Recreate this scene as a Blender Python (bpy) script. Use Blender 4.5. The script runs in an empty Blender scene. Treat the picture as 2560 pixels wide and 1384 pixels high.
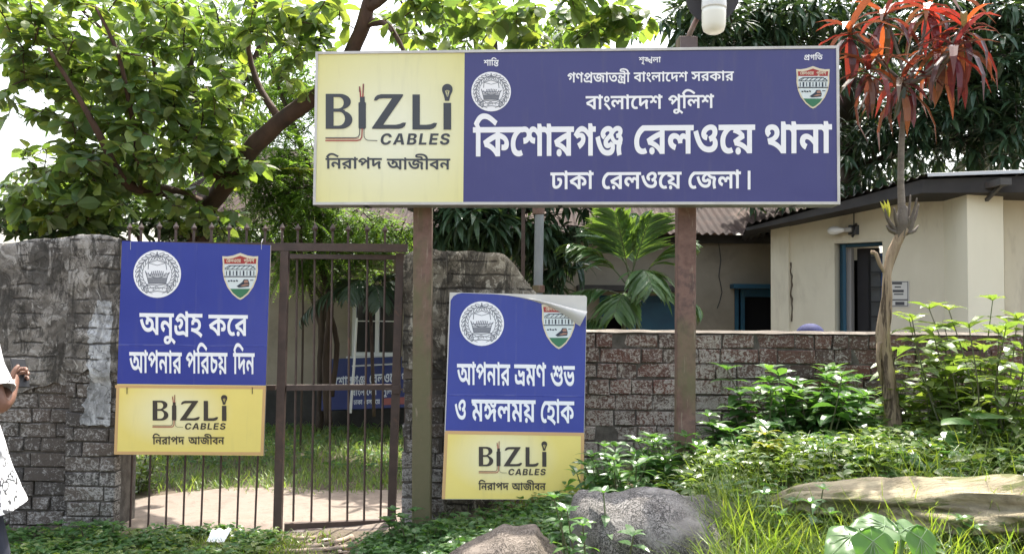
import bpy, bmesh, math, random
import numpy as np
from mathutils import Vector, Matrix, noise, geometry, Euler
R = math.radians
S = bpy.context.scene
COL = S.collection

# ------------------------------------------------------------------ camera
F_PX, W_PX, H_PX = 2217.0, 2560.0, 1384.0
PITCH, ROLL, CAM_Z = 2.40, 0.55, 1.5
cam_d = bpy.data.cameras.new('camera')
cam = bpy.data.objects.new('camera', cam_d)
COL.objects.link(cam)
cam_d.sensor_width = 36.0
cam_d.lens = 36.0 * F_PX / W_PX
cam_d.clip_start = 0.05
cam_d.clip_end = 500
CAM_R = Matrix.Rotation(R(90 + PITCH), 3, 'X') @ Matrix.Rotation(R(ROLL), 3, 'Z')
cam.matrix_world = Matrix.Translation((0, 0, CAM_Z)) @ CAM_R.to_4x4()
S.camera = cam

# ------------------------------------------------------------------ world, sun, exposure
SUN_EL, SUN_AZ = 62.0, 18.0        # azimuth measured from +Y (behind the sign) towards +X
world = bpy.data.worlds.new('World')
S.world = world
world.use_nodes = True
wt = world.node_tree
sky = wt.nodes.new('ShaderNodeTexSky')
sky.sky_type = 'NISHITA'
sky.sun_disc = False
sky.sun_elevation = R(SUN_EL)
sky.sun_rotation = R(SUN_AZ)
sky.air_density = 1.4
sky.dust_density = 5.0
sky.ozone_density = 1.0
bg = wt.nodes['Background']
bg.inputs['Strength'].default_value = 0.15
hsv = wt.nodes.new('ShaderNodeHueSaturation')      # hazy, whitish monsoon sky
hsv.inputs['Saturation'].default_value = 0.55
wt.links.new(sky.outputs['Color'], hsv.inputs['Color'])
wt.links.new(hsv.outputs['Color'], bg.inputs['Color'])
sun_d = bpy.data.lights.new('sun', 'SUN')
sun_d.energy = 3.1
sun_d.angle = R(0.55)
sun_d.color = (1.0, 0.95, 0.86)
sun = bpy.data.objects.new('sun', sun_d)
COL.objects.link(sun)
sd = Vector((math.sin(R(SUN_AZ)) * math.cos(R(SUN_EL)), math.cos(R(SUN_AZ)) * math.cos(R(SUN_EL)), math.sin(R(SUN_EL))))
sun.rotation_euler = sd.to_track_quat('Z', 'Y').to_euler()
sun.location = sd * 30
S.view_settings.view_transform = 'Standard'
S.view_settings.look = 'None'
S.view_settings.gamma = 1.0
S.view_settings.use_curve_mapping = False
S.view_settings.exposure = 1.75

rng = np.random.default_rng(11)
random.seed(5)

# ------------------------------------------------------------------ measuring helpers
def ray(px, py):
    return CAM_R @ Vector(((px - W_PX / 2) / F_PX, -(py - H_PX / 2) / F_PX, -1.0))

def at(px, py, Y):
    d = ray(px, py)
    return Vector((0, 0, CAM_Z)) + d * (Y / d.y)

def sstep(a, b, x):
    t = min(1.0, max(0.0, (x - a) / (b - a)))
    return t * t * (3 - 2 * t)

def terrain(x, y):
    m = 0.66 * sstep(-1.15, 2.2, x) * sstep(1.9, 5.3, y)
    if y > 6.35:
        m *= 1 - sstep(6.35, 6.75, y)
    m += 0.08 * sstep(2.0, 4.0, x) * sstep(3.6, 5.2, y) * (1 - sstep(6.3, 6.7, y))
    n = 0.035 * noise.noise(Vector((x * 1.7, y * 1.7, 3.1))) + 0.015 * noise.noise(Vector((x * 5, y * 5, 1.1)))
    if y > 6.2:
        n *= 0.4 if x < 0.2 else 1.0
    return m + n

def on_ground(px, py):
    d = ray(px, py)
    o = Vector((0, 0, CAM_Z))
    t = 1.0
    while t < 60:
        p = o + d * t
        if p.z < terrain(p.x, p.y):
            return p
        t += 0.03
    return o + d * 60

# ------------------------------------------------------------------ mesh helpers
class MB:
    def __init__(s):
        s.v, s.f, s.n = [], [], 0
    def add(s, V, Fc):
        V = np.asarray(V, float).reshape(-1, 3)
        s.v.append(V)
        for a in Fc:
            a = np.asarray(a)
            if a.ndim == 1:
                a = a.reshape(1, -1)
            if a.size:
                s.f.append(a + s.n)
        s.n += len(V)
    def box(s, c, h, rot=None):
        c = np.array(c, float)
        V = np.array([[x, y, z] for x in (-1, 1) for y in (-1, 1) for z in (-1, 1)], float) * np.array(h, float)
        if rot is not None:
            V = V @ np.array(rot).T
        s.add(V + c, [[[0, 1, 3, 2], [4, 6, 7, 5], [0, 4, 5, 1], [2, 3, 7, 6], [0, 2, 6, 4], [1, 5, 7, 3]]])
    def bar(s, a, b, w, d=None):
        """rectangular bar from a to b, w across, d deep"""
        a, b = Vector(a), Vector(b)
        d = w if d is None else d
        ax = (b - a).normalized()
        up = Vector((0, 1, 0)) if abs(ax.y) < 0.9 else Vector((0, 0, 1))
        x = ax.cross(up).normalized()
        y = x.cross(ax).normalized()
        V = [p + x * (i * w / 2) + y * (j * d / 2) for p in (a, b) for i, j in ((-1, -1), (1, -1), (1, 1), (-1, 1))]
        s.add(V, [[[0, 1, 5, 4], [1, 2, 6, 5], [2, 3, 7, 6], [3, 0, 4, 7], [3, 2, 1, 0], [4, 5, 6, 7]]])
    def tube(s, pts, rad, sides=8, wob=0.0):
        pts = [Vector(p) for p in pts]
        n = len(pts)
        rad = [rad] * n if isinstance(rad, (int, float)) else list(rad)
        V = []
        ref = None
        for i, p in enumerate(pts):
            t = (pts[min(i + 1, n - 1)] - pts[max(i - 1, 0)]).normalized()
            if ref is None:
                ref = Vector((1, 0, 0)) if abs(t.x) < 0.8 else Vector((0, 1, 0))
            x = (ref - t * ref.dot(t)).normalized()
            ref = x
            y = t.cross(x)
            for k in range(sides):
                a = 2 * math.pi * k / sides
                r = rad[i]
                if wob:
                    r *= 1 + wob * noise.noise(Vector((p.x * 9 + math.cos(a) * 1.7, p.y * 9 + math.sin(a) * 1.7, p.z * 5)))
                V.append(p + (x * math.cos(a) + y * math.sin(a)) * r)
        Q = [[i * sides + k, i * sides + (k + 1) % sides, (i + 1) * sides + (k + 1) % sides, (i + 1) * sides + k]
             for i in range(n - 1) for k in range(sides)]
        s.add(V, [np.array(Q), np.array(list(range(sides))[::-1]), np.array(range((n - 1) * sides, n * sides))])
    def lathe(s, prof, base, axis=(0, 0, 1), sides=20):
        """prof: (radius, height) pairs along axis from base"""
        ax = Vector(axis).normalized()
        x = (Vector((1, 0, 0)) if abs(ax.x) < 0.8 else Vector((0, 1, 0)))
        x = (x - ax * x.dot(ax)).normalized()
        y = ax.cross(x)
        base = Vector(base)
        V = [base + ax * h + (x * math.cos(2 * math.pi * k / sides) + y * math.sin(2 * math.pi * k / sides)) * max(r, 1e-4)
             for r, h in prof for k in range(sides)]
        n = len(prof)
        Q = [[i * sides + k, i * sides + (k + 1) % sides, (i + 1) * sides + (k + 1) % sides, (i + 1) * sides + k]
             for i in range(n - 1) for k in range(sides)]
        s.add(V, [np.array(Q), np.array(list(range(sides))[::-1]), np.array(range((n - 1) * sides, n * sides))])
    def prism(s, poly, d0, d1, frame):
        """extrude a convex-ish 2D outline; frame maps (u, v, d) to a point"""
        n = len(poly)
        V = [frame(u, v, d0) for u, v in poly] + [frame(u, v, d1) for u, v in poly]
        Q = [[i, (i + 1) % n, n + (i + 1) % n, n + i] for i in range(n)]
        s.add(V, [np.array(Q), np.array(range(n))[::-1], np.array(range(n, 2 * n))])
    def grid(s, fn, nu, nv):
        V = [fn(i / nu, j / nv) for i in range(nu + 1) for j in range(nv + 1)]
        Q = [[i * (nv + 1) + j, (i + 1) * (nv + 1) + j, (i + 1) * (nv + 1) + j + 1, i * (nv + 1) + j + 1] for i in range(nu) for j in range(nv)]
        s.add(V, [np.array(Q)])
    def build(s, name, mat, parent=None, origin=None, smooth=False):
        me = bpy.data.meshes.new(name)
        V = np.concatenate(s.v) if s.v else np.zeros((0, 3))
        if origin is not None:
            V = V - np.array(origin, float)
        loops = np.concatenate([a.ravel() for a in s.f]).astype(np.int32)
        tot = np.concatenate([np.full(len(a), a.shape[1], np.int32) for a in s.f])
        start = np.concatenate([[0], np.cumsum(tot)[:-1]]).astype(np.int32)
        me.vertices.add(len(V)); me.vertices.foreach_set('co', V.astype(np.float32).ravel())
        me.loops.add(len(loops)); me.loops.foreach_set('vertex_index', loops)
        me.polygons.add(len(tot)); me.polygons.foreach_set('loop_start', start)
        me.polygons.foreach_set('use_smooth', np.full(len(tot), smooth, bool))
        me.update(calc_edges=True)
        me.validate()
        o = bpy.data.objects.new(name, me)
        COL.objects.link(o)
        if origin is not None:
            o.location = origin
        for m in (mat if isinstance(mat, (list, tuple)) else [mat]):
            me.materials.append(m)
        if parent is not None:
            o.parent = parent
            w = Vector((0, 0, 0))
            q = parent
            while q is not None:
                w += q.location
                q = q.parent
            o.location = Vector(origin if origin is not None else (0, 0, 0)) - w
        return o

def tag(o, label=None, cat=None, group=None, kind=None):
    if label: o['label'] = label
    if cat: o['category'] = cat
    if group: o['group'] = group
    if kind: o['kind'] = kind
    return o

def thing(name, loc, label, cat, group=None):
    o = bpy.data.objects.new(name, None)
    o.empty_display_size = 0.1
    COL.objects.link(o)
    o.location = loc
    return tag(o, label, cat, group)

# ------------------------------------------------------------------ materials
def new_mat(name):
    m = bpy.data.materials.new(name)
    m.use_nodes = True
    nt = m.node_tree
    return m, nt, nt.nodes['Principled BSDF']

def node(nt, kind, **kw):
    n = nt.nodes.new(kind)
    for k, v in kw.items():
        if k.startswith('_'):
            setattr(n, k[1:], v)
        else:
            n.inputs[k.replace('__', ' ')].default_value = v
    return n

def ramp(nt, fac, stops):
    n = nt.nodes.new('ShaderNodeValToRGB')
    cr = n.color_ramp
    while len(cr.elements) < len(stops):
        cr.elements.new(0.5)
    for e, (p, c) in zip(cr.elements, stops):
        e.position = p
        e.color = (c[0], c[1], c[2], 1) if isinstance(c, (tuple, list)) else (c, c, c, 1)
    nt.links.new(fac, n.inputs[0])
    return n.outputs[0]

def mix(nt, fac, a, b, mode='MIX'):
    n = nt.nodes.new('ShaderNodeMix')
    n.data_type = 'RGBA'
    n.blend_type = mode
    for sock, v in ((n.inputs[0], fac), (n.inputs[6], a), (n.inputs[7], b)):
        if isinstance(v, bpy.types.NodeSocket):
            nt.links.new(v, sock)
        elif isinstance(v, (int, float)):
            sock.default_value = v
        else:
            sock.default_value = (v[0], v[1], v[2], 1)
    return n.outputs[2]

def mth(nt, op, a, b=0.0):
    n = nt.nodes.new('ShaderNodeMath')
    n.operation = op
    for sock, v in ((n.inputs[0], a), (n.inputs[1], b)):
        if isinstance(v, bpy.types.NodeSocket):
            nt.links.new(v, sock)
        else:
            sock.default_value = v
    return n.outputs[0]

def coords(nt, scale=(1, 1, 1), out='Object'):
    t = nt.nodes.new('ShaderNodeTexCoord')
    mp = nt.nodes.new('ShaderNodeMapping')
    mp.inputs['Scale'].default_value = scale
    nt.links.new(t.outputs[out], mp.inputs[0])
    return mp.outputs[0]

def nz(nt, co, scale, detail=4, rough=0.55, dist=0.0):
    n = nt.nodes.new('ShaderNodeTexNoise')
    n.inputs['Scale'].default_value = scale
    n.inputs['Detail'].default_value = detail
    n.inputs['Roughness'].default_value = rough
    n.inputs['Distortion'].default_value = dist
    nt.links.new(co, n.inputs['Vector'])
    return n.outputs['Fac']

def bump(nt, h, b, strength=0.4, dist=0.02):
    n = nt.nodes.new('ShaderNodeBump')
    n.inputs['Strength'].default_value = strength
    n.inputs['Distance'].default_value = dist
    nt.links.new(h, n.inputs['Height'])
    nt.links.new(n.outputs[0], b.inputs['Normal'])

def surf(name, c1, c2=None, rough=0.7, scale=6.0, bump_s=0.0, spec=0.4, stain=None, stain_amt=(0.5, 0.7), stretch=(1, 1, 1), metal=0.0):
    """a weathered surface: two tones of its own colour, an optional stain"""
    m, nt, b = new_mat(name)
    co = coords(nt, stretch)
    c2 = c2 or tuple(x * 0.8 for x in c1)
    f = nz(nt, co, scale, 6, 0.6)
    col = ramp(nt, f, [(0.35, c1), (0.68, c2)])
    if stain:
        g = nz(nt, co, scale * 0.55, 7, 0.68, 0.4)
        col = mix(nt, ramp(nt, g, [(stain_amt[0], 0.0), (stain_amt[1], 1.0)]), col, stain)
    nt.links.new(col, b.inputs['Base Color'])
    b.inputs['Roughness'].default_value = rough
    b.inputs['Specular IOR Level'].default_value = spec
    b.inputs['Metallic'].default_value = metal
    if bump_s:
        bump(nt, nz(nt, co, scale * 4, 5, 0.65), b, bump_s, 0.01)
    return m

def leaf_mat(name, cols, trans=0.4, rough=0.42, tint=None):
    """leaf tones picked leaf by leaf, light passing through the blade"""
    m, nt, b = new_mat(name)
    g = nt.nodes.new('ShaderNodeNewGeometry')
    n = len(cols)
    col = ramp(nt, g.outputs['Random Per Island'], [(i / max(1, n - 1), c) for i, c in enumerate(cols)])
    nt.links.new(col, b.inputs['Base Color'])
    b.inputs['Roughness'].default_value = rough
    b.inputs['Specular IOR Level'].default_value = 0.45
    tr = nt.nodes.new('ShaderNodeBsdfTranslucent')
    tcol = mix(nt, 1.0, col, tint or (1.5, 1.35, 0.45), 'MULTIPLY')
    nt.links.new(tcol, tr.inputs['Color'])
    ms = nt.nodes.new('ShaderNodeMixShader')
    ms.inputs[0].default_value = trans
    nt.links.new(b.outputs[0], ms.inputs[1])
    nt.links.new(tr.outputs[0], ms.inputs[2])
    nt.links.new(ms.outputs[0], nt.nodes['Material Output'].inputs['Surface'])
    return m

def plain(name, c, rough=0.5, spec=0.5, metal=0.0, emit=None):
    m, nt, b = new_mat(name)
    b.inputs['Base Color'].default_value = (*c, 1)
    b.inputs['Roughness'].default_value = rough
    b.inputs['Specular IOR Level'].default_value = spec
    b.inputs['Metallic'].default_value = metal
    return m

# ------------------------------------------------------------------ leaves, twigs, trees
PROFILES = {
    'oval': [0.06, 0.72, 1.0, 0.86, 0.0], 'lance': [0.10, 0.80, 1.0, 0.66, 0.0], 'heart': [0.55, 1.0, 0.86, 0.50, 0.0],
    'strap': [0.45, 0.85, 1.0, 0.75, 0.0], 'small': [0.15, 1.0, 0.0],
}

def unit(a):
    return a / np.maximum(np.linalg.norm(a, axis=-1, keepdims=True), 1e-9)

def add_leaves(mb, P, T, N, L, Wd, shape='oval', droop=0.2, fold=0.12):
    """one small folded, drooping blade for each row"""
    P, T, N = np.asarray(P, float), unit(np.asarray(T, float)), np.asarray(N, float)
    n = len(P)
    if n == 0:
        return
    L = np.broadcast_to(np.asarray(L, float), (n,))
    Wd = np.broadcast_to(np.asarray(Wd, float), (n,))
    droop = np.broadcast_to(np.asarray(droop, float), (n,))
    B = unit(np.cross(T, N))
    N = np.cross(B, T)
    pr = PROFILES[shape]
    k = len(pr)
    V = np.zeros((n, k, 3, 3))
    for i, w in enumerate(pr):
        u = i / (k - 1)
        c = P + T * (L * u)[:, None] - N * (droop * L * u * u)[:, None]
        # the tip pulls back as the blade bends
        c -= T * (0.45 * droop ** 2 * L * u ** 3)[:, None]
        hw = (Wd * 0.5 * max(w, 0.02))[:, None]
        V[:, i, 0] = c - B * hw + N * fold * hw
        V[:, i, 1] = c
        V[:, i, 2] = c + B * hw + N * fold * hw
    q = []
    for i in range(k - 1):
        for j in (0, 1):
            a = i * 3 + j
            q.append([a, a + 1, a + 4, a + 3])
    q = np.array(q)
    Fq = (q[None] + (np.arange(n) * k * 3)[:, None, None]).reshape(-1, 4)
    mb.add(V.reshape(-1, 3), [Fq])

def rand_dirs(n, up=0.0):
    d = rng.normal(size=(n, 3))
    d[:, 2] += up
    return unit(d)

def smooth_line(pts, rad, step=0.12):
    """resample a limb with a little natural wander"""
    pts = [np.array(p, float) for p in pts]
    out, rr = [], []
    n = len(pts)
    for i in range(n - 1):
        p0, p1, p2, p3 = pts[max(i - 1, 0)], pts[i], pts[i + 1], pts[min(i + 2, n - 1)]
        m = max(2, int(np.linalg.norm(p2 - p1) / step))
        for j in range(m):
            t = j / m
            q = 0.5 * ((2 * p1) + (-p0 + p2) * t + (2 * p0 - 5 * p1 + 4 * p2 - p3) * t * t + (-p0 + 3 * p1 - 3 * p2 + p3) * t ** 3)
            out.append(q); rr.append(rad[i] * (1 - t) + rad[i + 1] * t)
    out.append(pts[-1]); rr.append(rad[-1])
    return out, rr

def blob_points(blobs):
    """random targets through the crown's ellipsoids: (px, py, Y, rx_px, ry_px, depth_m, count)"""
    out = []
    for px, py, Y, rx, ry, dep, cnt in blobs:
        c = np.array(at(px, py, Y))
        s = Y / F_PX
        for _ in range(cnt):
            while True:
                v = rng.uniform(-1, 1, 3)
                if v @ v < 1: break
            v = v * (0.55 + 0.45 * abs(rng.normal()) / 1.2 if rng.random() < 0.5 else 1.0)
            out.append(c + v * np.array([rx * s, dep, ry * s]))
    return np.array(out)

def grow(limbs, targets, sag=0.12, leaf_fn=None, twig_r=0.008, max_len=2.2):
    """limbs: (points, radii). Twigs reach for every target from the nearest wood."""
    wood = MB()
    sk = []
    for pts, rad in limbs:
        P, r = smooth_line(pts, rad)
        wood.tube(P, r, 9, 0.25)
        sk += P[len(P) // 6:]
    sk = np.array(sk)
    d0 = np.array([np.min(np.linalg.norm(sk - t, axis=1)) for t in targets])
    for i in np.argsort(d0):
        t = targets[i]
        d = np.linalg.norm(sk - t, axis=1)
        j = int(np.argmin(d))
        a = sk[j]
        ln = d[j]
        if ln < 0.05: 
            continue
        mid = (a + t) / 2 + rng.normal(size=3) * ln * 0.10 + np.array([0, 0, sag * ln])
        m = max(4, int(ln / 0.12))
        u = np.linspace(0, 1, m)[:, None]
        P = (1 - u) ** 2 * a + 2 * u * (1 - u) * mid + u * u * t
        r0 = twig_r * min(2.6, 0.7 + ln)
        wood.tube(P, list(np.linspace(r0, twig_r * 0.35, m)), 4)
        sk = np.concatenate([sk, P[1:]])
        if leaf_fn: leaf_fn(P, ln)
    return wood
GLYPHS=[
'723,622 723,513 627,513 627,0 496,0 496,507 500,530 498,549. 496,586. 496,604 496,688 603,688 626,622|346,629 389,629. 454,599. 506,543. 526,505 526,372 494,437. 416,520. 366,520 338,520. 297,488. 297,456 297,421. 356,386. 415,384 401,265 329,269. 243,320. 205,405. 205,458 205,517. 244,592. 309,629.|82,629 128,629. 206,591. 253,510. 253,444 253,399. 214,316. 127,265. 55,265 42,383 88,386. 138,405. 159,436. 159,455 159,487. 114,520. 77,520 56,520. 21,516. 0,510 -12,620 14,625. 60,629.',
'313,622 313,513 217,513 217,0 86,0 86,444 74,475. 30,513. -5,513 -10,513 -10,622 10,622 33,622. 73,598. 90,559 89,564. 86,600. 86,613 86,688 193,688 216,622',
'313,622 313,513 217,513 217,0 86,0 86,513 -10,513 -10,622 87,622 71,640. 34,686. 20,705 70,786. 166,878. 274,917. 340,917 388,917. 475,901. 570,862. 685,797. 762,749 694,660 614,712. 500,777. 406,808. 354,808 306,808. 236,772. 185,717. 166,688 175,672. 199,636. 212,622',
'529,267 493,267. 434,281. 380,310. 350,330 322,350. 289,365. 275,365 259,365. 240,350. 240,337 240,324. 257,301. 271,290 190,211 162,236. 114,302. 114,350 114,392. 154,448. 216,475. 248,475 295,475. 364,447. 408,418 445,395. 488,376. 511,376 537,376. 564,405. 564,435 564,467. 524,524. 495,545 629,562 645,547. 676,502. 697,445. 697,411 697,370. 667,306. 593,267.|757,622 757,513 -10,513 -10,622|442,-84 357,-84. 196,-31. 61,86. 13,185 132,234 173,160. 265,68. 370,27. 431,27 500,27. 558,67. 558,108 558,128. 540,158. 506,175. 481,175 466,175. 443,166. 430,149. 430,136 430,129. 433,115. 435,109 313,93 307,108. 301,145. 301,160 301,201. 345,255. 422,282. 472,282 547,282. 643,232. 689,151. 689,102 689,50. 639,-35. 530,-84.',
'-373,-68 -334,-49. -242,-8. -147,31. -104,47 -66,-45 -95,-54. -169,-79. -238,-107. -262,-119 -259,-91 -201,-93. -90,-121. 7,-163. 44,-187 -12,-271 -63,-241. -167,-203. -273,-179. -328,-172',
'394,120 306,120. 162,177. 53,308. 16,420 137,453 163,371. 229,270. 321,225. 384,225 438,225. 503,251. 532,292. 532,316 532,326. 528,345. 523,354 608,378 568,335. 495,287. 423,268. 385,268 308,268. 231,342. 231,400 231,449. 269,525. 331,577. 366,589 378,622 397,622 437,622. 491,611. 513,595 534,580. 558,534. 558,502 558,449. 480,396. 397,396 371,396. 310,409. 292,419 320,491 332,484. 375,473. 398,473 432,473. 456,491. 456,506 456,519. 438,532. 423,532 400,532. 359,496. 335,440. 335,408 335,378. 363,356. 389,356 415,356. 461,369. 508,396. 536,417 627,411 641,387. 651,328. 651,304 651,214. 512,120.|401,547 298,516 277,515. 240,513. 218,513 -10,513 -10,622 387,622|801,432 814,393 788,351. 730,277. 652,231. 596,229 618,336 636,338. 667,357. 696,389. 708,411|801,432 830,401. 869,317. 869,269 869,235. 848,170. 800,116. 719,80. 660,74 597,97 584,137 670,153. 743,216. 743,256 743,286. 704,331. 679,349|1152,622 1152,513 1056,513 1056,-117 925,-117 885,-83. 818,-37. 750,-5. 669,18. 614,28 584,137 617,120 699,115. 815,80. 898,32. 927,6 926,29. 925,76. 925,103 925,688 1032,688 1055,622',
'785,622 785,513 689,513 689,0 558,0 558,315 585,259 569,288. 524,330. 496,330 486,330. 461,320. 444,292. 444,265 444,256. 446,241. 447,233 335,226 330,259. 301,308. 257,334. 226,334 208,334. 179,321. 164,297. 164,281 164,245. 221,204. 263,191 225,80 165,97. 77,154. 29,234. 29,286 29,335. 78,407. 160,446. 209,446 268,446. 348,407. 391,363 373,370 384,405. 440,441. 471,441 506,441. 561,413. 585,389 563,373 561,395. 558,439. 558,461 558,513 -10,513 -10,622',
'825,622 825,513 729,513 729,161 598,161 598,392 604,341 573,383. 511,449. 448,496. 385,520. 352,520 312,520. 247,490. 192,438. 164,403 161,425 181,438. 227,459. 259,459 309,459. 355,404. 355,370 355,354. 353,326. 351,321 321,330 331,342. 358,369. 388,397. 402,409 522,513 600,434 304,165 214,250 308,336 270,285 229,261 246,278. 264,314. 264,330 264,354. 238,375. 218,375 205,375. 178,366. 163,357 64,448 110,505. 195,586. 290,629. 348,629 399,629. 483,595. 564,531. 608,485 604,465 602,485. 598,537. 598,562 598,688 705,688 728,622|729,-43 600,-43 592,-23. 561,2. 516,14. 485,14 440,14. 331,-3. 267,-3 229,-3. 147,11. 75,51. 31,130. 31,196 31,218. 38,270. 42,289 167,272 163,259. 158,223. 158,205 158,164. 191,122. 247,108. 281,108 336,108. 424,125. 476,125 513,125. 576,98. 598,71 598,203 729,203',
'482,0 482,403 507,360 485,389. 434,446. 377,492. 312,520. 275,520 228,520. 172,477. 146,450 134,452 153,465. 204,482. 241,482 286,482. 347,448. 378,391. 378,356 378,296. 292,196. 203,146 127,253 185,279. 254,329. 254,357 254,374. 233,393. 208,393 188,393. 146,381. 120,367 15,451 50,502. 127,582. 217,629. 270,629 318,629. 401,595. 483,530. 530,483 486,495 486,507. 482,552. 482,585 482,688 590,688 612,622 709,622 709,513 613,513 613,0',
'430,33 336,33. 179,106. 58,280. 16,429 140,463 171,355. 247,215. 347,148. 414,148 453,148. 510,163. 547,193. 565,238. 565,267 565,301. 540,347. 500,370. 476,370 453,370. 422,346. 422,322 422,311. 426,289. 430,279 306,260 296,283. 288,323. 288,338 288,388. 338,448. 419,476. 465,476 539,476. 643,418. 697,319. 697,255 697,196. 642,94. 524,33.|742,622 742,513 -10,513 -10,622',
'653,622 653,513 556,513 556,0 425,0 425,422 448,364 416,405. 346,475. 272,517. 234,517 214,517. 183,502. 166,472. 166,451 166,430. 187,395. 242,374. 293,372 278,242 192,252. 82,309. 31,397. 31,454 31,507. 79,586. 162,629. 213,629 266,629. 349,593. 418,535. 450,503 428,502 427,525. 425,578. 425,600 425,688 532,688 555,622',
'439,31 368,31. 242,70. 135,160. 48,314. 16,429 140,463 175,342. 258,203. 364,145. 433,145 504,145. 565,196. 565,237 565,270. 550,314. 542,329 633,325 602,297. 540,253. 467,228. 418,228 375,228. 307,257. 268,315. 268,361 268,401. 312,479. 372,514 353,513. 322,513. 302,513 -10,513 -10,622 1006,622 1006,513 709,513 682,513. 612,516. 586,517 527,496. 443,449. 399,400. 399,377 399,357. 421,338. 436,338 463,338. 506,360. 533,380 678,337 685,317. 694,265. 694,236 694,186. 644,91. 532,31.|897,197 897,157. 914,65. 930,16 802,-11 783,43. 765,143. 765,204 765,242. 776,313. 787,344 712,355. 604,400. 531,467. 507,510 644,523 657,504. 702,471. 775,450. 829,450 840,450. 861,452. 877,453 937,355 918,320. 897,244.',
'500,275 468,275. 414,284. 359,308. 325,330 296,350. 263,365. 249,365 233,365. 214,350. 214,337 214,324. 231,301. 245,290 164,211 136,236. 87,302. 87,350 87,392. 128,448. 190,475. 222,475 269,475. 338,447. 382,418 421,393. 462,376. 485,376 511,376. 538,405. 538,435 538,467. 498,524. 469,545 603,562 619,547. 650,502. 671,445. 671,411 671,346. 585,275.|746,622 746,513 -10,513 -10,622|486,369 530,369. 582,355. 603,339 623,325. 650,274. 650,224 650,-117 519,-117 503,-81. 450,-59. 418,-59 386,-59. 330,-67. 274,-76. 240,-76 203,-76. 129,-62. 67,-22. 29,53. 29,113 29,130. 34,171. 38,188 164,171 162,160. 159,135. 159,123 159,86. 191,48. 237,35. 259,35 291,35. 339,44. 384,52. 410,52 443,52. 499,27. 519,-2 519,221 519,238. 513,256. 506,261 500,267. 484,270. 475,270 458,270. 423,258. 392,239. 372,216. 372,205 372,195. 386,186. 401,186 409,186. 427,188. 433,189 446,95 434,91. 393,86. 368,86 332,86. 278,107. 247,151. 247,185 247,224. 290,290. 360,341. 444,369.',
'313,513 217,513 217,0 86,0 86,513 -10,513 -10,622 86,622 76,674. 20,748. -72,796. -199,818. -280,818 -329,818. -395,808. -427,791. -427,780 -427,770. -406,763. -376,763 -275,763 -217,763. -148,745. -126,725 -106,707. -88,655. -88,615 -213,615 -213,632. -223,656. -233,662 -242,667. -264,672. -283,672 -356,672 -416,672. -484,685. -505,697 -530,711. -550,754. -550,778 -550,840. -407,917. -260,917 -42,917. 203,774. 219,622 313,622',
'638,622 638,513 542,513 542,0 411,0 374,54. 269,136. 141,192. 66,204 16,321 108,372. 327,467. 433,495 415,462 415,513 -10,513 -10,622|411,400 432,378 366,359. 248,310. 183,278 224,270. 314,231. 399,169. 433,127 414,117 413,140. 411,186. 411,208',
'142,318 206,280. 314,181. 402,67. 437,6 337,-47 300,6. 222,98. 125,182. 61,220|64,474 64,518. 105,584. 175,622. 219,622 263,622. 333,584. 374,518. 374,474 374,430. 333,363. 263,325. 219,325 175,325. 105,362. 64,430.|165,474 165,450. 196,419. 219,419 242,419. 273,450. 273,474 273,497. 242,528. 219,528 196,528. 165,497.',
'408,622 408,513 352,513 318,496. 255,447. 205,384. 176,307. 176,263 176,203. 212,135. 266,107. 294,107 312,107. 346,114. 368,125 417,27 385,8. 321,-5. 286,-5 212,-5. 102,56. 43,175. 43,260 43,329. 93,447. 185,537. 247,559 183,517 167,515. 126,513. 94,513 -10,513 -10,622',
'648,622 648,513 206,513 206,235 177,255 214,294. 310,366. 427,432. 494,459 584,384 570,358. 551,301. 542,238. 542,203 542,164. 558,67. 575,16 447,-11 429,42. 410,142. 410,201 410,238. 424,307. 448,369. 461,395 500,340 441,315. 330,242. 227,159. 183,118 75,188 75,513 -10,513 -10,622',
'718,622 718,513 621,513 621,0 490,0 490,317 515,273 495,299. 462,326. 447,326 435,326. 415,312. 387,270. 360,227 332,183. 282,127. 229,103. 194,103 164,103. 108,123. 55,174. 28,221 120,278 140,246. 168,219. 187,219 200,219. 223,231. 254,274. 278,320 303,346 330,396. 378,436. 413,436 440,436. 483,411. 510,385 494,381 493,400. 490,441. 490,461 490,513 -10,513 -10,622|242,246 233,309. 213,382. 190,402 166,423. 86,444. 25,451 62,565 133,529 190,519. 260,491. 300,448. 318,383. 322,336',
'638,622 638,513 542,513 542,0 411,0 374,54. 269,136. 141,192. 66,204 16,321 108,372. 327,467. 433,495 415,462 415,513 -10,513 -10,622|411,400 432,378 366,359. 248,310. 183,278 224,270. 314,231. 399,169. 433,127 414,117 413,140. 411,186. 411,208|171,-12 139,-12. 97,31. 97,63 97,95. 139,138. 171,138 202,138. 243,95. 243,63 243,31. 202,-12.',
'866,622 866,513 540,513 540,453 542,412 542,0 411,0 374,54. 269,136. 141,192. 66,204 16,321 108,372. 327,467. 433,495 414,466 414,513 -10,513 -10,622|411,400 432,378 388,365. 306,335. 226,299. 183,278 224,270. 314,231. 399,169. 433,127 415,117 414,135. 411,179. 411,204|824,258 824,225. 797,166. 731,128. 672,128 651,128. 616,130. 601,133 605,243 610,242. 625,241. 637,241 674,241. 696,266. 696,284 696,319. 610,371. 526,385 526,493 608,482. 743,421. 824,324.',
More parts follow.
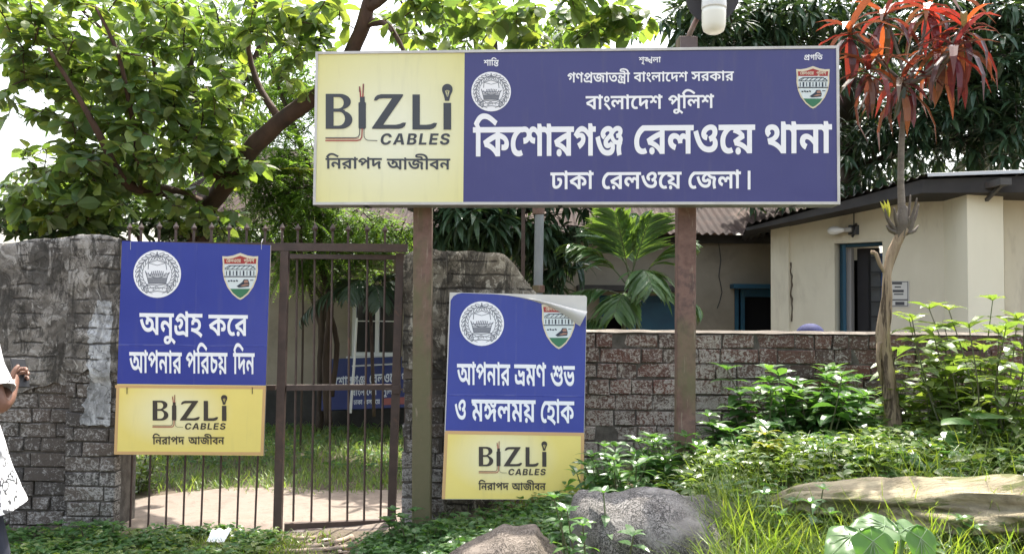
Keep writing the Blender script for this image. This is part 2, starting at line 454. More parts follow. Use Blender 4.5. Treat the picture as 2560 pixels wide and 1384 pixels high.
'774,622 774,513 678,513 678,0 547,0 547,392 553,341 522,383. 460,449. 398,496. 334,520. 301,520 261,520. 196,490. 141,438. 113,403 110,425 130,438. 177,459. 208,459 259,459. 304,404. 304,370 304,354. 303,326. 301,321 270,330 280,342. 307,369. 337,397. 351,409 471,513 549,434 254,165 163,250 257,336 219,285 178,261 195,278. 213,314. 213,330 213,354. 187,375. 167,375 154,375. 127,366. 112,357 13,448 59,505. 145,586. 239,629. 297,629 348,629. 432,595. 513,531. 557,485 553,465 551,485. 547,537. 547,562 547,688 654,688 677,622',
'-306,-266 -340,-266. -412,-241. -462,-187. -462,-142 -462,-87. -379,-21. -301,-21 -229,-21. -105,-58. 19,-133. 91,-188 20,-271 -38,-218. -144,-146. -240,-110. -283,-110 -314,-110. -341,-130. -341,-146 -341,-164. -317,-180. -296,-180 -271,-180. -239,-156. -223,-119. -217,-78. -217,-60 -217,16 -86,16 -86,-33 -86,-65. -101,-145. -146,-218. -234,-266.',
'414,626 468,626. 539,594. 574,541. 574,510 574,456. 513,383. 469,355 427,328. 399,300. 399,287 399,275. 415,259. 428,259 445,259. 474,273. 496,293 611,245 616,231. 623,192. 623,171 623,95. 513,-3. 404,-3 353,-3. 244,23. 139,102. 48,255. 16,381 139,416 164,318. 224,196. 288,131. 355,106. 389,106 425,106. 477,124. 504,155. 504,177 504,185. 497,207. 489,219 554,230 520,200. 446,158. 398,158 340,158. 273,223. 273,275 273,305. 301,352. 355,398. 394,423 426,444. 462,475. 462,490 462,497. 455,511. 436,522. 416,522 386,522. 339,501. 312,473. 312,461 312,449. 327,434. 341,427 261,348 229,366. 181,421. 181,465 181,492. 216,549. 280,597. 365,626.|722,628 790,628. 866,565. 866,518 866,495. 839,438. 764,388. 690,374 669,459 710,465. 746,488. 746,504 746,520. 723,531. 706,531 666,531. 594,476. 562,432 478,475 514,522. 585,590. 668,628.|712,228 684,228. 619,249. 553,289. 498,351. 482,393 564,458 579,411. 621,350. 673,320. 703,320 723,320. 751,336. 751,354 751,371. 721,401. 687,412 786,449 804,442. 844,413. 871,369. 871,338 871,293. 789,228.|817,143 817,117. 829,49. 838,21 715,-7 702,37. 687,112. 687,146 687,205. 722,276. 740,300 808,309 857,259 835,231. 817,175.',
'408,622 408,513 352,513 318,496. 255,447. 205,384. 176,307. 176,263 176,203. 212,135. 266,107. 294,107 312,107. 346,114. 368,125 417,27 385,8. 321,-5. 286,-5 212,-5. 102,56. 43,175. 43,260 43,321. 81,432. 148,526. 239,599. 290,622',
'531,629 622,629. 721,547. 721,475 721,424. 666,341. 571,278. 511,256 466,364 516,381. 587,431. 587,472 587,495. 557,522. 527,522 500,522. 449,504. 408,476. 385,445. 385,433 385,422. 401,405. 429,401 402,291 327,299. 251,374. 251,424 251,466. 297,541. 377,597. 477,629.|730,216 730,131. 597,26. 483,26 404,26. 266,69. 149,170. 54,343. 16,473 140,507 181,371. 276,210. 395,141. 471,141 523,141. 597,187. 597,230 597,264. 549,307. 515,318 633,371 675,343. 730,266.',
'674,622 674,513 578,513 578,0 447,0 407,50. 299,118. 163,162. 78,173 31,285 59,302. 120,336. 187,371. 220,387 178,412. 81,448. 23,457 60,540 98,513 -10,513 -10,622|447,513 161,513 173,520 208,510. 270,477. 323,438. 345,418 357,331 329,320. 270,293. 214,265. 188,250 187,256 232,250. 342,211. 443,147. 474,104 454,96 449,122. 447,174. 447,202|173,-27 141,-27. 99,16. 99,48 99,80. 141,123. 173,123 204,123. 245,80. 245,48 245,16. 204,-27.',
'727,622 727,513 631,513 631,0 500,0 453,57. 348,135. 219,187. 135,200 103,315 162,291 258,281. 382,236. 466,176. 502,145 501,168. 500,215. 500,241 500,688 607,688 630,622|227,625 303,625. 397,576. 443,496. 443,451 443,368. 315,262. 205,248 142,262 103,315 179,329. 270,366. 312,416. 312,447 312,477. 270,519. 228,519 196,519. 167,495. 167,481 167,468. 183,447. 196,438 115,356 98,368. 61,401. 37,449. 37,482 37,521. 79,586. 163,625.',
'644,622 644,513 547,513 547,0 416,0 416,211 436,158 405,199. 333,265. 260,305. 225,305 200,305. 164,282. 164,256 164,234. 197,204. 232,190 173,81 106,107. 29,203. 29,261 29,315. 79,384. 158,417. 200,417 246,417. 328,389. 403,338. 439,301 419,291 417,315. 416,366. 416,388 416,513 -10,513 -10,622',
'603,622 603,513 212,513 212,219 212,185. 220,153. 228,145 242,129. 274,129 302,129. 352,153. 378,178 400,198. 424,244. 424,269 424,288. 400,312. 373,312 360,312. 339,310. 330,308 312,415 334,420. 378,426. 407,426 459,426. 523,390. 553,330. 553,292 553,237. 507,142. 469,104 429,65. 325,20. 267,20 213,20. 153,40. 132,59 111,77. 81,147. 81,220 81,513 -10,513 -10,622',
'178,0 178,622 311,622 311,0',
'969,622 969,513 873,513 873,0 742,0 714,53. 613,130. 566,155 623,240 661,218. 725,169. 745,145 744,156. 743,179. 742,204. 742,217 742,513 -10,513 -10,622|398,82 316,82. 173,146. 58,298. 15,428 139,463 171,370. 242,252. 332,197. 392,197 439,197. 500,221. 530,267. 530,298 530,336. 489,380. 456,380 434,380. 410,358. 410,340 410,332. 414,312. 417,304 294,286 286,306. 278,342. 278,355 278,403. 324,460. 399,486. 440,486 508,486. 608,433. 661,341. 661,283 661,229. 607,137. 490,82.|335,429 331,462. 281,510. 234,521 308,565 354,554 410,531. 460,475. 465,432|1272,622 1272,513 1176,513 1176,0 1045,0 1045,445 1029,482. 993,513. 967,513 952,513 952,622 974,622 994,622. 1033,594. 1049,559 1048,564. 1045,600. 1045,613 1045,688 1152,688 1175,622',
'969,622 969,513 873,513 873,0 742,0 714,53. 613,130. 566,155 623,240 661,218. 725,169. 745,145 744,156. 743,179. 742,204. 742,217 742,513 -10,513 -10,622|398,82 316,82. 173,146. 58,298. 15,428 139,463 171,370. 242,252. 332,197. 392,197 439,197. 500,221. 530,267. 530,298 530,336. 489,380. 456,380 434,380. 410,358. 410,340 410,332. 414,312. 417,304 294,286 286,306. 278,342. 278,355 278,403. 324,460. 399,486. 440,486 508,486. 608,433. 661,341. 661,283 661,229. 607,137. 490,82.|335,429 331,462. 281,510. 234,521 308,565 354,554 410,531. 460,475. 465,432',
'770,622 770,513 674,513 674,0 543,0 543,403 568,360 546,389. 495,446. 438,492. 373,520. 336,520 289,520. 233,477. 207,450 195,452 215,465. 265,482. 302,482 347,482. 408,448. 440,391. 440,356 440,301. 363,204. 283,157 209,263 254,284. 315,330. 315,357 315,374. 293,393. 269,393 249,393. 207,381. 181,367 76,451 111,502. 189,582. 278,629. 331,629 379,629. 462,595. 544,530. 591,483 547,495 547,507. 543,552. 543,585 543,688 651,688 673,622|674,-43 545,-43 534,-13. 482,14. 441,14 414,14. 352,6. 283,-3. 244,-3 211,-3. 137,12. 72,53. 31,134. 31,200 31,221. 37,271. 41,289 167,272 163,259. 158,218. 158,203 158,160. 187,120. 236,108. 265,108 298,108. 353,117. 407,125. 437,125 469,125. 525,98. 543,71 543,86 674,148',
'263,485 354,485. 463,430. 511,346. 511,302 511,220. 408,133. 314,118 291,159 341,146. 439,108. 536,56. 583,22 514,-70 466,-36. 361,22. 245,70. 117,106. 46,117 68,221 103,212. 170,202. 204,202 268,202. 344,227. 379,271. 379,301 379,338. 324,382. 274,382 244,382. 209,372. 194,351. 194,336 194,331. 198,316. 200,311 77,293 71,308. 63,347. 63,364 63,400. 111,455. 201,485.|145,429 140,462. 90,510. 43,521 119,565 165,554 221,531. 271,475. 275,432|582,622 582,513 -10,513 -10,622',
'603,622 603,513 212,513 212,488 210,391 211,379. 212,355. 212,343 212,219 212,185. 220,153. 228,145 242,129. 274,129 302,129. 352,153. 378,178 400,198. 424,244. 424,268 424,292. 397,310. 375,310 365,310 335,310. 288,322. 258,339 239,350. 208,377. 197,391 205,513 224,483. 276,443. 340,422. 376,422 396,422 448,422. 506,402. 525,380 539,365. 553,320. 553,297 553,236. 507,142. 469,104 429,65. 325,20. 267,20 213,20. 153,40. 133,58 111,77. 81,147. 81,220 81,513 -10,513 -10,622',
'392,256 324,256. 245,321. 245,377 245,401. 257,445. 266,463 383,434 379,425. 374,410. 374,401 374,382. 396,366. 414,366 433,366. 463,379. 495,409. 514,437 664,406 595,369 567,334. 508,284. 438,256.|664,0 533,0 517,36. 464,58. 430,58 400,58. 342,50. 280,41. 244,41 209,41. 134,55. 70,97. 31,178. 31,245 31,265. 38,315. 43,337 169,320 166,307. 161,273. 161,255 161,211. 193,166. 241,152. 265,152 299,152. 350,161. 397,169. 422,169 457,169. 514,144. 533,115 533,228 533,259. 536,328. 538,356 580,385 664,406|760,622 760,513 -10,513 -10,622',
'655,622 655,513 558,513 558,0 427,0 427,130 444,77 407,128. 339,201. 271,241. 233,241 210,241. 176,216. 176,192 176,166. 215,137. 249,125 211,10 151,27. 76,86. 40,158. 40,196 40,249. 90,317. 169,349. 211,349 260,349. 344,323. 415,267. 449,223 429,209 428,233. 427,282. 427,306 427,513 -10,513 -10,622|321,321 321,316. 320,297. 318,288 190,321 188,368. 157,422. 87,451. 22,457 48,557 104,541 164,534. 247,500. 298,447. 321,371.',
'477,629 517,629. 575,592. 597,556 643,610 742,625 781,595. 828,519. 828,464 828,411. 773,325. 678,260. 618,238 573,346 627,366. 698,417. 698,460 698,485. 670,522. 644,538 714,557 638,456 542,450 538,479. 509,520. 484,520 469,520. 449,507. 439,484. 439,471 439,438. 495,407. 547,404 534,289 465,293. 383,343. 347,422. 347,468 347,517. 381,589. 440,629.|253,629 294,629. 363,588. 405,511. 405,455 405,418. 372,341. 298,289. 236,289 224,403 276,408. 312,439. 312,464 312,492. 278,520. 248,520 229,520. 198,515. 181,510 169,620 192,625. 233,629.|539,18 425,18. 231,88. 74,250. 15,386 133,433 181,323. 300,189. 448,131. 538,131 608,131. 704,179. 704,222 704,256. 656,299. 623,310 741,362 783,335. 838,258. 838,208 838,151. 766,66. 632,18.',
'442,29 372,29. 245,67. 136,157. 48,312. 16,429 140,463 175,342. 259,203. 365,144. 432,144 480,144. 547,172. 583,226. 583,264 583,290. 571,330. 550,362. 537,373 640,457 678,406. 713,304. 713,247 713,185. 652,86. 531,29.|407,256 339,256. 260,321. 260,377 260,401. 272,445. 281,463 398,434 394,425. 389,410. 389,401 389,382. 411,366. 428,366 447,366. 479,379. 511,410. 530,438 640,457 645,394 612,350. 540,288. 457,256.|760,622 760,513 -10,513 -10,622',
'219,61 166,61. 92,119. 59,174 150,230 169,200. 197,177. 213,177 229,177. 256,195. 270,211 284,226. 297,260. 297,279 297,302. 278,347. 242,376. 216,376 195,376. 172,356. 172,339 172,332. 175,315. 178,307 55,289 47,308. 42,350. 42,363 42,405. 91,457. 166,480. 204,480 267,480. 360,429. 411,343. 411,290 411,277. 408,242. 405,225 298,210 321,245. 401,315. 524,372. 613,384 691,299 669,266. 653,190. 653,157 653,125. 666,49. 680,16 550,-11 536,34. 521,121. 521,165 521,205. 539,287. 562,323 635,272 569,266. 468,231. 397,181. 374,152 352,124. 307,82. 254,61.|106,565 152,554 209,531. 259,475. 263,432 134,429 129,462. 79,510. 32,521|535,384 468,384. 352,472. 323,542 448,556 457,522. 483,487. 513,475. 527,475 550,475. 575,503. 575,523 575,540. 545,560. 521,560 672,574 682,561. 692,530. 692,511 692,468. 649,412. 578,384.|757,622 757,513 624,513 609,519 426,519 414,513 -10,513 -10,622',
'384,-10 287,-10. 132,78. 43,245. 43,363 43,483. 133,650. 288,737. 384,737 447,737. 556,702. 640,635. 693,537. 701,475 539,475 534,503. 508,548. 469,579. 418,596. 388,596 333,596. 251,541. 207,437. 207,363 207,288. 252,184. 333,132. 387,132 417,132. 468,149. 508,180. 534,225. 539,253 702,253 696,203. 649,110. 568,34. 455,-10.',
'23,0 269,728 482,728 735,0 555,0 446,335 424,408. 379,579. 356,675 391,675 369,578. 328,407. 306,335 201,0|184,162 184,286 575,286 575,162',
'61,0 61,728 356,728 437,728. 545,680. 600,596. 600,542 600,500. 565,435. 505,393. 467,385 467,378 509,376. 583,333. 628,255. 628,202 628,144. 571,53. 459,0. 377,0|222,131 342,131 404,131. 462,179. 462,219 462,248. 433,293. 381,318. 346,318 222,318|222,425 331,425 361,425. 409,446. 437,486. 437,513 437,552. 382,598. 334,598 222,598',
'61,0 61,728 222,728 222,132 531,132 531,0',
'61,0 61,728 557,728 557,595 222,595 222,432 531,432 531,303 222,303 222,132 558,132 558,0',
'335,-10 246,-10. 114,44. 40,152. 38,233 193,233 196,197. 232,149. 294,124. 333,124 371,124. 427,146. 457,184. 457,210 457,233. 429,264. 375,287. 335,297 257,315 164,338. 57,434. 57,515 57,582. 130,682. 255,737. 336,737 419,737. 541,681. 608,581. 609,515 455,515 451,557. 389,603. 335,603 299,603. 249,583. 223,548. 223,526 223,501. 253,468. 304,447. 335,439 399,424 449,413. 529,376. 588,324. 619,254. 619,209 619,142. 552,43. 424,-10.']
WORDS={"শান্তি":[[0,0],[1,713],[2,1017],[3,1320]],"শৃঙ্খলা":[[0,0],[4,713],[5,713],[6,1856],[1,2631]],"প্রগতি":[[7,0],[8,815],[2,1514],[9,1818]],"গণপ্রজাতন্ত্রী":[[8,0],[10,699],[7,1342],[11,2157],[1,3153],[9,3456],[12,4188],[13,4924]],"বাংলাদেশ":[[14,0],[1,628],[15,932],[6,1370],[1,2145],[16,2448],[17,2847],[0,3485]],"সরকার":[[18,0],[19,708],[20,1336],[1,2192],[19,2496]],"পুলিশ":[[21,0],[22,764],[2,764],[6,1068],[0,1843]],"কিশোরগঞ্জ":[[2,0],[20,303],[16,1160],[0,1558],[1,2271],[19,2574],[8,3203],[23,3902]],"রেলওয়ে":[[24,0],[19,398],[6,1027],[25,1802],[16,2581],[26,2979]],"থানা":[[27,0],[1,717],[28,1020],[1,1654]],"ঢাকা":[[29,0],[1,593],[20,896],[1,1752]],"জেলা":[[24,0],[11,398],[6,1394],[1,2169]],"।":[[30,0]],"নিরাপদ":[[2,0],[28,303],[19,937],[1,1565],[21,1869],[17,2633]],"আজীবন":[[31,0],[11,1262],[13,2258],[14,2561],[28,3190]],"অনুগ্রহ":[[32,0],[28,959],[22,1592],[33,1592],[34,2353]],"করে":[[20,0],[16,856],[19,1254]],"আপনার":[[31,0],[21,1262],[28,2026],[1,2660],[19,2963]],"পরিচয়":[[21,0],[2,764],[19,1068],[35,1696],[26,2289]],"দিন":[[2,0],[17,303],[28,942]],"ভ্রমণ":[[36,0],[37,750],[10,1395]],"শুভ":[[38,0],[39,886]],"ও":[[25,0]],"মঙ্গলময়":[[37,0],[40,645],[6,1391],[37,2167],[26,2811]],"হোক":[[24,0],[34,398],[1,970],[20,1274]],"CABLES":[[41,0],[42,812],[43,1640],[44,2373],[45,3008],[46,3687]]}
# ------------------------------------------------------------------ flat printed shapes: lettering and emblems
def flatten(cs):
    """a quadratic outline ('x,y' on the curve, 'x,y.' off it) to a polygon"""
    pts = []
    for t in cs.split():
        off = t.endswith('.')
        x, y = t.rstrip('.').split(',')
        pts.append((float(x), float(y), not off))
    full = []
    n = len(pts)
    for i in range(n):
        a, b = pts[i], pts[(i + 1) % n]
        full.append(a)
        if not a[2] and not b[2]:
            full.append(((a[0] + b[0]) / 2, (a[1] + b[1]) / 2, True))
    k = next(i for i, p in enumerate(full) if p[2])
    full = full[k:] + full[:k] + [full[k]]
    out = [full[0][:2]]
    i = 1
    while i < len(full):
        if full[i][2]:
            out.append(full[i][:2]); i += 1
        else:
            p0, p1, p2 = out[-1], full[i], full[i + 1]
            for t in (0.25, 0.5, 0.75, 1.0):
                out.append(((1 - t) ** 2 * p0[0] + 2 * t * (1 - t) * p1[0] + t * t * p2[0],
                            (1 - t) ** 2 * p0[1] + 2 * t * (1 - t) * p1[1] + t * t * p2[1]))
            i += 2
    res = []
    for p in out:
        if not res or abs(p[0] - res[-1][0]) + abs(p[1] - res[-1][1]) > 1e-6:
            res.append(p)
    if len(res) > 1 and abs(res[0][0] - res[-1][0]) + abs(res[0][1] - res[-1][1]) < 1e-6:
        res.pop()
    return res

GPOLY = [[flatten(c) for c in g.split('|') if c] for g in GLYPHS]

def winding(P, contours):
    w = np.zeros(len(P), int)
    for c in contours:
        c = np.asarray(c)
        x0, y0 = c[:, 0], c[:, 1]
        x1, y1 = np.roll(x0, -1), np.roll(y0, -1)
        for k in range(len(c)):
            up = (y0[k] <= P[:, 1]) & (y1[k] > P[:, 1])
            dn = (y0[k] > P[:, 1]) & (y1[k] <= P[:, 1])
            cr = (x1[k] - x0[k]) * (P[:, 1] - y0[k]) - (P[:, 0] - x0[k]) * (y1[k] - y0[k])
            w += (up & (cr > 0)).astype(int) - (dn & (cr < 0)).astype(int)
    return w

def fill(contours, clip=None):
    """union of outlines (non-zero winding) as triangles"""
    contours = [c for c in contours if len(c) >= 3]
    allc = contours + ([clip] if clip else [])
    V, E = [], []
    for c in allc:
        n = len(V)
        V += [Vector(p) for p in c]
        E += [(n + i, n + (i + 1) % len(c)) for i in range(len(c))]
    r = geometry.delaunay_2d_cdt(V, E, [], 0, 1e-7)
    v = np.array([(p.x, p.y) for p in r[0]])
    f = np.array([t for t in r[2] if len(t) == 3])
    cen = v[f].mean(axis=1)
    keep = winding(cen, contours) != 0
    if clip:
        keep &= winding(cen, [clip]) != 0
    return v, f[keep]

def stroke(pts, w, closed=False):
    """a drawn line as a thin outline"""
    P = np.array(pts, float)
    if closed:
        P = np.concatenate([P, P[:1]])
    outs = []
    for a, b in zip(P[:-1], P[1:]):
        d = b - a
        l = np.linalg.norm(d)
        if l < 1e-9: continue
        d /= l
        n = np.array([-d[1], d[0]]) * w / 2
        e = d * w * 0.3
        outs.append([tuple(a - e - n), tuple(b + e - n), tuple(b + e + n), tuple(a - e + n)])
    return outs

def arc(cx, cy, rx, ry, a0, a1, n=12):
    return [(cx + rx * math.cos(R(a0 + (a1 - a0) * i / n)), cy + ry * math.sin(R(a0 + (a1 - a0) * i / n))) for i in range(n + 1)]

def circle(cx, cy, r, n=40):
    return arc(cx, cy, r, r, 0, 360 * (n - 1) / n, n - 1)

def bolder(contours, w):
    out = list(contours)
    for c in contours:
        out += [q[::-1] for q in stroke(c, w, True)]
    return out

class Board:
    """a flat sign face: photo points are measured on its plane, then everything lives in its own metres"""
    def __init__(s, bl, br, tl, lean=None):
        s.o = Vector(bl)
        s.ux = (Vector(br) - s.o).normalized()
        up = Vector(tl) - s.o
        s.uz = (up - s.ux * up.dot(s.ux)).normalized()
        s.n = s.ux.cross(s.uz).normalized()          # towards the viewer
        if s.n.y > 0: s.n = -s.n
    def p(s, u, v, d=0.0):
        return s.o + s.ux * u + s.uz * v + s.n * d
    def uv(s, px, py):
        d = ray(px, py)
        o = Vector((0, 0, CAM_Z))
        t = (s.o - o).dot(s.n) / d.dot(s.n)
        q = o + d * t - s.o
        return (q.dot(s.ux), q.dot(s.uz))
    def uvs(s, pts):
        return [s.uv(*p) for p in pts]
    def flat(s, name, contours, mat, parent, d, clip=None, thick=0.0):
        v, f = fill(contours, clip)
        mb = MB()
        V = [s.p(x, y, d) for x, y in v]
        a, b, c = (np.array(V[i]) for i in f[0])
        if np.dot(np.cross(b - a, c - a), np.array(s.n)) < 0:
            f = f[:, ::-1]
        mb.add(V, [f])
        return mb.build(name, mat, parent)
    def word(s, w, x0, x1, yt, yb, y_slope=0.0, slant=0.0):
        """outlines of one word: headline top yt and baseline yb in photo pixels, left x0 to right x1"""
        polys = []
        for gi, dx in WORDS[w]:
            for c in GPOLY[gi]:
                polys.append([(x + dx, y) for x, y in c])
        xs = [p[0] for c in polys for p in c]
        a, b = min(xs), max(xs)
        top = 730.0 if w == 'CABLES' else 622.0
        out = []
        for c in polys:
            q = []
            for x, y in c:
                k = (x - a) / (b - a)
                px = x0 + (x1 - x0) * k
                py = yb + (yt - yb) * y / top + y_slope * (px - x0)
                q.append(s.uv(px + slant * (yb - py), py))
            out.append(q)
        return out

def police_emblem(B, cx, cy, r, parent, d, mats, motto=True):
    """white disc with a line drawing: flame, wreath of leaves, boat with sail, ribbon below"""
    def q(x, y):
        return B.uv(cx + x * r, cy + y * r)
    disc = B.flat('emblem', [[q(*p) for p in circle(0, 0, 1.0)]], mats['white'], parent, d)
    lw = r * 0.030 * 5.7 / F_PX
    lines = []
    def L(pts, closed=False, w=1.0):
        lines.extend(stroke([q(*p) for p in pts], lw * w, closed))
    for sgn in (-1, 1):
        for k in range(11):
            a = R(118 - k * 22 - 8) if sgn > 0 else R(62 + k * 22 + 8)
            a = R(78 - k * 13.2) if sgn > 0 else R(102 + k * 13.2)
            for rr, tw in ((0.83, 0.55), (0.68, -0.5)):
                c = (rr * math.cos(a), -rr * math.sin(a))
                t = a + (math.pi / 2) * sgn + tw * sgn
                dx, dy = math.cos(t), -math.sin(t)
                ln, wd = 0.14, 0.05
                pts = []
                for i in range(9):
                    f = 2 * math.pi * i / 8
                    u, v = math.cos(f) * ln, math.sin(f) * wd
                    pts.append((c[0] + dx * u - dy * v, c[1] + dy * u + dx * v))
                L(pts, False, 0.85)
    for sgn in (-1, 1):
        L(arc(0, 0.05, 0.77, 0.80, 75 * sgn + (0 if sgn > 0 else 180) - (0 if sgn > 0 else 0), (75 - 130) * 1.0 if sgn > 0 else 235, 16), False, 0.7)
    L([(-0.10, -0.62), (-0.16, -0.78), (-0.05, -0.70), (0, -0.92), (0.05, -0.70), (0.16, -0.78), (0.10, -0.62)], False, 1.1)
    L([(0, -0.92), (0, -0.60)], False, 1.0)
    L([(-0.38, -0.20), (-0.36, -0.46), (0, -0.58), (0.36, -0.46), (0.40, -0.18)], False, 1.1)
    L(arc(0, -0.06, 0.38, 0.22, 180, 0, 10), False, 1.0)
    L([(-0.36, -0.46), (0, -0.36), (0.36, -0.46)], False, 0.8)
    for k in range(7):
        x = -0.24 + k * 0.08
        L([(x - 0.03, 0.06), (x + 0.02, -0.10 - 0.03 * (3 - abs(k - 3)) / 3)], False, 1.3)
    L([(-0.50, -0.12), (-0.44, 0.06), (-0.36, 0.40), (0.36, 0.40), (0.44, 0.06), (0.52, -0.06), (0.40, 0.02), (-0.42, 0.02)], True, 1.1)
    L([(-0.44, 0.10), (0.44, 0.10)], False, 1.0)
    for k in range(6):
        L([(-0.40 + k * .01, 0.17 + 0.04 * k), (0.40 - k * .01, 0.17 + 0.04 * k)], False, 1.1)
    L([(-0.44, 0.44), (-0.36, 0.76), (0, 0.72), (0.36, 0.76), (0.46, 0.42), (0, 0.48)], True, 1.1)
    for sgn in (-1, 1):
        L([(0.44 * sgn, 0.46), (0.62 * sgn, 0.68), (0.40 * sgn, 0.78)], False, 1.0)
    x0, x1 = cx - 0.26 * r, cx + 0.26 * r
    if motto:
        lines += B.word('পুলিশ', x0, x1, cy + 0.555 * r, cy + 0.66 * r)
    B.flat('emblem_drawing', lines, mats['line'], disc, d + 0.0012)
    return disc

def shield_emblem(B, x0, x1, y0, y1, parent, d, mats, clip=None):
    """railway shield: cream rim, red band with lettering, station roof and train on green"""
    def q(x, y):
        return B.uv(x0 + x * (x1 - x0), y0 + y * (y1 - y0))
    def outl(k):
        c = [(0.0, 0.07), (0.14, 0.075), (0.30, 0.055), (0.5, 0.0), (0.70, 0.055), (0.86, 0.075), (1.0, 0.07), (0.985, 0.22), (0.99, 0.38),
             (0.95, 0.56), (0.86, 0.73), (0.72, 0.88), (0.58, 0.97), (0.5, 1.0), (0.42, 0.97), (0.28, 0.88), (0.14, 0.73), (0.05, 0.56), (0.01, 0.38), (0.015, 0.22)]
        return [(0.5 + (x - 0.5) * k, 0.5 + (y - 0.5) * k + (0.01 if k < 1 else 0)) for x, y in c]
    def above(poly, yc, keep_top):
        out = []
        n = len(poly)
        for i in range(n):
            a, b = poly[i], poly[(i + 1) % n]
            ia = (a[1] <= yc) == keep_top
            ib = (b[1] <= yc) == keep_top
            if ia: out.append(a)
            if ia != ib:
                t = (yc - a[1]) / (b[1] - a[1])
                out.append((a[0] + (b[0] - a[0]) * t, yc))
        return out
    Q = lambda pl: [q(*p) for p in pl]
    base = B.flat('shield_emblem', [Q(outl(1.0))], mats['cream'], parent, d, clip)
    inner = outl(0.90)
    lw = (x1 - x0) * 0.022 * 5.8 / F_PX
    B.flat('white_field', [Q(inner)], mats['pale'], base, d + 0.0010, clip)
    B.flat('red_band', [Q(above(inner, 0.235, True))], mats['red'], base, d + 0.0020, clip)
    hill = [(0.0, 0.80), (0.25, 0.80), (0.42, 0.755), (0.60, 0.75), (0.80, 0.73), (1.0, 0.71), (1.0, 1.0), (0.0, 1.0)]
    gl = above(inner, 0.765, False)
    B.flat('green_field', [Q(gl)], mats['green'], base, d + 0.0020, clip)
    dk = []
    def L(pts, w=1.0, closed=False):
        dk.extend(stroke(Q(pts), lw * w, closed))
    L([(0.06, 0.505), (0.94, 0.505)], 1.3)
    L([(0.08, 0.33), (0.20, 0.275), (0.80, 0.27), (0.92, 0.34)], 1.0)
    for k in range(6):
        L([(0.14 + k * 0.13, 0.34), (0.24 + k * 0.13, 0.28)], 0.8)
    L([(0.08, 0.35), (0.92, 0.355)], 0.8)
    for k in range(9):
        L([(0.12 + k * 0.095, 0.39), (0.12 + k * 0.095, 0.475)], 1.9 if k % 2 else 1.1)
    for k in range(4):
        L([(0.17 + k * 0.075, 0.60 - 0.012 * (k % 2)), (0.20 + k * 0.075, 0.60)], 1.8)
    L([(0.78, 0.585), (0.86, 0.582)], 1.0)
    dk.append(Q([(0.40, 0.71), (0.56, 0.62), (0.60, 0.565), (0.72, 0.565), (0.76, 0.66), (0.74, 0.72), (0.46, 0.74)]))
    B.flat('train_outline', dk, mats['dark'], base, d + 0.0028, clip)
    B.flat('train_side', [Q([(0.50, 0.705), (0.62, 0.665), (0.74, 0.665), (0.74, 0.69), (0.60, 0.71)]), Q([(0.60, 0.605), (0.64, 0.58), (0.71, 0.58), (0.735, 0.635), (0.62, 0.64)])],
           mats['brown'], base, d + 0.0036, clip)
    tx = []
    tx += B.word('রেলওয়ে', x0 + 0.12 * (x1 - x0), x0 + 0.52 * (x1 - x0), y0 + 0.135 * (y1 - y0), y0 + 0.205 * (y1 - y0))
    tx += B.word('পুলিশ', x0 + 0.60 * (x1 - x0), x0 + 0.89 * (x1 - x0), y0 + 0.135 * (y1 - y0), y0 + 0.205 * (y1 - y0))
    B.flat('band_lettering', tx, mats['cream'], base, d + 0.0030, clip)
    return base

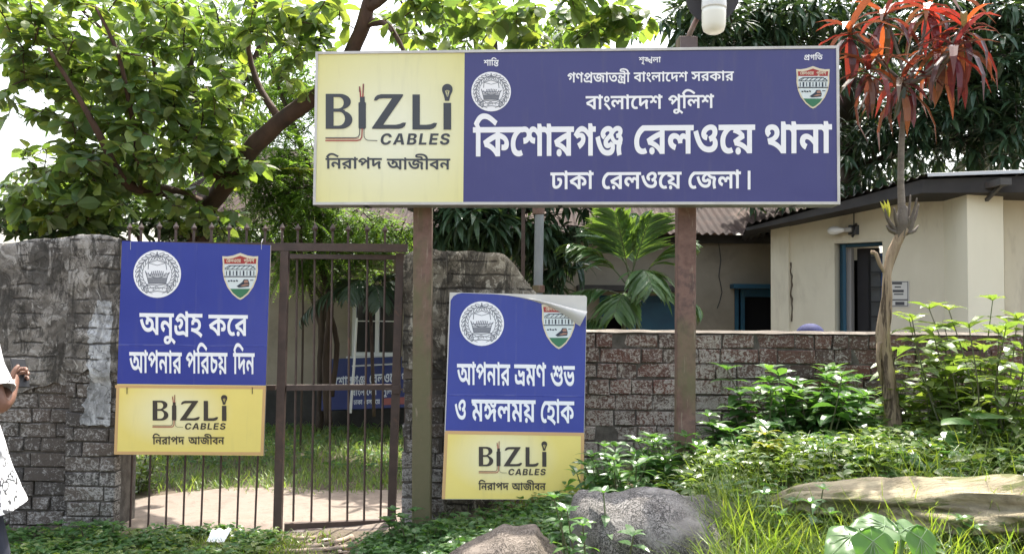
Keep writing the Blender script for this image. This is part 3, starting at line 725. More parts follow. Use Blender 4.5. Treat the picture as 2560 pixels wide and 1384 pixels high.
def brand_mark(B, fx, fy, parent, d, mats):
    """the cable maker's mark; fx, fy map the drawing's own units to photo pixels"""
    q = lambda x, y: B.uv(fx(x), fy(y))
    Q = lambda pl: [q(*p) for p in pl]
    k = abs(B.uv(fx(1), fy(0))[0] - B.uv(fx(0), fy(0))[0])
    polys = []
    # B: outer outline clockwise on the page, counters reversed
    polys.append(Q([(140, 425), (250, 425)] + arc(250, 487, 88, -62, 90, -75, 10) + [(290, 553)] + arc(258, 628, 92, -72, 70, -90, 12) + [(140, 700)]))
    polys.append(Q(([(202, 450)] + [(240, 450)] + arc(242, 495, 40, -45, 90, -90, 8) + [(202, 541)])[::-1]))
    polys.append(Q(([(202, 566)] + [(240, 566)] + arc(244, 620, 48, -55, 90, -90, 8) + [(202, 675)])[::-1]))
    # the letter I drawn as a stripped cable
    polys.append(Q([(398, 495), (409, 489), (409, 447), (447, 447), (447, 489), (456, 495), (456, 690), (450, 700), (402, 700), (398, 690)]))
    # Z
    polys.append(Q([(518, 478), (527, 452), (545, 436), (575, 428), (748, 428), (748, 440), (592, 668), (690, 668), (722, 662), (748, 650), (772, 652), (762, 678), (742, 694), (715, 700),
                    (505, 700), (505, 690), (662, 460), (590, 460), (560, 464), (540, 478)]))
    # L
    polys.append(Q([(822, 430), (880, 430), (880, 668), (930, 668), (965, 664), (992, 652), (1016, 655), (1005, 682), (985, 698), (955, 705), (822, 705)]))
    polys.append(Q([(1066, 496), (1126, 496), (1126, 706), (1066, 706)]))
    # bulb dot with a pale filament window
    polys.append(Q([(1078, 480), (1070, 440), (1056, 405)] + arc(1096, 388, 42, -41, 180, 0, 12) + [(1136, 405), (1120, 440), (1110, 480)]))
    hole = [(1078, 402), (1088, 396), (1104, 396), (1114, 402), (1101, 448), (1093, 448)]
    polys.append(Q(hole[::-1]))
    o1 = B.flat('brand_lettering', [c if True else c for c in polys], mats['ink'], parent, d)
    fil = stroke(Q([(1090, 402), (1096, 420), (1102, 402)]), 4 * k) + stroke(Q([(1096, 420), (1096, 444)]), 4 * k)
    B.flat('bulb_filament', fil, mats['ink'], o1, d + 0.0008)
    red, blk = [], []
    red += stroke(Q([(414, 447), (412, 410), (406, 372)]), 11 * k) + stroke(Q([(432, 447), (434, 405), (436, 350)]), 11 * k)
    red += stroke(Q([(140, 792), (385, 792), (410, 786), (424, 765), (427, 700)]), 9 * k)
    red += stroke(Q([(140, 778), (380, 778), (400, 772)]), 4 * k)
    blk += stroke(Q([(404, 410), (404, 368)]), 4 * k) + stroke(Q([(436, 420), (437, 348)]), 4 * k)
    blk += stroke(Q([(140, 770), (375, 770), (395, 764), (406, 745), (408, 700)]), 6 * k)
    blk += stroke(Q([(441, 700), (442, 760), (452, 780), (470, 790), (545, 793)]), 5 * k)
    B.flat('red_wires', red, mats['wire_red'], o1, d + 0.0006)
    B.flat('black_wires', blk, mats['ink'], o1, d + 0.0012)
    ca = B.word('CABLES', fx(566), fx(1108), fy(736), fy(824), 0.0, 0.16)
    B.flat('cables_lettering', ca, mats['ink'], parent, d)
# ------------------------------------------------------------------ ground
def ground_mat():
    m, nt, b = new_mat('soil')
    co = coords(nt)
    f = nz(nt, co, 2.2, 8, 0.65)
    g = nz(nt, co, 14, 6, 0.7)
    c = ramp(nt, f, [(0.32, (0.075, 0.055, 0.038)), (0.5, (0.13, 0.10, 0.07)), (0.66, (0.06, 0.075, 0.03))])
    c = mix(nt, mth(nt, 'MULTIPLY', g, 0.55), c, (0.19, 0.155, 0.11))
    nt.links.new(c, b.inputs['Base Color'])
    b.inputs['Roughness'].default_value = 0.95
    bump(nt, nz(nt, co, 35, 6, 0.7), b, 0.7, 0.02)
    return m

def make_ground():
    xs = np.concatenate([np.linspace(-60, -5, 24)[:-1], np.linspace(-5, 5, 151)[:-1], np.linspace(5, 60, 24)])
    ys = np.concatenate([np.linspace(-8, 1, 12)[:-1], np.linspace(1, 7.2, 105)[:-1], np.linspace(7.2, 14, 30)[:-1], np.linspace(14, 120, 30)])
    V = [(x, y, terrain(x, y) if abs(x) < 8 else 0.0 + terrain(math.copysign(8, x), y)) for x in xs for y in ys]
    n = len(ys)
    Q = [[i * n + j, (i + 1) * n + j, (i + 1) * n + j + 1, i * n + j + 1] for i in range(len(xs) - 1) for j in range(n - 1)]
    mb = MB(); mb.add(V, [np.array(Q)])
    tag(mb.build('ground', ground_mat(), smooth=True), kind='structure')
make_ground()

def make_path():
    m, nt, b = new_mat('path_concrete')
    co = coords(nt)
    f = nz(nt, co, 3.0, 8, 0.65)
    c = ramp(nt, f, [(0.3, (0.16, 0.125, 0.10)), (0.5, (0.25, 0.20, 0.165)), (0.7, (0.20, 0.165, 0.13))])
    s = nz(nt, co, 22, 5, 0.75)
    c = mix(nt, ramp(nt, s, [(0.56, 0.0), (0.66, 0.8)]), c, (0.12, 0.10, 0.07))
    nt.links.new(c, b.inputs['Base Color'])
    b.inputs['Roughness'].default_value = 0.9
    bump(nt, s, b, 0.35, 0.01)
    mb = MB()
    edge = []
    def fn(u, v):
        x = -6.5 + 6.2 * u
        y0 = 6.16 + 0.02 * noise.noise(Vector((x * 3, 0, 0)))
        y1 = 7.62 - 0.25 * (1 - sstep(-3.2, -2.2, x)) * 2.2 + 0.10 * noise.noise(Vector((x * 2.3, 5, 0))) + 0.05 * noise.noise(Vector((x * 8, 9, 0)))
        y = y0 + (y1 - y0) * v
        z = terrain(x, y) + 0.022 - (0.03 if v in (0.0, 1.0) else 0)
        return (x, y, z)
    mb.grid(fn, 120, 14)
    tag(mb.build('path', m, smooth=True), kind='structure')
make_path()

# ------------------------------------------------------------------ masonry
def brick_mat(name, tones, white, white_lo=0.52, white_hi=0.62, moss=0.0, rise=None):
    m, nt, b = new_mat(name)
    g = nt.nodes.new('ShaderNodeNewGeometry')
    co = coords(nt)
    base = ramp(nt, g.outputs['Random Per Island'], [(i / (len(tones) - 1), c) for i, c in enumerate(tones)])
    n1 = nz(nt, co, 5, 7, 0.7)
    base = mix(nt, mth(nt, 'MULTIPLY', n1, 0.6), base, (0.045, 0.04, 0.037))
    # lime bloom: broken scratchy patches, thicker in some areas than others
    big = nz(nt, co, 1.15, 3, 0.5)
    s1 = nz(nt, coords(nt, (1, 1, 1.5)), 22, 9, 0.78, 1.8)
    s2 = nz(nt, coords(nt, (2.2, 1, 0.8)), 26, 5, 0.7, 0.6)
    k = mth(nt, 'ADD', mth(nt, 'MULTIPLY', s1, 0.62), mth(nt, 'MULTIPLY', s2, 0.22))
    k = mth(nt, 'ADD', k, mth(nt, 'MULTIPLY', big, 0.30))
    if rise:                                    # salts wick up from the ground: more bloom low on the wall
        sz = nt.nodes.new('ShaderNodeSeparateXYZ'); nt.links.new(co, sz.inputs[0])
        k = mth(nt, 'ADD', k, mth(nt, 'MULTIPLY', mth(nt, 'SUBTRACT', rise, sz.outputs['Z']), 0.035))
    w = ramp(nt, k, [(white_lo, 0.0), (white_hi, 0.9)])
    col = mix(nt, w, base, white)
    # fine dark scratches and pits through the bloom
    scr = nz(nt, coords(nt, (1.6, 1, 1.0)), 48, 6, 0.8, 2.2)
    col = mix(nt, ramp(nt, scr, [(0.535, 0.0), (0.585, 0.72)]), col, (0.075, 0.06, 0.052))
    if moss:
        ms = nz(nt, co, 2.4, 6, 0.66)
        col = mix(nt, ramp(nt, ms, [(0.54, 0.0), (0.70, moss)]), col, (0.055, 0.060, 0.038))
    nt.links.new(col, b.inputs['Base Color'])
    b.inputs['Roughness'].default_value = 0.92
    b.inputs['Specular IOR Level'].default_value = 0.25
    bump(nt, mth(nt, 'ADD', s1, mth(nt, 'MULTIPLY', n1, 0.6)), b, 0.40, 0.010)
    return m

MORTAR = surf('mortar', (0.065, 0.058, 0.05), (0.15, 0.135, 0.12), 0.95, 12, 0.5)
BRICK_RED = brick_mat('old_red_brick', [(0.135, 0.060, 0.047), (0.165, 0.082, 0.062), (0.095, 0.062, 0.052), (0.19, 0.076, 0.056), (0.12, 0.085, 0.07)], (0.43, 0.40, 0.365), 0.559, 0.606, rise=1.12)
BRICK_GREY = brick_mat('grey_brick', [(0.085, 0.072, 0.062), (0.14, 0.115, 0.095), (0.07, 0.064, 0.06), (0.16, 0.13, 0.105), (0.13, 0.10, 0.085)], (0.42, 0.40, 0.375), 0.565, 0.63, 0.35)

def plaster_mat(name, tones, pale, moss=0.6):
    m, nt, b = new_mat(name)
    co = coords(nt)
    f = nz(nt, co, 4.2, 10, 0.72, 0.8)
    base = ramp(nt, f, [(0.38, tones[0]), (0.48, tones[1]), (0.57, tones[2])])
    p = nz(nt, coords(nt, (1, 1, 0.75)), 8.5, 10, 0.76, 1.6)
    col = mix(nt, ramp(nt, p, [(0.535, 0.0), (0.553, 0.9)]), base, pale)
    zr = nt.nodes.new('ShaderNodeSeparateXYZ'); zr.name = 'zraw'
    wob = nt.nodes.new('ShaderNodeVectorMath'); wob.operation = 'MULTIPLY_ADD'
    wn = nt.nodes.new('ShaderNodeTexNoise'); wn.inputs['Scale'].default_value = 5; nt.links.new(co, wn.inputs['Vector'])
    nt.links.new(wn.outputs['Color'], wob.inputs[0]); wob.inputs[1].default_value = (0, 0, 0.05); nt.links.new(co, wob.inputs[2])
    nt.links.new(wob.outputs[0], zr.inputs[0])
    st = nz(nt, coords(nt, (2.6, 1, 0.9)), 3.4, 10, 0.74, 0.8)
    col = mix(nt, ramp(nt, st, [(0.50, 0.0), (0.55, moss)]), col, (0.045, 0.042, 0.037))
    ck = nt.nodes.new('ShaderNodeTexVoronoi'); ck.feature = 'DISTANCE_TO_EDGE'; ck.inputs['Scale'].default_value = 7
    dn = nt.nodes.new('ShaderNodeTexNoise'); dn.inputs['Scale'].default_value = 6; dn.inputs['Detail'].default_value = 5
    nt.links.new(co, dn.inputs['Vector'])
    mv = nt.nodes.new('ShaderNodeMix'); mv.data_type = 'VECTOR'; mv.inputs[0].default_value = 0.35
    nt.links.new(co, mv.inputs[4]); nt.links.new(dn.outputs['Color'], mv.inputs[5]); nt.links.new(mv.outputs[1], ck.inputs['Vector'])
    # the brick courses ghosting through the thin render
    ph = mth(nt, 'ABSOLUTE', mth(nt, 'SUBTRACT', mth(nt, 'FRACT', mth(nt, 'MULTIPLY', zr.outputs['Z'], 10.0)), 0.5))
    crs = mth(nt, 'MULTIPLY', ramp(nt, ph, [(0.40, 0.0), (0.46, 1.0)]), ramp(nt, nz(nt, coords(nt, (2, 1, 0.9)), 3.0, 5, 0.6), [(0.46, 0.0), (0.54, 0.85)]))
    col = mix(nt, crs, col, (0.04, 0.036, 0.032))
    crk = mth(nt, 'MULTIPLY', ramp(nt, ck.outputs['Distance'], [(0.0, 1.0), (0.035, 0.0)]), ramp(nt, f, [(0.45, 0.0), (0.52, 0.8)]))
    col = mix(nt, crk, col, (0.03, 0.027, 0.024))
    nt.links.new(col, b.inputs['Base Color'])
    b.inputs['Roughness'].default_value = 0.93
    b.inputs['Specular IOR Level'].default_value = 0.2
    bump(nt, mth(nt, 'ADD', mth(nt, 'SUBTRACT', p, mth(nt, 'MULTIPLY', crs, 0.4)), nz(nt, co, 30, 5, 0.7)), b, 0.9, 0.02)
    return m
PLASTER_DARK = plaster_mat('stained_plaster', [(0.085, 0.076, 0.067), (0.19, 0.172, 0.15), (0.30, 0.275, 0.245)], (0.42, 0.395, 0.36), 0.75)
PLASTER_STUB = plaster_mat('peeling_plaster', [(0.07, 0.06, 0.048), (0.17, 0.15, 0.12), (0.26, 0.235, 0.19)], (0.46, 0.43, 0.36), 0.75)
LIMEWASH = plaster_mat('flaking_limewash', [(0.22, 0.22, 0.215), (0.46, 0.465, 0.47), (0.58, 0.585, 0.59)], (0.62, 0.625, 0.63), 0.4)
CAP = surf('lime_cap', (0.17, 0.15, 0.13), (0.11, 0.095, 0.08), 0.95, 8, 0.6, 0.1, stain=(0.27, 0.235, 0.20), stain_amt=(0.54, 0.66))

def bricks(mb, x0, x1, z0, z1, yf, course=0.1, length=0.26, gap=0.010, depth=0.10, keep=None, yfun=None, first=None):
    """courses of slightly uneven chamfered bricks; the face looks towards -Y"""
    k = 0
    z = z0
    while z < z1 - 0.03:
        h = min(course, z1 - z) - gap
        x = x0 - rng.uniform(0.0, 1.0) * length
        while x < x1:
            l = length * (0.5 if rng.random() < 0.35 else 1.0) * rng.uniform(0.82, 1.12)
            a, c = max(x, x0), min(x + l - gap, x1)
            x += l
            if c - a < 0.03: continue
            cx, cz = (a + c) / 2, z + h / 2
            if keep is not None and not keep(cx, cz): continue
            y0 = (yf if yfun is None else yfun(cx)) + rng.normal() * 0.007
            ch = 0.006
            j = lambda s=0.005: rng.normal() * s
            F = []
            for (xx, zz) in ((a, z), (c, z), (c, z + h), (a, z + h)):
                F.append((xx + j(0.003), zz + j(0.004)))
            V = [(p[0], y0 + depth, p[1]) for p in F] + [(p[0], y0 + ch, p[1]) for p in F]
            V += [(p[0] + (ch if i in (0, 3) else -ch) + j(0.002), y0 + j(0.003), p[1] + (ch if i < 2 else -ch) + j(0.002)) for i, p in enumerate(F)]
            Fc = []
            for s in (0, 4):
                for i in range(4):
                    i2 = (i + 1) % 4
                    Fc.append([s + i, s + i2, s + 4 + i2, s + 4 + i])
            Fc.append([8, 9, 10, 11])
            mb.add(V, [np.array(Fc)])
        z += course * rng.uniform(0.97, 1.03)
        k += 1

def rough_slab(x0, x1, zb, zt, yf, yb, amp=0.02, res=0.035, seed=0.0, ledge=None):
    """a thick slab of rough render; zt and zb are heights or functions of x"""
    fzt = zt if callable(zt) else (lambda x: zt)
    fzb = zb if callable(zb) else (lambda x: zb)
    nx = max(4, int((x1 - x0) / res))
    zmax = max(fzt(x0 + (x1 - x0) * i / nx) - fzb(x0 + (x1 - x0) * i / nx) for i in range(nx + 1))
    nzv = max(3, int(zmax / res))
    mb = MB()
    V = []
    for i in range(nx + 1):
        x = x0 + (x1 - x0) * i / nx
        b, t = fzb(x), fzt(x)
        for j in range(nzv + 1):
            z = b + (t - b) * j / nzv
            q = Vector((x * 3.1 + seed, z * 3.1, seed))
            n = noise.noise(q) * 0.6 + noise.noise(q * 3.3) * 0.4 + abs(noise.noise(q * 7.0)) * 0.3
            edge = min(1.0, (nzv - j) / 2.0)
            V.append((x + 0.006 * noise.noise(q * 5), yf + amp * n + (1 - edge) * 0.012, z))
    m = nzv + 1
    Q = [[i * m + j, (i + 1) * m + j, (i + 1) * m + j + 1, i * m + j + 1] for i in range(nx) for j in range(nzv)]
    nV = len(V)
    for i in range(nx + 1):
        x = x0 + (x1 - x0) * i / nx
        V.append((x, yb, fzt(x) - 0.01 + 0.012 * noise.noise(Vector((x * 6, 2, seed)))))
        V.append((x, yb, fzb(x)))
    for i in range(nx):
        a, b = i * m + nzv, (i + 1) * m + nzv
        c, d = nV + 2 * (i + 1), nV + 2 * i
        Q.append([a, b, c, d])
        Q.append([d, c, c + 1, d + 1])
    # ends
    E = []
    for i, flip in ((0, False), (nx, True)):
        col = [i * m + j for j in range(m)]
        poly = col + [nV + 2 * i, nV + 2 * i + 1]
        E.append(poly[::-1] if not flip else poly)
    mb.add(V, [np.array(Q), np.array(E[0]), np.array(E[1])])
    return mb

def ztop(pxs, Y):
    """height profile from photo points (px, py) along a wall at depth Y"""
    P = [at(px, py, Y) for px, py in pxs]
    X = [p.x for p in P]; Z = [p.z for p in P]
    return lambda x: float(np.interp(x, X, Z)) + 0.012 * noise.noise(Vector((x * 9, 1.7, Y))) + 0.008 * noise.noise(Vector((x * 25, 4.7, Y)))

# --- left boundary wall with its pier
def left_wall():
    Y, YP = 6.16, 6.02
    xl = at(-420, 900, Y).x
    xp = at(166, 900, YP).x
    xr = at(292, 900, YP).x
    root = thing('boundary_wall', (xp, Y, 0), 'dark stained wall of plaster over grey brick, left of the gate', 'wall')
    zt = ztop([(-420, 612), (0, 607), (60, 600), (120, 598), (170, 590)], Y)
    seam = lambda x: 0.98 + 0.13 * noise.noise(Vector((x * 2.2, 0, 3))) + 0.06 * noise.noise(Vector((x * 9, 0, 3)))
    mb = MB(); mb.box(((xl + xp) / 2, Y + 0.17, 0.55), ((xp - xl) / 2, 0.135, 0.65)); mb.build('mortar_core', MORTAR, root)
    mb = MB()
    bricks(mb, xl, xp, -0.08, 1.12, Y + 0.012, 0.1, 0.27, keep=lambda x, z: True)
    mb.build('brickwork', BRICK_GREY, root)
    rough_slab(xl, xp + 0.02, seam, zt, Y - 0.012, Y + 0.30, 0.032, 0.03, 1.3).build('plaster_coat', PLASTER_DARK, root, smooth=True)
    pier_zt = ztop([(166, 592), (200, 588), (250, 586), (300, 597)], YP)
    mb = MB(); mb.box(((xp + xr) / 2, YP + 0.21, 0.55), ((xr - xp) / 2 - 0.012, 0.175, 0.65)); pier = mb.build('pier', MORTAR, root)
    mb = MB(); bricks(mb, xp, xr, -0.08, 1.22, YP + 0.01, 0.1, 0.25); 
    # side bricks of the pier, facing the gate
    mb.build('pier_brickwork', BRICK_GREY, pier)
    seam2 = lambda x: 1.10 + 0.06 * noise.noise(Vector((x * 7, 0, 8)))
    rough_slab(xp, xr + 0.01, seam2, pier_zt, YP - 0.016, YP + 0.38, 0.036, 0.028, 7.7).build('pier_plaster', PLASTER_DARK, pier, smooth=True)
    # the strip of limewash down the pier's edge
    xa, xb = at(226, 850, YP).x, at(279, 850, YP).x
    za, zb_ = at(250, 1062, YP).z, at(250, 752, YP).z
    mbw = MB()
    nu, nv = 26, 130
    def lw(u, v):
        z = za + (zb_ - za) * v
        wl = (xa - 0.045 * (1 - sstep(0.0, 0.35, v))) + 0.030 * noise.noise(Vector((0, z * 6, 2))) + 0.022 * noise.noise(Vector((0, z * 19, 4))) + 0.012 * noise.noise(Vector((0, z * 47, 6))) + 0.045 * sstep(0.78, 1, v)
        wr = xb + 0.008 + 0.010 * noise.noise(Vector((1, z * 15, 5))) - 0.012 * sstep(.85, 1, v)
        x = wl + (wr - wl) * u
        z += (0.02 * noise.noise(Vector((u * 5, v * 2, 3)))) if v in (0.0, 1.0) else 0
        q = Vector((x * 3.1 + 7.7, z * 3.1, 7.7))
        n = noise.noise(q) * 0.6 + noise.noise(q * 3.3) * 0.4 + abs(noise.noise(q * 7.0)) * 0.3
        k = sstep(1.00, 1.06, z)
        y = (YP - 0.002) * (1 - k) + (YP - 0.018 + 0.036 * n) * k
        return (x, y - 0.002, z)
    mbw.grid(lw, nu, nv)
    mbw.build('limewash_strip', LIMEWASH, pier, smooth=True)
left_wall()

# --- pier right of the gate and the broken-topped wall beside it
def stub_wall():
    Y = 6.10
    x0, x1 = at(1008, 900, Y).x, at(1112, 900, Y).x
    root = thing('broken_wall', (x1, Y, 0.1), 'peeling plastered wall with a broken sloping top, behind the leaning board', 'wall')
    mb = MB(); mb.box(((x0 + x1) / 2, Y + 0.2, 0.6), ((x1 - x0) / 2 - 0.015, 0.175, 0.7)); pier = mb.build('gate_pier', MORTAR, root)
    mb = MB(); bricks(mb, x0, x1, -0.05, 1.25, Y + 0.01, 0.1, 0.24); mb.build('pier_brickwork', BRICK_GREY, pier)
    zt = ztop([(1008, 640), (1030, 627), (1080, 622), (1112, 628)], Y)
    rough_slab(x0 - 0.005, x1 + 0.004, lambda x: 1.12 + 0.12 * noise.noise(Vector((x * 6, 3, 8))), zt, Y - 0.014, Y + 0.36, 0.03, 0.026, 3.2).build('pier_plaster', PLASTER_STUB, pier, smooth=True)
    Y2 = 6.22
    xe = at(1345, 800, Y2).x
    xm = at(1480, 800, Y2).x
    zt2 = ztop([(1100, 627), (1112, 625), (1180, 628), (1262, 632), (1290, 668), (1330, 722), (1345, 736)], Y2)
    rough_slab(x1 - 0.01, xe, 0.05, zt2, Y2, Y2 + 0.26, 0.026, 0.03, 5.5).build('plaster_wall', PLASTER_STUB, root, smooth=True)
stub_wall()

# --- low red brick wall on the right
def low_wall():
    YL, YR = 6.40, 6.75
    a, b = at(1340, 900, YL), at(2760, 900, YR)
    x0, x1 = a.x, b.x
    yf = lambda x: YL + (YR - YL) * (x - x0) / (x1 - x0)
    zt = lambda x: float(np.interp(x, [at(1340, 823, YL).x, at(1700, 826, yf(1.2)).x, at(2560, 833, yf(3.8)).x], [at(1340, 823, YL).z, at(1700, 826, yf(1.2)).z, at(2560, 833, yf(3.8)).z]))
    root = thing('low_brick_wall', (x0, YL, 0.2), 'low weathered red brick wall running right in front of the cream building', 'wall')
    mb = MB()
    top = lambda x: zt(x) - 0.012
    V = []
    mb.add([(x0, yf(x0) + 0.019, -0.1), (x1, yf(x1) + 0.019, -0.1), (x1, yf(x1) + 0.019, top(x1) - 0.01), (x0, yf(x0) + 0.019, top(x0) - 0.01),
            (x0, yf(x0) + 0.22, -0.1), (x1, yf(x1) + 0.22, -0.1), (x1, yf(x1) + 0.22, top(x1) - 0.01), (x0, yf(x0) + 0.22, top(x0) - 0.01)],
           [[[0, 1, 2, 3], [5, 4, 7, 6], [4, 0, 3, 7], [1, 5, 6, 2], [3, 2, 6, 7], [4, 5, 1, 0]]])
    mb.build('mortar_core', MORTAR, root)
    mb = MB()
    h = zt(x0)
    bricks(mb, x0, x1, h - 0.112 * 11 - 0.015, h - 0.015, 0, 0.112, 0.30, 0.010, 0.10, yfun=yf)
    mb.build('brickwork', BRICK_RED, root)
    mbc = MB()
    def cap(u, v):
        x = x0 + (x1 - x0) * u
        y = yf(x) - 0.012 + 0.25 * v + 0.008 * noise.noise(Vector((x * 8, v, 0)))
        prof = [0.006, 0.020, 0.024, 0.022, 0][int(round(v * 4))]
        return (x, y, zt(x) - 0.022 + prof + 0.006 * noise.noise(Vector((x * 6, v * 2, 3))))
    mbc.grid(cap, 150, 4)
    mbc.build('lime_cap', CAP, root, smooth=True)
low_wall()

# ------------------------------------------------------------------ buildings
CREAM = surf('cream_wash', (0.70, 0.645, 0.50), (0.63, 0.575, 0.44), 0.85, 2.2, 0.2, stain=(0.40, 0.345, 0.26), stain_amt=(0.54, 0.76), stretch=(1.6, 1.6, 0.6))  # tone lowered, the wall's dimmer light is put into the colour
CREAM_LIT = surf('cream_wash_lit', (0.84, 0.785, 0.61), (0.79, 0.735, 0.565), 0.85, 2.0, 0.15, stain=(0.55, 0.48, 0.37), stain_amt=(0.56, 0.80), stretch=(1.6, 1.6, 0.6))  # brighter copy of the same wash, stronger light on the pilaster painted in
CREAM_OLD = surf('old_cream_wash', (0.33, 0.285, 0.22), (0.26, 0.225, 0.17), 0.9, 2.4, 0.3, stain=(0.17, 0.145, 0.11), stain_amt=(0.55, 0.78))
PLINTH = surf('dark_plinth', (0.06, 0.055, 0.05), (0.035, 0.033, 0.03), 0.9, 5, 0.3)
BLUE_PAINT = surf('blue_joinery', (0.016, 0.085, 0.14), (0.012, 0.06, 0.105), 0.5, 4, 0.1)
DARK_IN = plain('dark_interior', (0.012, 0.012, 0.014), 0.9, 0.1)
TIN_DAPPLED = surf('rusty_tin_dappled', (0.055, 0.034, 0.028), (0.030, 0.022, 0.02), 0.85, 3.5, 0.2, 0.2, stain=(0.12, 0.085, 0.07), stain_amt=(0.53, 0.64))  # rust, with tree shade in the dark base and sun dapples as pale stain
TIN_GREY = surf('grey_tin', (0.10, 0.095, 0.09), (0.07, 0.065, 0.06), 0.55, 3.0, 0.15, stain=(0.13, 0.09, 0.07), stain_amt=(0.55, 0.7), metal=0.3)
WHITE_FRAME = plain('white_frame', (0.72, 0.72, 0.70), 0.45)
GLASS = plain('window_glass', (0.03, 0.035, 0.035), 0.08, 0.6)
IRON = surf('brown_iron', (0.055, 0.036, 0.030), (0.085, 0.055, 0.045), 0.55, 12, 0.12, 0.45, stain=(0.14, 0.075, 0.05), stain_amt=(0.60, 0.72))
BLACK = plain('black_plastic', (0.012, 0.012, 0.014), 0.4)

def wall_with_openings(mb, x0, x1, z0, ztf, y, thick, holes):
    """a wall facing -Y made of butted blocks round its openings; holes: (xa, xb, za, zb)"""
    xs = sorted({x0, x1, *[h[0] for h in holes], *[h[1] for h in holes]})
    for a, b in zip(xs[:-1], xs[1:]):
        hs = sorted([h for h in holes if h[0] < (a + b) / 2 < h[1]], key=lambda h: h[2])
        z = z0
        segs = []
        for h in hs:
            segs.append((z, h[2])); z = h[3]
        segs.append((z, None))
        for za, zb in segs:
            t0, t1 = (ztf(a), ztf(b)) if zb is None else (zb, zb)
            V = [(a, y, za), (b, y, za), (b, y, t1), (a, y, t0), (a, y + thick, za), (b, y + thick, za), (b, y + thick, t1), (a, y + thick, t0)]
            mb.add(V, [[[0, 1, 2, 3], [5, 4, 7, 6], [4, 0, 3, 7], [1, 5, 6, 2], [3, 2, 6, 7]]])

def corrugated(mb, P00, P10, P11, P01, pitch=0.076, amp=0.011, thick=0.004, nv=8):
    """wavy sheet; ridges run from the P00-P10 edge to the P01-P11 edge"""
    P00, P10, P11, P01 = map(Vector, (P00, P10, P11, P01))
    n = (P10 - P00).cross(P01 - P00).normalized()
    if n.z < 0: n = -n
    w = (P10 - P00).length
    nu = max(8, int(w / pitch * 6))
    def fn(u, v, o=0.0):
        a = P00.lerp(P10, u); b = P01.lerp(P11, u)
        return a.lerp(b, v) + n * (amp * math.sin(2 * math.pi * u * w / pitch) + o)
    mb.grid(lambda u, v: fn(u, v), nu, nv)
    mb.grid(lambda u, v: fn(u, v, -thick), nu, nv)

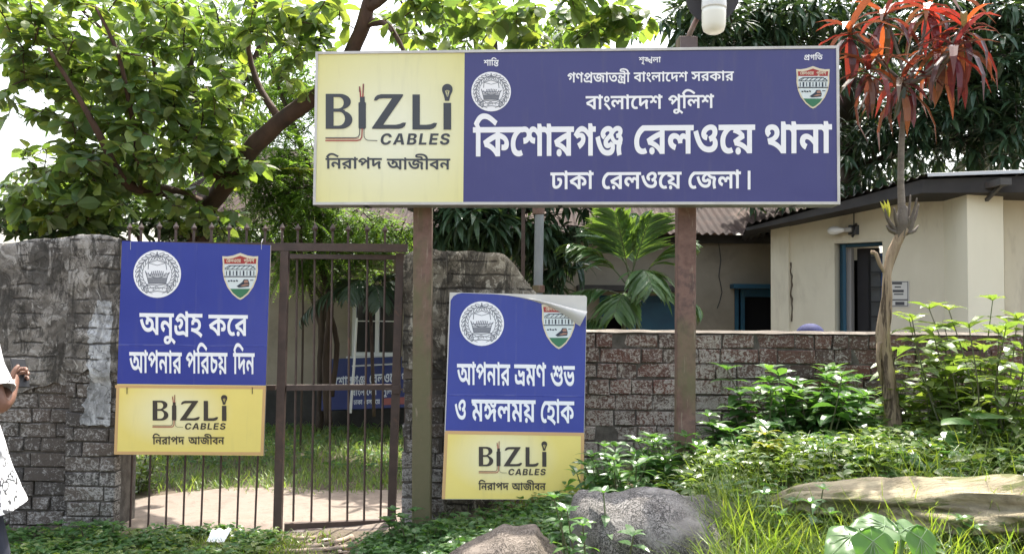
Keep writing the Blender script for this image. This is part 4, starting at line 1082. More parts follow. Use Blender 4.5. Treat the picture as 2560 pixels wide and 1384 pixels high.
def back_building():
    Y = 11.5
    X = lambda px: at(px, 800, Y).x
    Z = lambda py, px=1300: at(px, py, Y).z
    x0, x1 = X(430), X(2100)
    root = thing('back_building', (x0, Y, 0), 'long low shaded building with a rusty tin roof, behind the gate and palm', 'building')
    H = lambda pa, pb, ya, yb: (X(pa), X(pb), Z(yb, (pa + pb) / 2), Z(ya, (pa + pb) / 2))
    win = H(880, 998, 715, 890)
    dark = H(1498, 1566, 738, 990)
    door = H(1566, 1690, 738, 990)
    w2 = H(1836, 1935, 722, 930)
    eave = Z(596, 1800)
    mb = MB()
    wall_with_openings(mb, x0, x1, -0.05, lambda x: eave + 0.05, Y, 0.22, [win, (dark[0], door[1], dark[2], dark[3]), w2])
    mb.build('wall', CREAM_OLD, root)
    mb = MB(); mb.box(((x0 + x1) / 2, Y - 0.03, 0.24), ((x1 - x0) / 2, 0.027, 0.27)); mb.build('plinth', PLINTH, root)
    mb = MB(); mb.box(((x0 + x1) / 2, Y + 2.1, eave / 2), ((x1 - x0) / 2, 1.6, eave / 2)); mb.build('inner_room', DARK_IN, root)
    # left window, white frame with two panes
    f = MB(); cx, cz = (win[0] + win[1]) / 2, (win[2] + win[3]) / 2
    for p, q in (((win[0] + .025, win[2]), (win[0] + .025, win[3])), ((win[1] - .025, win[2]), (win[1] - .025, win[3])), ((cx + .02, win[2] + .05), (cx + .02, win[3] - .05))):
        f.bar((p[0], Y + .04, p[1]), (q[0], Y + .04, q[1]), 0.05, 0.07)
    for z in (win[2] + .025, win[3] - .025):
        f.bar((win[0] + .05, Y + .04, z), (win[1] - .05, Y + .04, z), 0.05, 0.06)
    wf = f.build('window', WHITE_FRAME, root)
    g = MB(); g.box((cx, Y + .07, cz), ((win[1] - win[0]) / 2 - .03, .004, (win[3] - win[2]) / 2 - .03)); g.build('pane', GLASS, wf)
    s = MB(); s.box((cx, Y - .04, win[2] - .025), ((win[1] - win[0]) / 2 + .05, .06, .022)); s.build('sill', WHITE_FRAME, wf)
    b = MB()
    for k in (0,):
        z = win[2] + (win[3] - win[2]) * 0.50
        b.bar((win[0], Y - .012, z), (win[1], Y - .012, z), 0.012)
    b.build('window_bar', WHITE_FRAME, wf)
    # blue shutter beside the dark doorway
    d = MB()
    d.box(((door[0] + door[1]) / 2, Y + .05, (door[2] + door[3]) / 2), ((door[1] - door[0]) / 2 - .01, .02, (door[3] - door[2]) / 2 - .01))
    for k in (0.2, 0.55, 0.9):
        z = door[2] + (door[3] - door[2]) * k
        d.bar((door[0] + .03, Y + .022, z), (door[1] - .03, Y + .022, z), 0.06, 0.014)
    dd = d.build('door', BLUE_PAINT, root)
    h = MB(); h.bar((door[0] + .06, Y + .005, 1.35), (door[0] + .06, Y + .005, 1.50), 0.018); h.build('handle', IRON, dd)
    fr = MB()
    fr.bar((dark[0] + .03, Y + .03, dark[2]), (dark[0] + .03, Y + .03, dark[3]), .06, .09)
    fr.bar((dark[0] + .06, Y + .03, dark[3] - .03), (door[1], Y + .03, dark[3] - .03), .06, .085)
    fr.build('door_frame', BLUE_PAINT, root)
    sh = MB(); sh.box(((X(1440) + X(1700)) / 2, Y - .20, Z(722, 1570)), ((X(1700) - X(1440)) / 2, .195, .035)); sh.build('sunshade', PLINTH, root)
    # right window, blue frame, dark inside
    f = MB()
    for x in (w2[0] + .03, w2[0] + .11):
        f.bar((x, Y + .04, w2[2]), (x, Y + .04, w2[3]), .05, .08)
    f.bar((w2[0] + .14, Y + .04, w2[3] - .05), (w2[1], Y + .04, w2[3] - .05), .10, .07)
    wf2 = f.build('window', BLUE_PAINT, root)
    g = MB(); g.box(((w2[0] + w2[1]) / 2, Y + .09, (w2[2] + w2[3]) / 2), ((w2[1] - w2[0]) / 2 - .01, .004, (w2[3] - w2[2]) / 2 - .01)); g.build('pane', DARK_IN, wf2)
    sh = MB(); sh.box((w2[0] + .30, Y - .11, w2[3] + .03), (.36, .105, .028)); sh.build('window_hood', BLUE_PAINT, root)
    # roof
    r = MB()
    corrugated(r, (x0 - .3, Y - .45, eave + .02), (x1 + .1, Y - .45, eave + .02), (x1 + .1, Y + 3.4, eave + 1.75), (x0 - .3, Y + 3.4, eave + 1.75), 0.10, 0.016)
    rf = r.build('roof', TIN_DAPPLED, root, smooth=True)
    r2 = MB()
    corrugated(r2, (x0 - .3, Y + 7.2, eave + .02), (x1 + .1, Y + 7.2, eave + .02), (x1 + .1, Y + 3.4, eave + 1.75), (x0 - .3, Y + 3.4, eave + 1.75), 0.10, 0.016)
    r2.build('roof', TIN_DAPPLED, root, smooth=True)
    rf_ = MB(); rf_.bar((x0 - .2, Y - .10, eave - .02), (x1, Y - .10, eave - .02), .10, .07); rf_.build('wall_plate', PLINTH, rf)
    c = MB()
    P = [at(1795, 598, Y - .012), at(1802, 650, Y - .012), at(1797, 690, Y - .012), at(1805, 730, Y - .012), at(1793, 770, Y - .012)]
    c.tube(smooth_line(P, [.006] * 5)[0], .006, 5); c.build('hanging_cable', BLACK, root)
    return root
back_building()

def right_building():
    yl, yr = 10.0, 8.75
    A, B = at(1932, 800, yl), at(2362, 800, yr)
    dirx = Vector((B.x - A.x, B.y - A.y, 0)).normalized()
    nrm = Vector((dirx.y, -dirx.x, 0))
    root = thing('cream_building', (A.x, A.y, 0.2), 'bright cream building with dark roof overhang, right, behind the low wall', 'building')
    o = Vector((A.x, A.y, 0))
    def loc(px, py):
        d = ray(px, py); c = Vector((0, 0, CAM_Z))
        t = (o - c).dot(nrm) / d.dot(nrm)
        q = c + d * t - o
        return q.dot(dirx), q.z
    fr = lambda u, v, d: o + dirx * u + Vector((0, 0, v)) + nrm * d     # d towards the viewer
    def block(mb, u0, u1, v0, v1a, v1b, d0, d1):
        V = [fr(u0, v0, d1), fr(u1, v0, d1), fr(u1, v1b, d1), fr(u0, v1a, d1), fr(u0, v0, d0), fr(u1, v0, d0), fr(u1, v1b, d0), fr(u0, v1a, d0)]
        mb.add(V, [[[0, 1, 2, 3], [5, 4, 7, 6], [4, 0, 3, 7], [1, 5, 6, 2], [3, 2, 6, 7]]])
    u_end = loc(2362, 600)[0]
    tl, tr = loc(1932, 560)[1] - .06, at(2312, 437, 8.35).z - .05
    top = lambda u: tl + (tr - tl) * u / u_end
    dl, dtop = loc(2086, 612); dr, _ = loc(2206, 600)
    dtop = loc(2150, 606)[1]
    mb = MB()
    block(mb, 0, dl, -.05, top(0), top(dl), -.24, 0)
    block(mb, dl, dr, dtop, top(dl), top(dr), -.24, 0)
    block(mb, dr, u_end + .05, -.05, top(dr), top(u_end + .05), -.24, 0)
    wall = mb.build('wall', CREAM, root)
    # left return of the building and the room behind the door
    mb = MB(); block(mb, .003, .24, -.05, top(0) - .004, top(.24) - .004, -2.5, -.2405); mb.build('end_wall', CREAM, root)
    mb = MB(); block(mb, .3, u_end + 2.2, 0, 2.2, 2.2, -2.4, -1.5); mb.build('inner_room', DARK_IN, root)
    uq = loc(1976, 700)[0]
    mb = MB(); block(mb, 0.0, uq, -.05, top(0) - .003, top(uq) - .003, 0.0005, .045); mb.build('corner_strip', CREAM, root)
    # pilaster and the bay to its right
    yp = 8.32
    p0, p1 = at(2421, 800, yp), at(2512, 800, yp - .05)
    p2 = at(2362, 800, yr)
    zt = at(2440, 432, 8.15).z - .05
    mb = MB()
    V = [(p2.x, p2.y, -.05), (p0.x, p0.y, -.05), (p1.x, p1.y, -.05), (p1.x + .12, p1.y + .9, -.05), (p2.x, p2.y + .5, -.05)]
    V = V + [(a, b, zt) for a, b, _ in V]
    n = 5
    mb.add(V, [np.array([[i, (i + 1) % n, n + (i + 1) % n, n + i] for i in range(n)]), np.array([9, 8, 7, 6, 5])])
    mb.build('pilaster', CREAM_LIT, root)
    mb = MB()
    b0, b1 = at(2512, 800, 8.45), at(3050, 800, 8.2)
    V = [(b0.x + .004, b0.y, -.05), (b1.x, b1.y, -.05), (b1.x, b1.y + .24, -.05), (b0.x + .004, b0.y + .24, -.05)]
    V = V + [(a, b, zt - .004) for a, b, _ in V]
    mb.add(V, [np.array([[i, (i + 1) % 4, 4 + (i + 1) % 4, 4 + i] for i in range(4)]), np.array([4, 5, 6, 7])])
    mb.build('bay_wall', CREAM, root)
    # roof: dark overhang with an added pale strip painting its sunlit right edge
    e = [at(1868, 560, 9.75), at(2312, 437, 8.35), at(2565, 428, 7.95), at(2950, 412, 7.4)]
    back = [Vector((p.x + .9, p.y + 4.2, p.z - .10)) for p in e]
    r = MB()
    for i in range(3):
        corrugated(r, e[i], e[i + 1], back[i + 1], back[i], 0.09, 0.013, 0.006, 6)
    roof = r.build('roof', TIN_GREY, root, smooth=True)
    f = MB()
    for i in range(3):
        a, b = e[i] + Vector((0, .05, -.035)), e[i + 1] + Vector((0, .05, -.035))
        a2, b2 = a + Vector((.12, .55, -.015)), b + Vector((.12, .55, -.015))
        hs = (.035, .13, .15, .15)
        da, db = Vector((0, 0, -hs[i])), Vector((0, 0, -hs[i + 1]))
        V = [a, b, b + db, a + da, a2, b2, b2 + db, a2 + da]
        f.add(V, [[[3, 2, 1, 0], [4, 5, 6, 7], [0, 1, 5, 4], [2, 3, 7, 6]]])
    f.build('fascia', surf('dark_fascia', (0.05, 0.045, 0.042), (0.032, 0.03, 0.029), 0.8, 5, 0.2), roof)
    m = MB()
    for i in (1, 2):
        a, b = e[i] + Vector((0.02, -.015, .012)), e[i + 1] + Vector((0, -.015, .012))
        m.add([a, b, b + Vector((.02, .30, .045)), a + Vector((.02, .30, .045)), a - Vector((0, 0, .03)), b - Vector((0, 0, .03))], [[[0, 1, 2, 3], [4, 5, 1, 0]]])
    m.build('sunlit_edge_strip', plain('sunlit_edge_pale', (0.62, 0.63, 0.64), 0.35, 0.5, 0.4), roof)  # added strip, pale colour stands for sun on the sheet's edge
    br = MB(); q = at(2482, 462, 8.1); br.box((q.x, q.y, q.z), (.05, .22, .03)); br.bar((q.x, q.y - .2, q.z), (q.x + .02, q.y + .15, q.z - .12), .03); br.build('bracket', TIN_GREY, roof)
    # door: blue frame, reveal, dark inside, iron grille leaf
    f = MB()
    uf, ut = dl + .05, dr
    f.bar(fr(uf, -.04, -.10), fr(uf, dtop, -.10), .036, .09)
    f.bar(fr(dl + .07, dtop - .018, -.13), fr(dr, dtop - .018, -.13), .032, .09)
    door = f.build('door_frame', BLUE_PAINT, root)
    jb = MB(); block(jb, uf + .021, uf + .072, -.04, dtop - .04, dtop - .04, -.22, -.14); jb.build('door_post', plain('pale_post', (0.35, 0.33, 0.31), 0.7), door)
    dk = MB(); block(dk, uf + .074, loc(2157, 700)[0] + .05, -.04, dtop - .04, dtop - .04, -.34, -.30); dk.build('door_leaf', surf('dark_door', (0.035, 0.033, 0.036), None, 0.6, 5), door)
    gr = MB()
    ga = loc(2156, 700)[0]
    for k in range(14):
        z = 0.1 + k * (dtop - .25) / 13
        gr.bar(fr(ga, z, -.20), fr(dr, z, -.20), .014)
    for u in (ga, ga + .22, dr - .02):
        gr.bar(fr(u, .05, -.188), fr(u, dtop - .12, -.188), .018, .01)
    gr.build('grille', BLACK, door)
    us_ = loc(2179, 700)[0]
    bl = MB(); block(bl, us_ + .002, dr - .004, 0.0, dtop - .10, dtop - .10, -.275, -.245); bl.build('blue_shutter', surf('deep_blue_paint', (0.03, 0.085, 0.24), None, 0.5, 4), door)
    gl_ = MB(); block(gl_, ga - .005, us_ - .002, 0.0, dtop - .10, dtop - .10, -.275, -.245); gl_.build('grey_shutter', surf('grey_shutter_paint', (0.12, 0.125, 0.125), (0.07, 0.075, 0.08), 0.6, 3), door)
    cr = MB()
    P = [fr(uq + .012, v, .004) for v in np.linspace(1.45, top(uq) - .42, 14)]
    P = [p + dirx * random.uniform(-.012, .012) for p in P]
    cr.tube(P, [random.uniform(.006, .013) for _ in P], 5); cr.build('wall_crack', plain('crack_dirt', (0.10, 0.075, 0.05), 0.95), wall)
    # notice and bulb fixed to this wall
    nb = Board(fr(*loc(2224, 767), .004), fr(*loc(2274, 767), .004), fr(*loc(2224, 702), .004))
    nt_ = thing('wall_notice', nb.o, 'small white printed paper notice pasted on the cream wall right of the blue door', 'notice')
    q = [nb.uv(2224, 702), nb.uv(2273, 702), nb.uv(2273, 767), nb.uv(2224, 767)]
    pm = MB()
    pm.prism([(q[3][0], q[3][1]), (q[2][0], q[2][1]), (q[1][0], q[1][1]), (q[0][0], q[0][1])], 0, .003, nb.p)
    pm.build('paper', plain('notice_paper', (0.62, 0.60, 0.55), 0.8), nt_)
    ln = []
    for (a, b, y, w) in ((2232, 2254, 708, 5), (2238, 2252, 717, 3), (2234, 2258, 727, 6), (2236, 2258, 735, 3), (2230, 2268, 749, 3)):
        ln += stroke([nb.uv(a, y), nb.uv(b, y)], w * 9.0 / F_PX)
    ln += stroke([nb.uv(2241, 758), nb.uv(2259, 758)], 8 * 9.0 / F_PX)
    bo = []
    for a, b in (((2227, 704), (2270, 704)), ((2270, 704), (2270, 764)), ((2270, 764), (2227, 764)), ((2227, 764), (2227, 704))):
        bo += stroke([nb.uv(*a), nb.uv(*b)], 1.6 * 9.0 / F_PX)
    nb.flat('printed_lines', ln + bo, plain('notice_ink', (0.07, 0.07, 0.075), 0.8), nt_, .005)
    # wall bulb
    c0 = fr(*loc(2136, 575), 0.0)
    t = thing('wall_bulb', c0, 'white light bulb sticking out of the cream wall above the blue door', 'lamp')
    m = MB(); m.box(c0 + nrm * .02, (.05, .02, .05)); 
    m.tube([c0 + nrm * .03 + dirx * .03 + Vector((0, 0, .06)), c0 + nrm * .08 + dirx * .05 + Vector((0, 0, .02)), c0 + nrm * .09 + dirx * .03 + Vector((0, 0, -.05)), c0 + nrm * .05 + dirx * .0 + Vector((0, 0, -.07))], .014, 6)
    m.build('bracket', BLACK, t)
    ax = (-dirx * .97 + nrm * .2 + Vector((0, 0, -.02))).normalized()
    h = MB(); h.lathe([(0, 0), (.024, 0), (.027, .02), (.027, .06), (.022, .07), (0, .07)], c0 + nrm * .07, ax, 14); h.build('lamp_holder', plain('grey_holder', (0.45, 0.44, 0.42), 0.5), t)
    b = MB(); b.lathe([(0, 0), (.020, 0), (.026, .03), (.042, .075), (.047, .11), (.042, .145), (.025, .17), (0, .178)], c0 + nrm * .07 + ax * .071, ax, 16); b.build('bulb', plain('opal_glass', (0.8, 0.8, 0.78), 0.25), t, smooth=True)
    w = MB(); w.tube([c0 + nrm * .012 + Vector((0, 0, .05)), c0 + nrm * .01 + Vector((0, 0, .2)), c0 + nrm * .008 + Vector((0, 0, .45))], .006, 5); w.build('cable', BLACK, t)
right_building()
# ------------------------------------------------------------------ signs
def print_mat(name, c, c2=None, rough=0.45, glow=None, creases=()):
    """printed vinyl: flat ink with faint soiling; glow = (centre, radius, colour) of a printed soft spot"""
    m, nt, b = new_mat(name)
    co = coords(nt)
    f = nz(nt, co, 2.5, 5, 0.6)
    col = ramp(nt, f, [(0.3, c), (0.7, c2 or tuple(x * 0.93 for x in c))])
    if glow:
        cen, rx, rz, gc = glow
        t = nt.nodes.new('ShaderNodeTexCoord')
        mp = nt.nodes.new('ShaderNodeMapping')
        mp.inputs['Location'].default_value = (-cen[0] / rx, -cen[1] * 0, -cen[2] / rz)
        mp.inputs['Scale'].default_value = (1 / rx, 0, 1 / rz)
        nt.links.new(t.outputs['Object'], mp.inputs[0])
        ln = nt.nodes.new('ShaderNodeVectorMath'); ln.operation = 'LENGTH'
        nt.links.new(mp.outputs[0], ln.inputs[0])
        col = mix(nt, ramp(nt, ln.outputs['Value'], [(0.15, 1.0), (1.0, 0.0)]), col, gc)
    d = nz(nt, coords(nt, (6, 1, 0.7)), 3.0, 6, 0.6)
    col = mix(nt, ramp(nt, d, [(0.55, 0.0), (0.85, 0.16)]), col, (0.20, 0.18, 0.15))
    nt.links.new(col, b.inputs['Base Color'])
    b.inputs['Roughness'].default_value = rough
    b.inputs['Specular IOR Level'].default_value = 0.5
    h = nz(nt, co, 1.8, 3, 0.5)
    z = nt.nodes.new('ShaderNodeSeparateXYZ')
    t2 = nt.nodes.new('ShaderNodeTexCoord')
    nt.links.new(t2.outputs['Object'], z.inputs[0])
    for ax, v in creases:                       # fold lines where the sheet was once folded
        q = mth(nt, 'ABSOLUTE', mth(nt, 'SUBTRACT', mth(nt, 'ADD', z.outputs[ax], mth(nt, 'MULTIPLY', h, 0.012)), v + 0.006))
        cr = ramp(nt, q, [(0.0, 1.0), (0.006, 0.0)])
        part = ramp(nt, nz(nt, co, 7.0, 3, 0.5), [(0.45, 0.0), (0.58, 1.0)])
        h = mth(nt, 'ADD', h, mth(nt, 'MULTIPLY', cr, 0.12))
        col = mix(nt, mth(nt, 'MULTIPLY', mth(nt, 'MULTIPLY', cr, part), 0.12 if ax == 'Z' else 0.04), col, (0.55, 0.56, 0.62))
    nt.links.new(col, b.inputs['Base Color'])
    bump(nt, h, b, 0.30, 0.03)
    return m

def ink_set(pre, white, ink):
    return {'white': plain(pre + '_white_ink', white, 0.5), 'line': plain(pre + '_grey_line', (0.16, 0.17, 0.20), 0.6),
            'cream': plain(pre + '_cream_ink', (0.70, 0.62, 0.45), 0.5), 'pale': plain(pre + '_pale_ink', (0.66, 0.72, 0.72), 0.5),
            'red': plain(pre + '_red_ink', (0.36, 0.035, 0.03), 0.5), 'green': plain(pre + '_green_ink', (0.035, 0.17, 0.08), 0.5),
            'dark': plain(pre + '_dark_ink', (0.02, 0.03, 0.05), 0.5), 'brown': plain(pre + '_brown_ink', (0.36, 0.19, 0.13), 0.5),
            'ink': plain(pre + '_black_ink', ink, 0.5), 'wire_red': plain(pre + '_wire_red', (0.40, 0.07, 0.06), 0.5)}

STEEL_POST = None
def post_mat(name='rusty_painted_post', lo=0.46, hi=0.62):
    m, nt, b = new_mat(name)
    co = coords(nt)
    g = nz(nt, coords(nt, (2, 2, 0.8)), 1.6, 6, 0.62)
    c = ramp(nt, nz(nt, co, 7, 7, 0.66), [(0.34, (0.115, 0.060, 0.046)), (0.52, (0.19, 0.108, 0.085)), (0.66, (0.085, 0.052, 0.045))])
    c = mix(nt, ramp(nt, g, [(lo, 0.0), (hi, 0.85)]), c, (0.115, 0.110, 0.050))
    c = mix(nt, ramp(nt, nz(nt, coords(nt, (9, 9, 1.2)), 4, 6, 0.7), [(0.61, 0.0), (0.66, 0.6)]), c, (0.30, 0.24, 0.18))
    nt.links.new(c, b.inputs['Base Color'])
    b.inputs['Roughness'].default_value = 0.7
    bump(nt, nz(nt, co, 30, 5, 0.6), b, 0.25, 0.006)
    return m
POST = post_mat()
POST_MOSS = post_mat('mossy_painted_post', 0.36, 0.50)

def main_sign():
    YL, YR = 5.75, 5.53
    B = Board(at(783, 512, YL), at(2100, 511, YR), at(790, 130, YL))
    u1 = B.uv(2100, 511)[0]
    vt0, vt1 = B.uv(790, 130)[1], B.uv(2100, 115)[1]
    vt = (vt0 + vt1) / 2
    root = thing('signboard', (B.p(u1 / 2, 0).x, B.p(u1 / 2, 0).y, terrain(0.4, 5.8)), 'long blue and yellow signboard with white lettering, raised on two rusty posts', 'sign')
    ink = ink_set('main', (0.88, 0.87, 0.88), (0.055, 0.06, 0.07))
    us = B.uv(1160, 300)[0]
    e = 0.012
    # box body and metal edge
    mb = MB()
    mb.prism([(0, 0), (u1, 0), (u1, vt1), (0, vt0)], -0.17, -0.010, B.p)
    mb.build('box', surf('box_sheet', (0.36, 0.35, 0.34), (0.26, 0.255, 0.25), 0.5, 4, 0.05, stain=(0.12, 0.10, 0.09), stain_amt=(0.6, 0.75), metal=0.5), root)
    fr = MB()
    w = 0.017
    q = lambda a, b: fr.prism([a[0], a[1], b[1], b[0]], -0.010, 0.007, B.p)
    o = [(0, 0), (u1, 0), (u1, vt1), (0, vt0)]
    i = [(w, w), (u1 - w, w), (u1 - w, vt1 - w), (w, vt0 - w)]
    for k in range(4):
        k2 = (k + 1) % 4
        fr.prism([o[k], o[k2], i[k2], i[k]], -0.0095, 0.007, B.p)
    fr.build('edge_frame', surf('white_edge', (0.62, 0.60, 0.57), (0.50, 0.48, 0.45), 0.45, 5), root)
    top = lambda u: vt0 + (vt1 - vt0) * u / u1 - w
    g = B.p(us * 0.52, vt * 0.46)
    m = MB(); m.prism([(w, w), (us, w), (us, top(us)), (w, top(w))], -0.009, 0.0, B.p)
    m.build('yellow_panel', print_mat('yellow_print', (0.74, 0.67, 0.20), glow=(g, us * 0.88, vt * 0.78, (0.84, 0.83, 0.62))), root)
    m = MB(); m.prism([(us, w), (u1 - w, w), (u1 - w, top(u1 - w)), (us, top(us))], -0.0088, 0.0002, B.p)
    m.build('blue_panel', print_mat('violet_blue_print', (0.044, 0.042, 0.170), (0.052, 0.050, 0.185), 0.30), root)
    d = 0.003
    sl = -0.007
    W = []
    for a in (('শান্তি', 1209.5, 1247, 151, 165), ('শৃঙ্খলা', 1597, 1652, 144, 157), ('প্রগতি', 2010, 2056, 138, 150.5)):
        W += B.word(*a, sl)
    W += B.word('গণপ্রজাতন্ত্রী', 1418.5, 1575, 183.5, 207, sl) + B.word('বাংলাদেশ', 1584, 1719.5, 182, 205, sl) + B.word('সরকার', 1728, 1834.5, 180, 203, sl)
    W += B.word('বাংলাদেশ', 1464, 1656, 241, 274, sl) + B.word('পুলিশ', 1670, 1785, 239, 271.5, sl)
    B.flat('lettering', W, ink['white'], root, d)
    T = B.word('কিশোরগঞ্জ', 1183, 1556, 319, 391, sl) + B.word('রেলওয়ে', 1586, 1887, 314.5, 385, sl) + B.word('থানা', 1913, 2079, 312.5, 383.5, sl)
    B.flat('title_lettering', bolder(T, 1.2 * 5.6 / F_PX), ink['white'], root, d)
    T = B.word('ঢাকা', 1376, 1484, 431.5, 473.5, sl) + B.word('রেলওয়ে', 1505, 1704, 431, 473, sl) + B.word('জেলা', 1721, 1852, 429.5, 472, sl) + B.word('।', 1869, 1876, 427, 474, 0)
    B.flat('district_lettering', T, ink['white'], root, d)
    police_emblem(B, 1228, 229.5, 49.5, root, d, ink)
    shield_emblem(B, 1990, 2074, 166, 272, root, d, ink)
    S_ = 680 / 2139.0
    brand_mark(B, lambda x: 770 + x * S_, lambda y: 100 + y * S_, root, d, ink)
    sg = B.word('নিরাপদ', 814, 955, 395.5, 422) + B.word('আজীবন', 967, 1126, 397, 424)
    B.flat('slogan_lettering', sg, ink['ink'], root, d)
    # posts
    for (pa, pb, ytop) in (((1032, 1078), (1036, 1080), 160), ((1688, 1735), (1691, 1737), 96)):
        Yp = B.p(B.uv((pa[0] + pa[1]) / 2, 500)[0], 0.3, -0.2).y + 0.02
        c0 = at((pa[0] + pa[1]) / 2, 1240, Yp)
        c1 = at((pb[0] + pb[1]) / 2, 530, Yp)
        wd = 46 * Yp / F_PX
        dz = at(1700, ytop, Yp).z
        ax = (c1 - c0) / (c1.z - c0.z)
        a = c0 + ax * (-0.12 - c0.z)
        bb = c0 + ax * (dz - c0.z)
        pm = MB(); pm.bar(a, bb, wd, wd * 0.9)
        po = pm.build('post', POST_MOSS if pa[0] < 1200 else POST, root)
        bv = po.modifiers.new('bevel', 'BEVEL'); bv.width = 0.008; bv.segments = 2
    # brackets from box to posts and bolt heads along the underside seam
    bm_ = MB()
    for px in (905, 1395, 1985):
        u = B.uv(px, 505)[0]
        bm_.prism([(u, -0.003), (u + .025, -0.003), (u + .03, 0.001), (u + .005, 0.001)], -0.165, -0.03, B.p)
    bm_.build('seam_strip', BLACK, root)
    return B
SIGN = main_sign()

def lamp():
    Y = 5.60
    c = at(1784, 40, Y)
    t = thing('bulb_lamp', at(1722, 95, 5.75), 'big white LED bulb under a dark round reflector on a bent arm above the signboard', 'lamp')
    s = Y / F_PX
    b = MB()
    r = 30.5 * s
    zt, zb = at(1784, -14, Y).z, at(1784, 84, Y).z
    h = zt - zb
    b.lathe([(0, 0), (r * .55, .002), (r * .85, h * .07), (r * .97, h * .2), (r, h * .5), (r * .985, h * .62)], (c.x, c.y, zb), (0.015, 0, 1), 28)
    b.build('bulb', plain('opal_plastic', (0.80, 0.78, 0.68), 0.35), t, smooth=True)
    b = MB(); b.lathe([(r * 1.02, h * .62), (r * 1.03, h * .66), (r * 1.0, h * .9), (r * .8, h * 1.12), (r * .45, h * 1.3), (0, h * 1.3)], (c.x, c.y, zb), (0.015, 0, 1), 28)
    b.build('bulb_cap', plain('white_plastic', (0.72, 0.72, 0.70), 0.4), t, smooth=True)
    d = MB()
    dc = at(1779, -9, Y + .12)
    ax = Vector((-.05, -1, -.22)).normalized()
    rr = 69 * s
    d.lathe([(0, -.015), (rr * .5, -.012), (rr * .9, .004), (rr, .03), (rr * .985, .03), (rr * .86, .012), (rr * .4, -.004), (0, -.006)], dc, ax, 36)
    d.build('reflector', surf('dark_dish', (0.045, 0.042, 0.045), (0.07, 0.065, 0.065), 0.45, 4, metal=0.3), t, smooth=True)
    a = MB()
    p0, p1, p2 = at(1719, 118, 5.735), at(1722, 92, 5.735), at(1752, 30, Y + .16)
    a.tube(smooth_line([p0, p1, at(1735, 62, 5.76), p2], [.018] * 4, .03)[0], .017, 8)
    a.build('arm', POST, t, smooth=True)
    k = MB(); q = at(1722, 108, 5.715)
    k.box((q.x, q.y, q.z), (.055, .016, .04)); k.build('clamp', surf('clamp_steel', (0.13, 0.10, 0.095), (0.17, 0.13, 0.12), 0.6, 6, metal=0.3), t)
lamp()

def left_board():
    Yl, Yr = 5.98, 5.98
    B = Board(at(286, 1135, Yl), at(658, 1138, Yr), at(305, 602, 5.985))
    root = thing('notice_board', B.p(B.uv(470, 1135)[0], 0), 'blue over yellow notice board with white lettering hung on the left leaf of the gate', 'sign')
    ink = ink_set('left', (0.88, 0.88, 0.90), (0.045, 0.035, 0.025))
    c = B.uvs([(286, 1135), (658, 1138), (676, 612.5), (305, 602)])
    m = MB(); m.prism(c, -0.022, -0.004, B.p)
    m.build('backing', surf('board_back', (0.30, 0.27, 0.24), None, 0.7, 5), root)
    sp = [B.uv(293, 959), B.uv(664, 963)]
    m = MB(); m.prism([c[0], c[1], sp[1], sp[0]], -0.0038, 0.0, B.p)
    g = B.p(*B.uv(435, 1030))
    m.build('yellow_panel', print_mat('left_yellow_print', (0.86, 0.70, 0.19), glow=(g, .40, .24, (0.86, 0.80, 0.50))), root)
    m = MB(); m.prism([sp[0], sp[1], c[2], c[3]], -0.0037, 0.0003, B.p)
    m.build('blue_panel', print_mat('left_blue_print', (0.021, 0.036, 0.27), (0.026, 0.044, 0.30), 0.32, creases=(('Z', at(470, 863, 5.98).z), ('X', at(488, 780, 5.98).x))), root)
    # orange printed border of the yellow part
    bd = []
    for a, b in (((290, 965), (661, 968)), ((661, 968), (655, 1133)), ((655, 1133), (289, 1131)), ((289, 1131), (295, 965))):
        bd += stroke([B.uv(*a), B.uv(*b)], 7.5 * 6 / F_PX)
    B.flat('printed_border', bd, plain('left_orange_ink', (0.62, 0.38, 0.16), 0.5), root, .0012)
    d = .003
    sl = .012
    W = B.word('অনুগ্রহ', 349, 506.5, 782, 836, sl) + B.word('করে', 521.5, 620, 786, 838, sl)
    W += B.word('আপনার', 323.5, 455, 879, 931, sl) + B.word('পরিচয়', 465, 569, 880, 932.5, sl) + B.word('দিন', 583, 637, 881.5, 934, sl)
    B.flat('lettering', W, ink['white'], root, d)
    police_emblem(B, 393.5, 684.5, 59.5, root, d, ink)
    shield_emblem(B, 556, 646, 632, 749, root, d, ink)
    kx, ky = (566.5 - 382) / (1127 - 140), (1050 - 1000.8) / (700 - 428)
    brand_mark(B, lambda x: 382 + (x - 140) * kx, lambda y: 1000.8 + (y - 428) * ky, root, d, ink)
    B.flat('slogan_lettering', B.word('নিরাপদ', 381.5, 461, 1091, 1109.5) + B.word('আজীবন', 471, 561, 1091.5, 1109.5), ink['ink'], root, d)
    m = MB()
    for px in (327, 654):
        u, v = B.uv(px, 607)
        m.add([B.p(u - .0015, v, .002), B.p(u + .0015, v, .002), B.p(u + .0015, v - .045, .002), B.p(u - .0015, v - .045, .002)], [[[0, 1, 2, 3]]])
        m.bar(B.p(u, v, .004), B.p(u, v + .03, -.03), .003)
    m.build('tie_wire', plain('tie_wire', (0.5, 0.5, 0.5), 0.4, metal=0.6), root)
    m = MB()
    for px in (318, 631):
        u, v = B.uv(px, 967)
        m.bar(B.p(u, v, .004), B.p(u + .001, v - .045, .004), .0035)
    m.build('fixing_wire', BLACK, root)
left_board()

